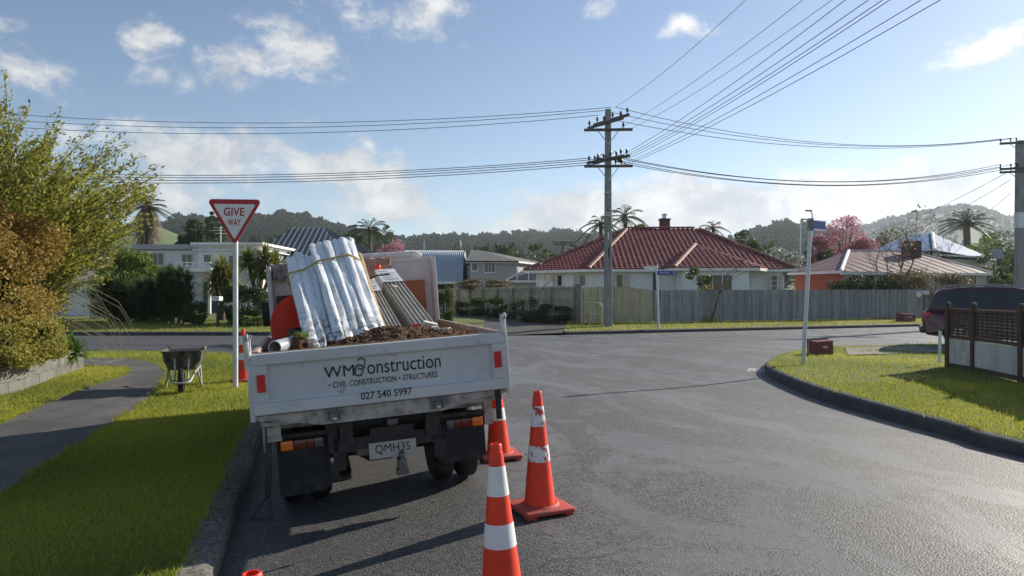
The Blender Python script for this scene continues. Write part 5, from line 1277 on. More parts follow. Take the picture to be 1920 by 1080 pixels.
def window(root, px0, py0, px1, py1, A, B, n, o0, fm=None, rows=1, curtain=False, fw=.055):
    """a window as seen between two picture corners on the vertical wall through A and B"""
    fm = fm or mTrim
    a = ray_wall(px0, py1, A, B); b = ray_wall(px1, py1, A, B); t = ray_wall((px0+px1)/2, py0, A, B)
    b.z = a.z; u = (b-a); w = u.length; u.normalize(); h = t.z-a.z; nn = Vector((u.y, -u.x, 0))
    ang = math.atan2(u.y, u.x); rz = Matrix.Rotation(ang, 3, 'Z'); fr = MB()
    def bar(x0, x1, z0, z1, d=.06):
        c = a+u*(x0+x1)/2+nn*(d/2-.002)+Vector((0, 0, (z0+z1)/2)); fr.box(c-o0, (x1-x0, d, z1-z0), rz)
    bar(-fw, 0, -fw, h+fw); bar(w, w+fw, -fw, h+fw); bar(0, w, h, h+fw); bar(-fw*1.6, w+fw*1.6, -fw*1.7, -fw*.02, .11)
    for k in range(1, n): bar(w*k/n-fw*.4, w*k/n+fw*.4, 0, h)
    for r_ in range(1, rows): bar(0, w, h*r_/rows-fw*.3, h*r_/rows+fw*.3, .05)
    wo_ = fr.build('window', fm, root)
    for k in range(n):
        g_ = MB(); q = [a+u*(w*(k+e)/n)+nn*.012+Vector((0, 0, z)) for e, z in ((.02, 0), (.98, 0), (.98, h), (.02, h))]; g_.add([p-o0 for p in q], [(0, 1, 2, 3)]); g_.build('pane', mCurtain if curtain and k != n//2 else mGlass, wo_)
    return wo_
def tiles(mb, P, course=.36, tw=.30, lift=.05):
    """barrel tiles over a roof plane; P[0]->P[1] is the eave"""
    P = [Vector(p) for p in P]; u = (P[1]-P[0]).normalized(); n = None
    n = (P[1]-P[0]).cross(P[2]-P[0]).normalized(); n = n if n.z > 0 else -n
    v = n.cross(u).normalized(); v = v if v.z > 0 else -v
    Q = [((p-P[0]).dot(u), (p-P[0]).dot(v)) for p in P]; us = [q[0] for q in Q]; vs_ = [q[1] for q in Q]; PP = np.array(Q)
    rows = int(max(vs_)/course)+1
    for j in range(rows):
        k0 = int(min(us)/tw)-1; k1 = int(max(us)/tw)+1
        for k in range(k0, k1):
            cu, cv = (k+.5)*tw, (j+.5)*course
            if not in_poly(np.array([cu]), np.array([cv]), PP)[0]: continue
            vs = []
            for (vv, lf) in ((j*course-.03, lift), ((j+1)*course, .012)):
                for x, hgt in ((0, 0), (.18, .035), (.36, .05), (.54, .035), (.72, 0), (1.0, .004)):
                    vs.append(P[0]+u*(k*tw+x*tw)+v*vv+n*(lf+hgt))
            m_ = 6; mb.add(vs, [(i, i+1, i+1+m_, i+m_) for i in range(m_-1)])
            lip = [P[0]+u*(k*tw+x*tw)+v*(j*course-.03)+n*(0.) for x in (0, .18, .36, .54, .72, 1.)]
            mb.add(vs[:6]+lip, [(i, i+1, i+7, i+6) for i in range(5)])
def caps_(root, a, b, o0, mat, step=.4):
    a, b = Vector(a), Vector(b); v = b-a; n = max(1, int(v.length/step)); d = v.normalized(); u = d.cross(Vector((0, 0, 1))).normalized(); w = u.cross(d)
    src = None
    for i in range(n):
        if src is None:
            mb = MB(); vs = []
            for s, r in ((-.02, .15), (step+.03, .125)):
                for k in range(7): an = math.pi*k/6; vs.append((s, math.cos(an)*r, math.sin(an)*r*.8))
            mb.add(vs, [(k, k+1, k+8, k+7) for k in range(6)]+[(0, 1, 2, 3, 4, 5, 6), (13, 12, 11, 10, 9, 8, 7)]); src = mb.build('ridge_tile', mat, root); o = src
        else: o = inst(src, root)
        Mx = Matrix((d, u, w)).transposed().to_4x4(); Mx.translation = a+d*step*i-o0; o.matrix_local = Mx
def walls(root, C, z0, z1, mat, o0, boards=0):
    mb = MB(); n = len(C)
    for i in range(n):
        a, b = Vector(C[i]), Vector(C[(i+1) % n]); mb.add([(a.x-o0.x, a.y-o0.y, z0-o0.z), (b.x-o0.x, b.y-o0.y, z0-o0.z), (b.x-o0.x, b.y-o0.y, z1-o0.z), (a.x-o0.x, a.y-o0.y, z1-o0.z)], [(0, 1, 2, 3)])
    mb.add([(c[0]-o0.x, c[1]-o0.y, z1-o0.z) for c in C], [tuple(range(n))])
    wl = mb.build('wall', mat, root)
    if boards:
        k = 0; bm_ = MB(); z = z0
        for i in range(min(2, n)):
            a, b = Vector(C[(i-1) % n]).to_3d(), Vector(C[i]).to_3d()
        for i in range(n):
            a, b = Vector((*C[i][:2], 0)), Vector((*C[(i+1) % n][:2], 0)); u = (b-a).normalized(); nn = Vector((u.y, -u.x, 0)); m = (a+b)/2
            zz = z0+boards
            while zz < z1: bm_.box(Vector((m.x, m.y, zz))+nn*.006-o0, ((b-a).length, .02, .012), Matrix.Rotation(math.atan2(u.y, u.x), 3, 'Z')); zz += boards
        bm_.build('weatherboard_laps', mat, wl)
    return wl
def sheet(mb, P, o0): mb.add([Vector(p)-o0 for p in P], [tuple(range(len(P)))])
def ribs(mb, P, o0, sp=.6, r=.03):
    """standing ribs running up a metal roof plane"""
    P = [Vector(p) for p in P]; u = (P[1]-P[0]).normalized(); n = (P[1]-P[0]).cross(P[2]-P[0]).normalized(); n = n if n.z > 0 else -n
    v = n.cross(u); v = v if v.z > 0 else -v; Q = [((p-P[0]).dot(u), (p-P[0]).dot(v)) for p in P]
    x = min(q[0] for q in Q)+sp/2
    while x < max(q[0] for q in Q):
        ys_ = []
        for (a, b) in zip(Q, Q[1:]+Q[:1]):
            if (a[0]-x)*(b[0]-x) < 0: f = (x-a[0])/(b[0]-a[0]); ys_.append(a[1]+f*(b[1]-a[1]))
        if len(ys_) >= 2:
            p0 = P[0]+u*x+v*min(ys_)+n*r*.5-o0; p1 = P[0]+u*x+v*max(ys_)+n*r*.5-o0
            vs = [p0-u*r*1.5, p0-u*r*.6+n*r, p0+u*r*.6+n*r, p0+u*r*1.5]; vs += [q+(p1-p0) for q in vs]; mb.add(vs, [(0, 1, 5, 4), (1, 2, 6, 5), (2, 3, 7, 6), (3, 2, 1, 0)])
        x += sp
def gutter(root, L, o0, mat, h=.16, closed=False):
    mb = MB()
    for a, b in zip(L, L[1:]):
        a, b = Vector(a), Vector(b); v = b-a; m = (a+b)/2+Vector((0, 0, -h*.55)); mb.box(m-o0, (v.length+.08, .09, h), Matrix.Rotation(math.atan2(v.y, v.x), 3, 'Z'))
    return mb.build('gutter', mat, root)
def inset(C, d):
    cx_ = sum(c[0] for c in C)/len(C); cy_ = sum(c[1] for c in C)/len(C); out = []
    for x, y in C: v = Vector((cx_-x, cy_-y)); v = v.normalized()*d; out.append((x+v.x, y+v.y))
    return out
# red tiled house
E_FL = D(1103, 503.5, 42.0); E_FR = D(1493, 502.5, 41.6); E_BL = D(983, 505.5, 45.2); ze = 3.03
for e in (E_FL, E_FR, E_BL): e.z = ze
E_BR = Vector((18.5, 55, ze)); rA = D(1176, 429, 48.5); rB = D(1308, 431, 48.3); rA.z = rB.z = 5.87
o0 = Vector((E_FL.x, E_FL.y, .35))
red = thing('tiled_roof_house', 'low white bungalow with red clay tiled hip roof behind paling fences', 'house', o0)
C = inset([(E_FL.x, E_FL.y), (E_FR.x, E_FR.y), (E_BR.x, E_BR.y), (E_BL.x, E_BL.y)], .75)
walls(red, C, .25, ze-.02, mWallW, o0)
EFd = [E_FL, E_FR, rB, rA]; ELt = [E_BL, E_FL, rA]; ERt = [E_FR, E_BR, rB]; EBk = [E_BR, E_BL, rA, rB]
pd = MB(); [sheet(pd, p, o0) for p in (EFd, ELt, ERt, EBk)]; rf = pd.build('roof', mRoofRed, red)
for P in (EFd, ELt, ERt):
    mb = MB(); tiles(mb, P); mb.v = [tuple(Vector(p)-o0) for p in mb.v]; kind(mb.build('clay_tiles', mRoofRed, rf, True), 'stuff')
w0 = D(1264, 503.5, 40.4); w1 = D(1424, 503, 40.2); wa = D(1304, 459, 45.0); wl0 = D(1246, 503.5, 41.9)
w0.z = w1.z = wl0.z = ze+.01; wr0 = D(1440, 503, 41.7); wr0.z = ze+.01
pd = MB(); [sheet(pd, p, o0) for p in ([w0, w1, wa], [wl0, w0, wa], [w1, wr0, wa])]; wf = pd.build('porch_roof', mRoofRed, red)
for P in ([w0, w1, wa], [wl0, w0, wa], [w1, wr0, wa]):
    mb = MB(); tiles(mb, P); mb.v = [tuple(Vector(p)-o0) for p in mb.v]; kind(mb.build('clay_tiles', mRoofRed, wf, True), 'stuff')
for a, b in ((E_FL, rA), (E_FR, rB), (E_BL, rA), (w0, wa)): caps_(red, a+Vector((0, 0, .06)), b+Vector((0, 0, .08)), o0, mRidge)
caps_(red, rA+Vector((0, 0, .07)), rB+Vector((0, 0, .07)), o0, M('dark_ridge_tile', (.22, .06, .05), .6, var=.2, scale=5, rnd=.1))
gutter(red, [E_BL, E_FL, wl0, w0, w1, wr0, E_FR], o0, mTrim)
pc = inset([(w0.x, w0.y), (w1.x, w1.y), (w1.x, w1.y+2), (w0.x, w0.y+2)], .55); walls(red, pc, .25, ze-.03, mWallW, o0)
FA_, FB_ = C[0], C[1]; fl2, fr2 = pc[0], pc[1]
window(red, 1142, 515, 1181, 541, FA_, FB_, 3, o0, curtain=True); window(red, 1037, 516, 1054, 536, C[3], C[0], 2, o0, rows=1, curtain=True); window(red, 1077, 516, 1098, 536, C[3], C[0], 2, o0, curtain=True)
window(red, 1406, 517, 1447, 546, fl2, fr2, 4, o0, rows=3, curtain=True) if False else window(red, 1434, 517, 1468, 546, FA_, FB_, 3, o0, rows=3, curtain=True)
window(red, 1318, 516, 1372, 546, fl2, fr2, 3, o0, curtain=False)
dr = MB(); a = ray_wall(1224, 560, FA_, FB_); b = ray_wall(1233, 512, FA_, FB_); dr.bb(Vector((a.x, a.y-.05, .4))-o0, Vector((b.x, b.y-.01, b.z))-o0); dr.build('door', mRoofDk, red)
for px in (1107, 1395): a = ray_wall(px, 510, FA_, FB_); MB().tube([Vector((a.x, a.y-.06, .3))-o0, Vector((a.x, a.y-.06, ze-.1))-o0], .04, 8).build('downpipe', mTrim, red)
ch = D(1246, 428, 50); MB().box(Vector((ch.x, ch.y, 5.9))-o0, (.62, .62, 1.5)).build('chimney', mChim, red); MB().box(Vector((ch.x, ch.y, 6.68))-o0, (.72, .72, .1)).build('chimney_cap', mChim, red); MB().lathe([(.17, 0), (.15, .25), (.26, .27), (.02, .38)], 12, Vector((ch.x, ch.y, 6.73))-o0).build('cowl', mGalv, red)

def simple_house(name, label, eaves, ridge, z0, wall_m, roof_m, rib=None, ins=.5, gut=True, rib_r=.03, planes=None):
    o0 = Vector((eaves[0].x, eaves[0].y, z0)); r = thing(name, label, 'house', o0)
    zb = min(e.z for e in eaves); C = inset([(e.x, e.y) for e in eaves], ins); walls(r, C, z0-.3, zb-.02, wall_m, o0)
    FL, FR, BR, BL = eaves; A, B = ridge; pl = [[FL, FR, B, A], [FR, BR, B], [BR, BL, A, B], [BL, FL, A]]
    mb = MB(); [sheet(mb, p, o0) for p in pl]; ro = mb.build('roof', roof_m, r)
    if rib:
        mb = MB(); [ribs(mb, p, o0, rib, rib_r) for p in pl[:2]+[pl[3]]]; kind(mb.build('roof_ribs', roof_m, ro), 'stuff')
    if gut: gutter(r, [BL, FL, FR, BR], o0, mTrim)
    return r, o0, C, ro
def Dz(px, py, z):       # pixel at a known height above the ground
    d = (z-CAMH)*F/(CY-py); return Vector(((px-CX)/F*d, d, z))
# house with faded pink roof and orange wall
pk, o0, C, ro = simple_house('pink_roof_house', 'low house with faded pink roof and orange wall behind the grey fence', [D(1577, 509, 44.6), D(1866, 512.5, 47.), Vector((31.5, 60, 3.0)), D(1478, 509.5, 49.)], (D(1591, 471, 51.), D(1706, 471, 52.)), .35, mOrange, mRoofPk, .8, .5, rib_r=.018)
MB().tube([D(1577, 507.5, 44.6)-o0, D(1591, 470, 51)-o0], .11, 6).build('hip_capping', mTrim, ro); MB().tube([D(1591, 470, 51)-o0, D(1706, 470, 52)-o0], .07, 6).build('ridge_capping', mTrim, ro); MB().tube([D(1706, 470, 52)-o0, D(1866, 512, 47)-o0], .05, 6).build('hip_capping', mTrim, ro)
mb = MB(); a, b = Vector((*C[0], 0)), Vector((*C[1], 0)); m = (a+b)/2; v = b-a; mb.box(Vector((m.x, m.y-.06, 1.6))-o0, (v.length, .06, 2.6), Matrix.Rotation(math.atan2(v.y, v.x), 3, 'Z')); mb.build('front_cladding', mWallGy, pk)
off_ = Vector((0, -.12, 0)); FA2, FB2 = (C[0][0], C[0][1]-.12), (C[1][0], C[1][1]-.12)
for x0, x1 in ((1590, 1640), (1655, 1690), (1790, 1830)): window(pk, x0, 516, x1, 540, FA2, FB2, 2, o0)
p = ray_wall(1872, 520, FA2, FB2); MB().bb(Vector((p.x-1.3, p.y-.1, .3))-o0, Vector((p.x-.95, p.y, 2.85))-o0).build('porch_post', mTrim, pk)
ck_ = D(1709, 478, 50.5); MB().box(ck_-o0+Vector((0, 0, .1)), (.95, .8, 1.7)).build('chimney', mChim, pk)
# blue roofed house
bh, o0, C, ro = simple_house('blue_roof_house', 'cream house with bright blue steel roof on the rise behind', [D(1638, 469, 73), D(1752, 468.5, 69), D(1872, 489, 76), Vector((44, 92, 5.6))], (D(1700, 440, 79), D(1748, 437.5, 77)), 1.2, M('cream_wall', (.55, .50, .40), .75), mRoofBl, .9, .6, rib_r=.015)
for x0, x1 in ((1731, 1742), (1750, 1762)): window(bh, x0, 473, x1, 482, C[0], C[1], 1, o0)
MB().tube([D(1752, 468, 69)-o0, D(1748, 437, 77)-o0], .16, 6).build('hip_capping', mTrim, ro)
dsh = D(1868, 480, 66); ds = thing('satellite_dish', 'grey satellite dish at the edge of the blue roof', 'dish', dsh); MB().lathe([(.0, .0), (.35, .06), (.55, .18), (.56, .19), (.34, .08), (.0, .02)], 24, (0, 0, .1), Matrix.Rotation(R(62), 3, 'X'), False).build('dish', mWallGy, ds, True); MB().tube([(0, 0, 0), (0, .1, -1.4)], .04, 6).build('mast', mGalv, ds)
# dark ribbed roof behind the truck
dh, o0, C, ro = simple_house('dark_roof_house', 'house with dark ribbed steel hip roof behind the truck load', [D(446, 494, 52), D(655, 494, 53), D(728, 486, 66), Vector((-24, 68, 3.8))], (D(552, 427, 62), D(609, 428, 62)), .3, mWallWh, mRoofDk, .42, .6, rib_r=.055)
# light ribs read as pale stripes where the sun catches their flanks
MB().lathe([(.0, 0), (.28, 0), (.28, .05), (.0, .09)], 14, D(686, 472, 59.5)-o0+Vector((0, 0, .0)), Matrix.Rotation(R(20), 3, 'X')).build('roof_vent', mBlack, ro)
# white flat-roofed house on the left
o0 = Vector(((262-CX)/F*50, 50, .3)); wh = thing('flat_roof_house', 'white two storey flat roofed house behind the yucca hedge', 'house', o0)
def pxX(px, d): return (px-CX)/F*d
def zpx(py, d): return CAMH-(py-CY)/F*d
x0, x1 = pxX(262, 50), pxX(372, 50); walls(wh, [(x0, 50), (x1, 50), (x1, 60), (x0, 60)], .2, zpx(469, 50), mWallWh, o0)
mb = MB(); mb.bb(Vector((x0-.3, 49.6, zpx(468, 50)))-o0, Vector((x1+.2, 60.3, zpx(459, 50)))-o0); mb.build('flat_roof', mWallGy, wh)
x2, x3 = pxX(366, 48.2), pxX(482, 48.2); walls(wh, [(x2, 48.6), (x3, 48.6), (x3, 58), (x2, 58)], .2, zpx(462, 48.6), mWallWh, o0)
for ya, yb, e in ((455, 460, .35), (460.5, 463, .18), (468, 470, .25)): mb = MB(); mb.bb(Vector((x2-e, 48.6-e, zpx(yb, 48.6)))-o0, Vector((x3+e, 58+e, zpx(ya, 48.6)))-o0); mb.build('cornice', mTrim, wh)
window(wh, 278, 475, 307, 497, (x0, 49.99), (x1, 49.99), 3, o0); window(wh, 342, 477, 360, 497, (x0, 49.99), (x1, 49.99), 2, o0)
window(wh, 383, 478, 396, 492, (x2, 48.59), (x3, 48.59), 1, o0); window(wh, 430, 480, 470, 500, (x2, 48.59), (x3, 48.59), 3, o0)
mb = MB(); mb.bb(Vector((x2-.4, 46.3, zpx(510, 47)))-o0, Vector((x2+1.8, 48.58, zpx(504, 47)))-o0); mb.build('balcony', mTrim, wh)
for k in range(7): MB().bb(Vector((x2-.38+k*.34, 46.32, zpx(504, 47)))-o0, Vector((x2-.33+k*.34, 46.37, zpx(494, 47)))-o0).build('baluster', mTrim, wh)
MB().bb(Vector((x2-.4, 46.28, zpx(494, 47)))-o0, Vector((x2+1.8, 46.38, zpx(492, 47)))-o0).build('hand_rail', mTrim, wh)
for x in (x2-.3, x2+1.6): MB().bb(Vector((x, 46.35, .2))-o0, Vector((x+.16, 46.5, zpx(510, 47)))-o0).build('porch_post', mTrim, wh)
mb = MB(); mb.bb(Vector((x2+.4, 48.5, .4))-o0, Vector((x2+1.4, 48.58, 2.4))-o0); mb.build('door', mRoofDk, wh)
at_ = thing('roof_aerial', 'thin television aerial on the flat white roof', 'aerial', D(414, 459, 51)); MB().tube([(0, 0, 0), (0, 0, 1.3)], .025, 5).build('mast', mGalv, at_)
for z, w in ((1.2, .5), (1.0, .7), (.8, .4)): MB().tube([(-w, 0, z), (w, 0, z)], .018, 5).build('element', mGalv, at_)
# tan roofed house at far left
th, o0, C, ro = simple_house('tan_roof_house', 'house with tan hip roof half hidden behind the tall shrub', [D(40, 524, 42), D(204, 524, 42), D(252, 505, 52), Vector((-38, 54, 2.5))], (D(105, 466, 48), D(176, 470, 49)), .3, mWallWh, mRoofTn, None, .5)
MB().tube([D(170, 512, 44)-o0, D(170, 485, 44)-o0], .07, 6).build('flue', mBlack, ro)
lf = thing('slat_fence', 'pale slatted fence panel between shrubs across the side street', 'fence', (D(168, 580, 37).x, 37, zfar(-20, 37)))
for k in range(9): MB().bb((k*.18, 0, 0), (k*.18+.14, .03, 1.35)).build('slat', mPalY, lf)
for z in (.3, 1.2): MB().bb((-.05, .032, z), (1.7, .07, z+.09)).build('rail', mPalY, lf)
# half-round barn
d0 = 66; ax0, ax1 = pxX(752, d0), pxX(868, d0); o0 = Vector((ax0, d0, .3)); bn = thing('round_barn', 'half round grey corrugated steel barn behind the tray headboard', 'barn', o0)
zt_ = zpx(470, d0+3.0); rad = zt_-1.0; mb = MB(); vs = []; nseg = 28; nx_ = 60
for i in range(nx_+1):
    x = ax0+(ax1-ax0)*i/nx_
    for k in range(nseg+1):
        an = math.pi*k/nseg; r_ = rad+.05*math.cos(i*math.pi); y = d0+3.2-math.cos(an)*3.6; z = 1.0+math.sin(an)*r_; vs.append(Vector((x+(3.2-math.cos(an)*-3.2)*0, y, z))-o0)
mb.add(vs, [(i*(nseg+1)+k, i*(nseg+1)+k+1, (i+1)*(nseg+1)+k+1, (i+1)*(nseg+1)+k) for i in range(nx_) for k in range(nseg)]); mb.build('barn_roof', mZinc, bn, True)
for x in (ax0, ax1):
    mb = MB(); P = [Vector((x, d0+3.2-math.cos(math.pi*k/nseg)*3.55, 1.0+math.sin(math.pi*k/nseg)*(rad-.05)))-o0 for k in range(nseg+1)]; P = [Vector((P[0].x, P[0].y, 0))]+P+[Vector((P[-1].x, P[-1].y, 0))]; mb.add(P, [tuple(range(len(P)))]); mb.build('end_wall', mZinc, bn)
mb = MB(); mb.bb(Vector((ax0, d0-.38, .2))-o0, Vector((ax1, d0-.34, 1.05))-o0); mb.build('side_wall', mWallGy, bn)
sh_ = thing('low_shed', 'low white flat shed roof below the round barn', 'shed', D(805, 545, 58)); q = sh_.location.copy()
MB().bb((0, 0, .55), (3.6, 4, .72)).build('roof', mTrim, sh_); MB().bb((.2, .2, -1.5), (3.4, 3.8, .55)).build('wall', mWallGy, sh_); MB().bb((.4, .18, .1), (1.9, .199, .5)).build('opening', mGlass, sh_)
# grey two storey house
gh_, o0, C, ro = simple_house('grey_house', 'grey weatherboard two storey house beside the round barn', [D(874, 489, 62), D(972, 489.5, 62), Vector((5, 74, 4.4)), Vector((-4.6, 74, 4.4))], (D(884, 468, 67), D(905, 470, 67)), .3, mWallGy, mRoofGy, None, .6)
window(gh_, 885, 494, 895, 507, C[0], C[1], 1, o0); window(gh_, 909, 493, 928, 510, C[0], C[1], 3, o0)
gutter(gh_, [D(874, 489, 62), D(972, 489.5, 62)], o0, mTrim, .12)
# white gabled carport
o0 = D(945, 536, 52); o0.z = .3; cpo = thing('white_carport', 'small white gabled carport left of the tiled house', 'carport', o0)
a = D(944, 526, 52)-o0; b = D(983, 505, 52)-o0; c_ = D(1010, 506, 52)-o0; e = D(1012, 526, 52)-o0; dp = Vector((0, 5, 0))
mb = MB(); mb.add([a, b, c_, e, a+dp, b+dp, c_+dp, e+dp], [(0, 1, 5, 4), (1, 2, 6, 5), (2, 3, 7, 6)]); r_ = mb.build('roof', mTrim, cpo); r_.modifiers.new('t', 'SOLIDIFY').thickness = .12
mb = MB(); k = Vector((.2, .15, -.1)); mb.add([a+k, b+k+Vector((.0, 0, -.05)), c_+k, e+k], [(0, 1, 2, 3)]); mb.build('gable_wall', M('shade_slats', (.20, .23, .26), .7, scale=3), cpo)
for f in (.3, .62): p0 = a.lerp(e, f); MB().box(p0+Vector((.2, .08, .35)), (.09, .09, 1.0)).build('mullion', mTrim, cpo)
MB().box((a+e)/2+Vector((0, -.02, -.06)), ((e-a).length+.2, .12, .16)).build('fascia', mTrim, cpo); MB().bb((.3, .4, -.5), (2.4, 4.5, a.z-.05)).build('wall', mWallGy, cpo)
# letter box across the street
lb = G(408, 611, .2); lb = Vector((lb.x, 31.2, zfar(lb.x, 31.2))); lb.x = pxX(408, 31.2); l_ = thing('letter_box', 'small white letter box on a dark post by the hedge', 'letter box', lb); MB().rbox((0, 0, .55), (.09, .09, 1.1), .01).build('post', mSteel, l_); MB().rbox((0, -.02, 1.18), (.32, .42, .19), .03).build('box', mTrim, l_); MB().bb((-.1, -.234, 1.2), (.1, -.231, 1.23)).build('slot', mBlackPaint, l_)
# ------------------------------------------------------------------ vegetation
mBark = M('bark', (.10, .075, .055), .9, var=.3, scale=8, bump=.6, bscale=30)
mTwig = M('pale_twig', (.17, .14, .09), .85, var=.25, scale=8)
mPalmTrunk = M('palm_trunk', (.14, .11, .085), .9, var=.3, scale=9, bump=.7, bscale=20)
lvDark = LEAF('dark_evergreen', (.022, .044, .015), (.07, .105, .032), .25)
lvMid = LEAF('mid_green', (.03, .062, .015), (.10, .145, .035), .3)
lvOlive = LEAF('olive_green', (.04, .055, .018), (.12, .14, .04), .3)
lvLime = LEAF('lime_green', (.05, .085, .012), (.20, .24, .04), .35)
lvShoot = LEAF('shoot_leaf', (.085, .105, .018), (.34, .33, .06), .45)
lvGold = LEAF('gold_brown_leaf', (.25, .15, .04), (.33, .25, .06), .38, c3=(.25, .275, .055))
lvPink = LEAF('pink_blossom', (.34, .11, .16), (.58, .32, .38), .3)
lvRose = LEAF('rose_blossom', (.27, .085, .10), (.46, .20, .22), .3)
lvPalm = LEAF('palm_green', (.020, .042, .012), (.075, .105, .025), .3)
lvCab = LEAF('cabbage_tree_leaf', (.045, .075, .016), (.20, .22, .05), .35, c3=(.30, .25, .09))
lvYuc = LEAF('yucca_leaf', (.018, .045, .012), (.10, .15, .035), .3)
lvDead = LEAF('dead_frond', (.12, .085, .06), (.28, .22, .17), .2)
lvGrey = LEAF('silver_leaf', (.10, .12, .10), (.30, .33, .30), .3)
lvBrown = LEAF('brown_hedge', (.08, .06, .035), (.22, .17, .10), .3, c3=(.10, .12, .04))
def leaf_arr(C, size, aspect=.45, g=None, flat=0., tint=None, dirs=None):
    """diamond leaves at points C"""
    g = g or rng; n = len(C); s = size*g.uniform(.6, 1.3, n)
    a = g.normal(0, 1, (n, 3)) if dirs is None else dirs+g.normal(0, .35, (n, 3)); a[:, 2] *= 1-flat; a /= np.linalg.norm(a, axis=1)[:, None]+1e-9
    b = g.normal(0, 1, (n, 3)); b -= a*(a*b).sum(1)[:, None]; b /= np.linalg.norm(b, axis=1)[:, None]+1e-9
    u = a*s[:, None]/2; v = b*s[:, None]*aspect/2
    V = np.stack([C-u, C-u*.1+v, C+u, C-u*.1-v], 1).reshape(-1, 3)
    return V, np.arange(4*n).reshape(n, 4), (g.uniform(0, 1, n) if tint is None else tint)
def join(parts):
    Vs, Fs, Ts = [], [], []; b = 0
    for V, Fq, T in parts: Vs.append(V); Fs.append(Fq+b); Ts.append(T); b += len(V)
    return np.concatenate(Vs), np.concatenate(Fs), np.concatenate(Ts)
def broadleaf(name, label, base_, H, Wd, leafm, nclump=26, per=110, lsize=.25, seed=1, trunk=.35, dens=1., cat='tree', group=None, hollow=False, flat=1., stems=1, rr=None):
    """tapered trunk, limbs to every clump, leaf clumps of uneven size through the crown"""
    g = np.random.default_rng(seed); r_ = random.Random(seed); b = Vector(base_); o = thing(name, label, cat, b, group=group)
    zc = H*(trunk+(1-trunk)*.5); hz_ = H*(1-trunk)*.5; cs = []
    for k in range(nclump):
        v = g.normal(0, 1, 3); v /= np.linalg.norm(v); q = g.uniform(.45, 1.)**.6 if not hollow else g.uniform(.8, 1.)
        p = np.array([v[0]*Wd/2*q, v[1]*Wd/2*q, zc+v[2]*hz_*q*flat]); cs.append((p, (.17+.15*g.uniform())*Wd*.62))
    tb = MB(); tr = max(.03, H*.022)
    for s in range(stems):
        dx, dy = (0, 0) if stems == 1 else (r_.uniform(-.2, .2)*Wd*.3, r_.uniform(-.2, .2)*Wd*.3)
        tb.tube([(dx*.3, dy*.3, -.1), (dx*.6+.02*H, dy*.6, H*trunk*.5), (dx, dy, H*trunk), (dx*1.2, dy*1.2, H*(trunk+.35*(1-trunk)))], [tr*1.35, tr, tr*.8, tr*.3], 8)
    for p, r in cs:
        a = Vector((0, 0, H*trunk*(.8+.5*r_.random()))); e = Vector(p); m = a.lerp(e, .5)+Vector((0, 0, -.04*H)); tb.tube([a, m, e], [tr*.42, tr*.25, tr*.08], 5)
    tb.build('trunk', mBark, o, True); parts = []
    for p, r in cs:
        n = int(per*dens*g.uniform(.6, 1.3)); d = g.normal(0, 1, (n, 3)); d /= np.linalg.norm(d, axis=1)[:, None]; q = g.uniform(.3, 1., n)**.45
        C = p+d*(q*r)[:, None]*np.array([1.1, 1.1, .8]); parts.append(leaf_arr(C, lsize, .6, g, tint=np.clip(g.uniform(0, .75, n)+.25*g.uniform(), 0, 1)))
    npmesh('crown', *join(parts)[:2], leafm, o, join(parts)[2]); return o
def strip_leaves(C, D_, L, w, droop, g, seg=3):
    """sword leaves: strips from points C along directions D_, bending down"""
    n = len(C); P = []; side = np.cross(D_, np.array([0, 0, 1.]))+1e-6; side /= np.linalg.norm(side, axis=1)[:, None]
    for s in range(seg+1):
        f = s/seg; c = C+D_*(L*f)[:, None]; c[:, 2] -= droop*L*f**2.2; ww = w*(1-f**1.6)+.0008
        P.append(c-side*ww); P.append(c+side*ww)
    P = np.stack(P, 1); V = P.reshape(-1, 3); k = 2*(seg+1); Fq = []
    base_i = np.arange(n)*k
    for s in range(seg): Fq.append(np.stack([base_i+2*s, base_i+2*s+1, base_i+2*s+3, base_i+2*s+2], 1))
    T = g.uniform(0, 1, n); return V, np.concatenate(Fq), np.tile(T, seg)
def rosette(c, n, L, w, droop, g, up=(-.35, 1.)):
    az = g.uniform(0, 6.283, n); el = g.uniform(up[0], up[1], n)*np.pi/2; D_ = np.stack([np.cos(az)*np.cos(el), np.sin(az)*np.cos(el), np.sin(el)], 1)
    return strip_leaves(np.tile(np.array(c), (n, 1)).astype(float), D_, L*g.uniform(.75, 1.15, n), w, droop*g.uniform(.4, 1.4, n), g)
def cabbage(label, base_, heads, L=.75, n=130, seed=3, group=None, w=.028):
    g = np.random.default_rng(seed); b = Vector(base_); o = thing('cabbage_tree', label, 'tree', b, group=group); tb = MB(); parts = []
    for (x, y, z) in heads: tb.tube([(x*.15, y*.15, -.1), (x*.3, y*.3, z*.5), (x, y, z)], [.14, .10, .09], 8); parts.append(rosette((x, y, z), n, L, w, .35, g)); 
    tb.build('trunk', mPalmTrunk, o, True); V, Fq, T = join(parts); npmesh('crown', V, Fq, lvCab, o, T); return o
def yucca(label, base_, heads, L=.6, n=110, seed=3, mat=None, group=None, name='yucca'):
    g = np.random.default_rng(seed); b = Vector(base_); o = thing(name, label, 'plant', b, group=group); tb = MB(); parts = []
    for (x, y, z) in heads:
        tb.tube([(x*.6, y*.6, -.1), (x, y, z)], [.07, .05], 6)
        for q in np.linspace(.25, 1, 4): parts.append(rosette((x, y, z*q), int(n*1.15), L*(.8+.2*q), .042, .25, g, (-.1, 1.)))
    tb.build('stem', mPalmTrunk, o, True); V, Fq, T = join(parts); npmesh('leaves', V, Fq, mat or lvYuc, o, T); return o
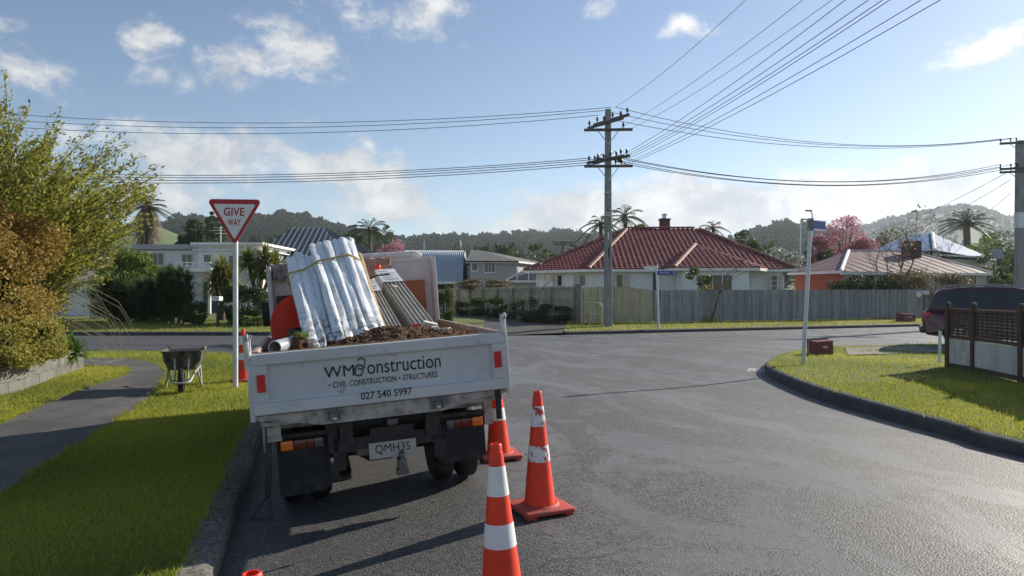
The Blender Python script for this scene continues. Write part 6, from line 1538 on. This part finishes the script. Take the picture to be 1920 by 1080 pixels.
def palm(label, base_, H, nf, L, seed=2, droop=.7, up=(.0, .95), skirt=False, mat=None, r=.18, group=None, leaflet=.42):
    g = np.random.default_rng(seed); b = Vector(base_); o = thing('palm_tree', label, 'palm', b, group=group)
    MB().tube([(0, 0, -.2), (.02*H, 0, H*.5), (0, 0, H)], [r*1.25, r, r*.9], 10).build('trunk', mPalmTrunk, o, True)
    rib = MB(); Cs, Ds, Ls = [], [], []
    for k in range(nf):
        az = 2.4*k+g.uniform(-.3, .3); el = (up[0]+(up[1]-up[0])*((k+.5)/nf))*np.pi/2; l = L*g.uniform(.85, 1.1); P = []
        for s in range(9):
            f = s/8; h = l*f*math.cos(el); z = l*f*math.sin(el)-droop*l*f**2*.6; P.append(np.array([h*math.cos(az), h*math.sin(az), H+z]))
        rib.tube([tuple(p) for p in P], [.035-.004*s for s in range(9)], 4)
        for s in range(26):
            f = .12+.88*s/25; x = f*8; j = min(7, int(x)); p = P[j]+(P[j+1]-P[j])*(x-j); t = P[j+1]-P[j]; t /= np.linalg.norm(t); sd_ = np.cross(t, [0, 0, 1.]); sd_ /= np.linalg.norm(sd_)+1e-9
            for sg in (-1, 1): Cs.append(p); Ds.append(sd_*sg*.85+t*.5+np.array([0, 0, -.15])); Ls.append(leaflet*l*.45*(1-.65*abs(f-.45)))
    rib.build('frond_ribs', mPalmTrunk, o, True); D_ = np.array(Ds); D_ /= np.linalg.norm(D_, axis=1)[:, None]
    V, Fq, T = strip_leaves(np.array(Cs), D_, np.array(Ls), .03*L/2.2, .35, g, 2); npmesh('fronds', V, Fq, mat or lvPalm, o, T)
    if skirt:
        n = 420; az = g.uniform(0, 6.28, n); z = H-g.uniform(.0, 1., n)**1.2*skirt; C = np.stack([np.cos(az)*r, np.sin(az)*r, z], 1); D_ = np.stack([np.cos(az)*.65, np.sin(az)*.65, np.full(n, -.55)], 1); V, Fq, T = strip_leaves(C, D_, g.uniform(.6, 1.3, n)*skirt*.38, .07, .5, g); npmesh('dead_skirt', V, Fq, lvDead, o, T)
    return o
def bare(label, base_, H, seed=4, spread=.5, name='bare_tree', mat=None, leaves=0, leafm=None, lean=(0, 0), depth=4, r0=.06, first=.35):
    r_ = random.Random(seed); o = thing(name, label, 'tree', base_); tb = MB(); tips = []
    def grow(p, d, L, r, k):
        q = p+d*L*.5+Vector((r_.gauss(0, .05), r_.gauss(0, .05), 0))*L; e = q+(d+Vector((r_.gauss(0, .12), r_.gauss(0, .12), .08))).normalized()*L*.5
        tb.tube([p, q, e], [r, r*.8, r*.6], 6 if r > .02 else 4, False)
        if k == 0 or r < .004: tips.append(e); return
        for i in range(r_.choice((2, 2, 3))):
            nd = (d+Vector((r_.gauss(0, spread), r_.gauss(0, spread), r_.gauss(.15, spread*.6)))).normalized(); grow(e, nd, L*r_.uniform(.6, .85), r*r_.uniform(.5, .68), k-1)
        tips.append(e)
    grow(Vector((0, 0, -.05)), Vector((lean[0], lean[1], 1)).normalized(), H*first, r0, depth); tb.build('trunk', mat or mBark, o, True)
    if leaves:
        g = np.random.default_rng(seed); T_ = np.array([tuple(t) for t in tips]); C = T_[g.integers(0, len(T_), leaves)]+g.normal(0, H*.03, (leaves, 3)); V, Fq, T = leaf_arr(C, H*.028, .5, g); npmesh('crown', V, Fq, leafm, o, T)
    return o
def hedge(name, label, base_, size, leafm, n, ls, seed=5, cat='hedge', bump=.25, tintf=None):
    """leafy mass: leaves over a lumpy boxy shell with stems inside"""
    g = np.random.default_rng(seed); b = Vector(base_); o = thing(name, label, cat, b); sx, sy, sz = size
    v = g.normal(0, 1, (n, 3)); v /= np.linalg.norm(v, axis=1)[:, None]; e = .55; v = np.sign(v)*np.abs(v)**e; v /= np.linalg.norm(v, axis=1)[:, None]**.65
    lump = 1+bump*(np.sin(v[:, 0]*5+seed)+np.sin(v[:, 1]*6+2*seed+v[:, 2]*4)+np.sin(v[:, 2]*7+seed+v[:, 0]*3))/3
    q = g.uniform(.35, 1., n)**.35*lump*np.where(g.uniform(0, 1, n) < .10, g.uniform(1., 1.16, n), 1.); C = np.stack([v[:, 0]*sx/2*q, v[:, 1]*sy/2*q, sz*.5+v[:, 2]*sz/2*q], 1); C[:, 2] = np.maximum(C[:, 2], .02)
    t = g.uniform(0, 1, n) if tintf is None else np.clip(tintf(C)+g.normal(0, .16, n), 0, 1)
    V, Fq, T = leaf_arr(C, ls, .6, g, tint=t); npmesh('foliage', V, Fq, leafm, o, T); tb = MB(); r_ = random.Random(seed)
    for k in range(7): x, y = r_.uniform(-.2, .2)*sx, r_.uniform(-.2, .2)*sy; tb.tube([(x*.5, y*.5, -.1), (x, y, sz*.35), (x*1.8, y*1.8, sz*.75)], [.03, .022, .008], 5)
    tb.build('stems', mBark, o, True); return o

# --- tall loose shrub and golden shrub in the raised bed
g = np.random.default_rng(21); r_ = random.Random(21)
tsb = Vector((-10.0, 13.3, .42)); ts = thing('tall_shrub', 'tall loose light green shrub with arching twigs behind the block wall', 'shrub', tsb)
tb = MB(); C, Dn = [], []
for k in range(8): a = 6.283*k/8; tb.tube([(.25*math.cos(a), .25*math.sin(a), -.1), (.45*math.cos(a), .45*math.sin(a), .8), (.8*math.cos(a), .8*math.sin(a), 1.7)], [.06, .05, .03], 6)
for k in range(760):
    az = r_.uniform(0, 6.283); tl = r_.uniform(.02, .95)**.75; hr = r_.uniform(.35, 1.); L = r_.uniform(1.5, 3.75); s0 = Vector((.9*math.cos(az)*tl, .9*math.sin(az)*tl, r_.uniform(.5, 1.75)))
    d = Vector((math.cos(az)*tl*1.15, math.sin(az)*tl*1.15, 1.05)).normalized(); P = [s0]; n = 9
    cur = s0.copy(); dd = d.copy()
    for s in range(n):
        dd = (dd+Vector((r_.gauss(0, .07)+.012, r_.gauss(0, .07), -.035*tl+r_.gauss(0, .04)))).normalized(); cur = cur+dd*L/n; P.append(cur.copy())
    tb.tube(P, [.017*(1-i/(n+1))+.0025 for i in range(n+1)], 4, False)
    for s in range(2, n+1):
        m = 16 if s < 5 else 27
        for q in range(r_.randint(m-4, m)):
            f = r_.random(); p = P[s-1].lerp(P[s], f)+Vector((r_.gauss(0, .055), r_.gauss(0, .055), r_.gauss(0, .055))); C.append(tuple(p)); t = (P[s]-P[s-1]).normalized(); Dn.append((t.x+r_.gauss(0, .5), t.y+r_.gauss(0, .5), t.z+r_.gauss(0, .4)))
tb.build('twigs', mTwig, ts, True); C = np.array(C); V, Fq, T = leaf_arr(C, .088, .42, g, dirs=np.array(Dn), tint=np.clip(g.beta(2, 2, len(C))*.8+.05*(C[:, 2]-1.5), 0, 1)); npmesh('foliage', V, Fq, lvShoot, ts, T)
hedge('golden_shrub', 'dense golden brown leaved shrub in front of the tall shrub', (-8.75, 11.4, .42), (2.8, 2.4, 2.75), lvGold, 44000, .058, 8, 'shrub', .42, tintf=lambda C: .62-.22*C[:, 2]+.18*np.sin(C[:, 0]*4))
hedge('golden_shrub', 'low yellow green shrub at the foot of the golden shrub', (-7.75, 11.2, .42), (1.2, 1.8, .95), lvGold, 14000, .058, 9, 'shrub', .3, tintf=lambda C: .88-.1*C[:, 2])
hedge('golden_shrub', 'golden shrub further along the wall beyond the first one', (-9.2, 8.7, .4), (2.4, 2.6, 2.7), lvGold, 24000, .07, 12, 'shrub', .22, tintf=lambda C: .6-.2*C[:, 2])
hedge('twiggy_shrub', 'twiggy half bare shrub at the end of the planting bed', (-8.9, 13.4, .42), (1.1, 1.2, 1.5), lvShoot, 4200, .075, 10, 'shrub', .3)
ag = yucca('bright green strappy clump at the corner of the planting bed', (-8.75, 14.2, .42), [(0, 0, .06), (.25, -.12, .05), (-.25, .1, .05)], .52, 46, 6, LEAF('agapanthus', (.05, .11, .02), (.16, .27, .05), .35), name='strappy_plant')
tb = MB(); dt = thing('dry_twigs', 'pale dry arching twigs hanging over the planting bed end', 'twigs', (-8.45, 13.3, .45))
for k in range(46):
    a = r_.uniform(-1.7, .9); L = r_.uniform(.7, 1.7); z = r_.uniform(.2, 1.3); tb.tube([(-.3, 0, z), (-.3+.4*L*math.cos(a), .4*L*math.sin(a), z+.22*L), (-.3+.85*L*math.cos(a), .85*L*math.sin(a), z-.05*L), (-.3+1.02*L*math.cos(a), L*math.sin(a), z-.35*L)], [.009, .007, .005, .003], 4, False)
tb.build('twigs', mTwig, dt, True)
# ground cover in the bed
n = 26000; x = rng.uniform(-11, -6.4, n); y = rng.uniform(6, 15.2, n); bedpoly = np.concatenate([P2(offset(WBp, .15)), np.array([(-20, 14), (-20, 0)])]); k = in_poly(x, y, bedpoly); x, y = x[k], y[k]
C = np.stack([x, y, np.array([zbed(a, b) for a, b in zip(x, y)])+rng.uniform(0, .2, len(x))], 1); V, Fq, T = leaf_arr(C, .07, .55); o = npmesh('ground_cover', V, Fq, lvLime, None, T); o['kind'] = 'stuff'; o['label'] = 'bright green leafy ground cover behind the block wall'; o['category'] = 'ground cover'

# --- across the side street, left
def at(px, d): x = pxX(px, d); return (x, d, zfar(x, d))
broadleaf('round_tree', 'rounded yellow green tree before the white flat roofed house', at(246, 38), zpx(474, 38)-.3, 3.1, lvLime, 34, 230, .17, 31, .2, flat=1.)
for i, (px, d, hs, lab) in enumerate(((222, 34, 2.0, 'dark upright yucca clump below the rounded tree'), (262, 33.6, 2.05, 'dark green yucca clump in the middle of the hedge'), (300, 33.2, 2.35, 'dense dark yucca clump beside the tallest one'))):
    yucca(lab, at(px, d), [(r_.uniform(-.55, .55), r_.uniform(-.4, .4), hs*r_.uniform(.4, .92)) for _ in range(10)], .7, 100, 50+i, LEAF('yucca_dark%s' % '', (.026, .058, .018), (.10, .15, .04), .3) if i == 0 else MATS['yucca_dark'])
yucca('tall bright yucca with spiky heads at the hedge end', at(334, 32.6), [(-.35, 0, 2.15), (.1, -.1, 2.05), (.38, .1, 1.9), (.0, .1, 1.2), (.45, -.2, 1.1), (-.5, .1, 1.1)], .72, 100, 61)
hedge('low_shrub', 'low green shrub at the foot of the tall yucca', at(366, 32.2), (1.0, .9, 1.0), lvMid, 3600, .09, 63, 'shrub')
hedge('low_hedge', 'dark low planting under the yucca hedge', at(262, 34.6), (5.0, 1.0, 1.9), lvMid, 12000, .12, 64)
cabbage('cabbage tree with a single mop head left of the sign post', at(415, 35), [(0, 0, 2.35), (-.35, .2, 1.8), (.3, 0, 2.0)], 1.15, 260, 71, 'cabbage trees across the street', .04)
cabbage('cabbage tree with clustered bright heads beside the dark roof', at(484, 34), [(-.45, 0, 2.75), (.25, .1, 2.9), (.75, 0, 2.6), (.1, -.2, 2.3)], 1.1, 260, 72, 'cabbage trees across the street', .04)
hedge('dark_shrub', 'dark rounded shrub behind the sign post', at(462, 32.6), (2.0, 1.7, 1.75), lvDark, 11000, .10, 73, 'shrub', .15)
hedge('low_shrub', 'low bright shrub under the dark rounded shrub', at(478, 31.4), (1.1, .8, .45), lvLime, 1600, .09, 74, 'shrub')
hedge('garden_shrub', 'lit green garden shrub between the truck headboard and the timber fence', at(833, 30.6), (.95, 1.0, 1.65), lvOlive, 9000, .075, 75, 'shrub', .2)
yucca('small spiky flax at the foot of the garden shrub', at(826, 29.8), [(0, 0, .1)], .6, 60, 76, lvYuc, name='flax')
# along the driveway fence
for i, (px, d, w, h, m_, lab) in enumerate(((890, 42, 1.8, 1.3, lvDark, 'dark shrub at the far end of the driveway fence'), (925, 39.5, 2.0, 1.7, lvMid, 'green shrub against the middle of the driveway fence'), (965, 37.2, 1.1, 1.2, lvOlive, 'thin straggly shrub on the driveway fence'), (1000, 36.0, 1.1, 1.7, lvOlive, 'climbing shrub reaching over the driveway fence'), (1010, 34.2, 1.2, .7, lvMid, 'low green shrub by the driveway edge'), (1050, 33.4, 1.75, 1.25, lvDark, 'dense dark shrub beside the gate post'))):
    x_, y_, z_ = at(px, d); hedge('driveway_shrub', lab, (x_-.3, y_, z_), (w, 1.0, h*.68), m_, 5200 if m_ is not lvOlive else 1100, .09, 80+i, 'shrub', .25)
bare('leafy bare-stemmed vine rising above the driveway fence', at(1003, 35.2), 2.3, 14, .4, 'vine', mTwig, 260, lvBrown, (.15, 0), 4, .03)
hedge('creeper', 'brown and green creeper spilling over the driveway fence top', (pxX(905, 48), 48, 1.85), (3.6, 1.2, .75), lvBrown, 3800, .11, 90, 'creeper', .3)
# before and behind the grey fence
bare('thin leaning bare tree before the grey paling fence', at(1330, 35.6), 2.75, 23, .42, lean=(.18, 0), depth=3, r0=.055, first=.5)
V, Fq, T = tuft(160, (0, 0, 0), .35, .3, .012, 6); o = thing('grass_tuft', 'tall grass tuft round the foot of the thin bare tree', 'grass tuft', at(1331, 35.5)); npmesh('blades', V, Fq, mGrass, o, T*.5+.4)
broadleaf('small_tree', 'small light leaved tree behind the grey paling fence', at(1315, 38.2), 2.75, 1.25, lvMid, 9, 70, .16, 41, .62)
yucca('yellow flowering clump behind the grey paling fence', at(1325, 38.4), [(-.4, 0, 1.3), (.1, 0, 1.45)], .5, 50, 42, LEAF('yellow_clump', (.2, .16, .02), (.5, .34, .04), .3), name='flax')
for i, px in enumerate((1580, 1610, 1640, 1668)): x_, y_, z_ = at(px, 43.2); hedge('dark_shrub', ['low dark shrub before the orange wall end', 'dark shrub before the pink roofed house windows', 'dark shrub beside the bare tree stem', 'dark shrub under the bare tree'][i], (x_, y_, z_), (1.7, 1.0, 2.25+.15*math.sin(i*3)), lvDark, 3000, .12, 100+i, 'shrub', .3)
hedge('scraggly_hedge', 'brown scraggly hedge before the pink roofed house', at(1745, 44.5), (4.8, 1.2, 2.75), lvBrown, 9000, .12, 110, 'hedge', .25)
hedge('scraggly_hedge', 'brown hedge behind the parked car roof', at(1700, 43.2), (2.6, 1.2, 2.6), lvBrown, 5000, .12, 111, 'hedge', .25)
bare('tall bare garden tree before the pink roofed house', at(1697, 42.6), 6.0, 31, .38, depth=5, r0=.11, first=.30, leaves=420, leafm=lvBrown)
bare('slim bare tree beside the tall bare one', at(1660, 45), 4.6, 37, .4, depth=5, r0=.06, first=.34)
bare('slim twiggy tree before the blue roofed house', at(1795, 52), 5.4, 38, .4, depth=5, r0=.07, first=.34)
broadleaf('small_tree', 'small tree at the corner of the pink roofed house', at(1868, 41.5), 3.1, 1.5, lvOlive, 12, 110, .15, 43, .4)
broadleaf('small_tree', 'yellow green shrubby tree beside the power pole foot', at(1893, 43.5), 2.9, 1.4, lvLime, 12, 110, .15, 44, .3)
# --- middle distance, one by one
def far_tree(label, px, py_top, d, wpx, leafm, seed, z0=.3, trunk=.18, name='broad_tree', per=120, nc=26, ls=None, group='trees beyond the houses', dens=1.):
    x = pxX(px, d); H = zpx(py_top, d)-z0; w = wpx/F*d; return broadleaf(name, label, (x, d, z0), H, w, leafm, nc, per, ls or max(.25, w*.055), seed, trunk, dens, group=group)
palm('tall palm with a shaggy skirt of dead fronds behind the flat roofed house', (pxX(277, 66), 66, .3), zpx(388, 66)-.3, 34, 2.0, 7, .75, (-.15, .95), skirt=4.2, r=.34)
far_tree('dark cypress tree behind the give way sign', 388, 405, 75, 96, lvDark, 201, per=230, nc=34, name='cypress_tree')
far_tree('second dark cypress behind the flat roofed house', 352, 428, 78, 50, lvDark, 202, name='cypress_tree')
far_tree('slim dark tree rising above the cypress', 402, 392, 80, 26, lvDark, 203, name='cypress_tree', nc=14)
palm('feathery palm behind the dark ribbed roof', (pxX(692, 74), 74, .3), zpx(432, 74)-.3, 22, 2.6, 11, .8, (-.2, .9), r=.2)
palm('drooping palm beside the pink blossom tree', (pxX(672, 76), 76, .3), zpx(448, 76)-.3, 18, 2.2, 12, .9, (-.3, .8), r=.2)
far_tree('tall thin grey gum tree behind the feathery palm', 722, 412, 110, 34, lvOlive, 204, name='gum_tree', nc=14, per=60, trunk=.5)
far_tree('second gum tree behind the feathery palm', 700, 418, 112, 36, lvOlive, 214, name='gum_tree', nc=14, per=60, trunk=.5)
far_tree('pink blossom tree above the truck load', 736, 448, 70, 74, lvPink, 205, name='blossom_tree', nc=22, per=110, ls=.22)
far_tree('bare pinkish blossom tree left of the pink one', 706, 458, 71, 40, lvRose, 206, name='blossom_tree', nc=12, per=60, ls=.2)
far_tree('pink blossom tree beside the grey house', 958, 483, 66, 52, lvPink, 207, name='blossom_tree', nc=18, per=90, ls=.2)
far_tree('dark pink blossom tree left of the tiled roof', 985, 482, 68, 50, lvRose, 208, name='blossom_tree', nc=16, per=80, ls=.2)
for i, (px, py, d, w, m_, lab) in enumerate(((905, 455, 120, 70, lvDark, 'dark rounded tree above the grey house'), (845, 460, 125, 60, lvDark, 'dark tree behind the round barn'), (870, 462, 128, 44, lvDark, 'small dark tree behind the round barn end'), (945, 453, 118, 60, lvDark, 'dark spreading tree right of the grey house'), (995, 455, 100, 78, lvOlive, 'olive domed tree beyond the blossom trees'), (1030, 468, 105, 50, lvOlive, 'olive tree at the left end of the tiled roof'), (1075, 452, 110, 16, lvDark, 'slender dark cypress behind the tiled roof'), (1105, 455, 105, 40, lvMid, 'green tree at the tiled roof edge'), (1395, 432, 80, 60, lvDark, 'dark tree above the right slope of the tiled roof'), (1430, 444, 72, 70, lvOlive, 'olive shrubby tree above the tiled roof slope'), (1513, 445, 84, 50, lvDark, 'dark tree beside the rose blossom tree'), (1452, 462, 60, 95, lvGrey, 'silvery leaved tree between the two roofs'), (1545, 470, 62, 50, lvDark, 'dark low tree beyond the leaning sign post'))):
    far_tree(lab, px, py, d, w, m_, 230+i)
for i, (px, py, d, w, lab) in enumerate(((1577, 402, 70, 105, 'large rose pink blossom tree behind the pink roof'), (1545, 437, 66, 70, 'lower rose blossom tree beside the leaning sign post'), (1612, 450, 67, 70, 'spreading rose blossom tree above the pink roof ridge'), (1312, 428, 75, 26, 'small rose blossom tree beside the palm behind the tiled roof'))):
    far_tree(lab, px, py, d, w, lvRose if i else lvPink, 260+i, name='blossom_tree', nc=46 if i < 3 else 8, per=130, ls=.2)
palm('tall arching palm behind the tiled roof ridge', (pxX(1172, 62), 62, .3), zpx(408, 62)-.3, 20, 2.3, 13, .9, (-.25, .95), r=.2)
palm('dark arching palm left of the tall pole', (pxX(1126, 60), 60, .3), zpx(420, 60)-.3, 18, 2.0, 14, 1., (-.35, .8), r=.18)
palm('small palm behind the chimney end of the tiled roof', (pxX(1337, 66), 66, .3), zpx(428, 66)-.3, 16, 1.5, 15, .9, (-.2, .9), mat=lvOlive, r=.15)
far_tree('green bushy tree behind the chimney', 1205, 412, 60, 74, lvMid, 280); far_tree('green tree between palm and chimney', 1160, 425, 58, 60, lvDark, 281)
far_tree('small green tree right of the chimney', 1355, 440, 58, 34, lvLime, 282, nc=10)
palm('large date palm right of the blue roof', (pxX(1812, 95), 95, 1.), zpx(420, 95)-1., 40, 3.4, 16, .7, (-.1, .95), r=.45)
for i, (px, py, d, w, m_, lab) in enumerate(((1850, 428, 110, 60, lvMid, 'hazy tree beside the date palm'), (1885, 432, 90, 70, lvMid, 'green tree left of the power pole'), (1830, 452, 84, 90, lvLime, 'yellow green tree beyond the blue roof'), (1880, 462, 72, 80, lvDark, 'dark tree below the green one by the pole'), (1780, 452, 100, 60, lvDark, 'dark tree under the date palm'), (1660, 440, 90, 90, lvOlive, 'olive tree behind the bare garden tree'), (1935, 450, 64, 90, lvMid, 'green tree behind the power pole by the car'))):
    far_tree(lab, px, py, d, w, m_, 300+i, z0=.6)
far_tree('low pale tree behind the tan roofed house', 215, 450, 62, 70, lvOlive, 320); far_tree('palm-like tree beside the tan roof', 190, 430, 60, 50, lvOlive, 321, nc=14, per=60)
for i, px in enumerate((640, 620, 655)): far_tree(['dark bush behind the load', 'second dark bush behind the load', 'third dark bush above the load'][i], px, 437-4*i, 120, 60, lvDark, 330+i)
# ------------------------------------------------------------------ hills, woods, haze
mHillG = M('pasture_hill', (.075, .115, .026), .95, var=.2, scale=.01, col2=(.10, .135, .035))
mHillW = M('scrub_hill', (.035, .055, .024), .95, var=.3, scale=.008, col2=(.09, .12, .04))
lvWood = LEAF('wood_canopy', (.010, .022, .010), (.045, .068, .022), .15, 1.)
lvWood.node_tree.nodes['Principled BSDF'].inputs['Specular IOR Level'].default_value = 0.
def skyline(P, px):
    xs_ = [p[0] for p in P]; return float(np.interp(px, xs_, [p[1] for p in P]))
def hill(name, P, d, front, mat, seed, trees=0, tsize=(6, 11), drop=14., tree_zone=(0., 1.), woods=''):
    """a ridge whose crest is seen along the skyline P at distance d; slopes down towards the viewer"""
    g = np.random.default_rng(seed); px0, px1 = P[0][0], P[-1][0]; nx_ = 160; ny = 14; vs = []; H = lambda px: max(0.5, zpx(skyline(P, px), d)-drop)
    pxs = np.linspace(px0, px1, nx_+1)
    def pt(px, f):
        dd = front+(d-front)*f if f <= 1 else d*(1+(f-1)*1.); x = (px-CX)/F*dd; h = H(px); z = h*(sstep(0, 1, f)**1.1 if f <= 1 else max(0., 1-(f-1)*1.6)); z += 1.5*math.sin(x*.03+seed)*math.sin(dd*.02)*min(1, f)
        return x, dd, z-1.
    F_ = list(np.linspace(0, 1, ny))+[1.08, 1.16]
    for px in pxs:
        for f in F_: vs.append(pt(px, f))
    m_ = len(F_); fs = [(i*m_+j, (i+1)*m_+j, (i+1)*m_+j+1, i*m_+j+1) for i in range(nx_) for j in range(m_-1)]
    o = npmesh(name, np.array(vs), np.array(fs), mat, smooth=True); o['kind'] = 'structure'
    if trees:
        parts = []
        for k in range(trees):
            px = g.uniform(px0, px1); f = tree_zone[0]+(tree_zone[1]-tree_zone[0])*g.uniform(0, 1)**.6 if k > trees*.35 else g.uniform(.96, 1.0)
            x, dd, z = pt(px, f); s = g.uniform(*tsize)*(.36 if k > trees*.12 else .36*g.uniform(1.1, 1.9)); n = 44; v = g.normal(0, 1, (n, 3)); v /= np.linalg.norm(v, axis=1)[:, None]; v[:, 2] = np.abs(v[:, 2])*1.3-.35; w = s*g.uniform(.75, 1.15)
            C = v*g.uniform(.6, 1.05, n)[:, None]*np.array([w, w, s*1.1])+np.array([x, dd, z+s*.5]); parts.append(leaf_arr(C, s*.75, .8, g, tint=np.clip(g.uniform(0, .75)+g.uniform(-.1, .25, n), 0, 1)))
        V, Fq, T = join(parts); t = npmesh('wood', V, Fq, lvWood, tint=T); t['kind'] = 'stuff'; t['label'] = woods; t['category'] = 'wood'
hill('hill', [(-500, 440), (-200, 425), (100, 415), (200, 418), (300, 418), (380, 450), (420, 470), (480, 500)], 520, 150, mHillG, 2, 260, (7, 11), 4., (.0, .35), 'scattered trees below the green pasture hill')
hill('hill', [(200, 440), (300, 418), (340, 408), (420, 420), (470, 408), (530, 405), (580, 410), (620, 424), (680, 438), (760, 455), (830, 480)], 760, 300, mHillW, 3, 2200, (9, 15), 8., (.35, 1.), 'dark pine wood on the hill behind the white house')
hill('hill', [(350, 470), (440, 448), (480, 447), (520, 455), (600, 490)], 330, 150, mHillG, 9, 60, (6, 9), 2., (.0, .3), 'small trees at the foot of the green knoll')
hill('hill', [(560, 450), (680, 442), (760, 446), (820, 440), (900, 442), (960, 440), (1020, 440), (1060, 434), (1100, 438), (1180, 446), (1260, 452), (1400, 470)], 900, 220, mHillW, 4, 3600, (8, 15), 10., (.1, 1.), 'wooded hillside beyond the roofs')
hill('hill', [(1250, 480), (1340, 455), (1400, 440), (1440, 424), (1480, 418), (1520, 424), (1580, 440), (1680, 460), (1760, 480)], 700, 220, mHillW, 5, 1500, (8, 13), 8., (.2, 1.), 'wooded hill behind the rose blossom trees')
hill('hill', [(1480, 470), (1560, 438), (1640, 420), (1700, 406), (1760, 392), (1800, 386), (1840, 392), (1890, 410), (1960, 428), (2100, 445), (2400, 460)], 1500, 500, mHillW, 6, 2600, (9, 15), 8., (.3, 1.), 'bush covering the tall cone shaped hill')
# the air between: one even, thin haze
hz = MB().bb((-1900, -100, -1.6), (1900, 1900, 235)).build('haze', None)
hz.data.materials.clear()
mh = bpy.data.materials.new('thin_haze'); mh.use_nodes = True; mh.node_tree.nodes.clear(); b = NB(mh.node_tree)
ho = b.n('ShaderNodeOutputMaterial'); pv = b.n('ShaderNodeVolumePrincipled'); pv.inputs['Color'].default_value = (.80, .88, 1., 1); pv.inputs['Density'].default_value = .00019; pv.inputs['Anisotropy'].default_value = .35
mh.node_tree.links.new(pv.outputs[0], ho.inputs['Volume']); hz.data.materials.append(mh); hz['kind'] = 'stuff'; hz['label'] = 'thin pale haze over the whole place'; hz['category'] = 'haze'
try: mh.cycles.homogeneous_volume = True
except Exception: pass
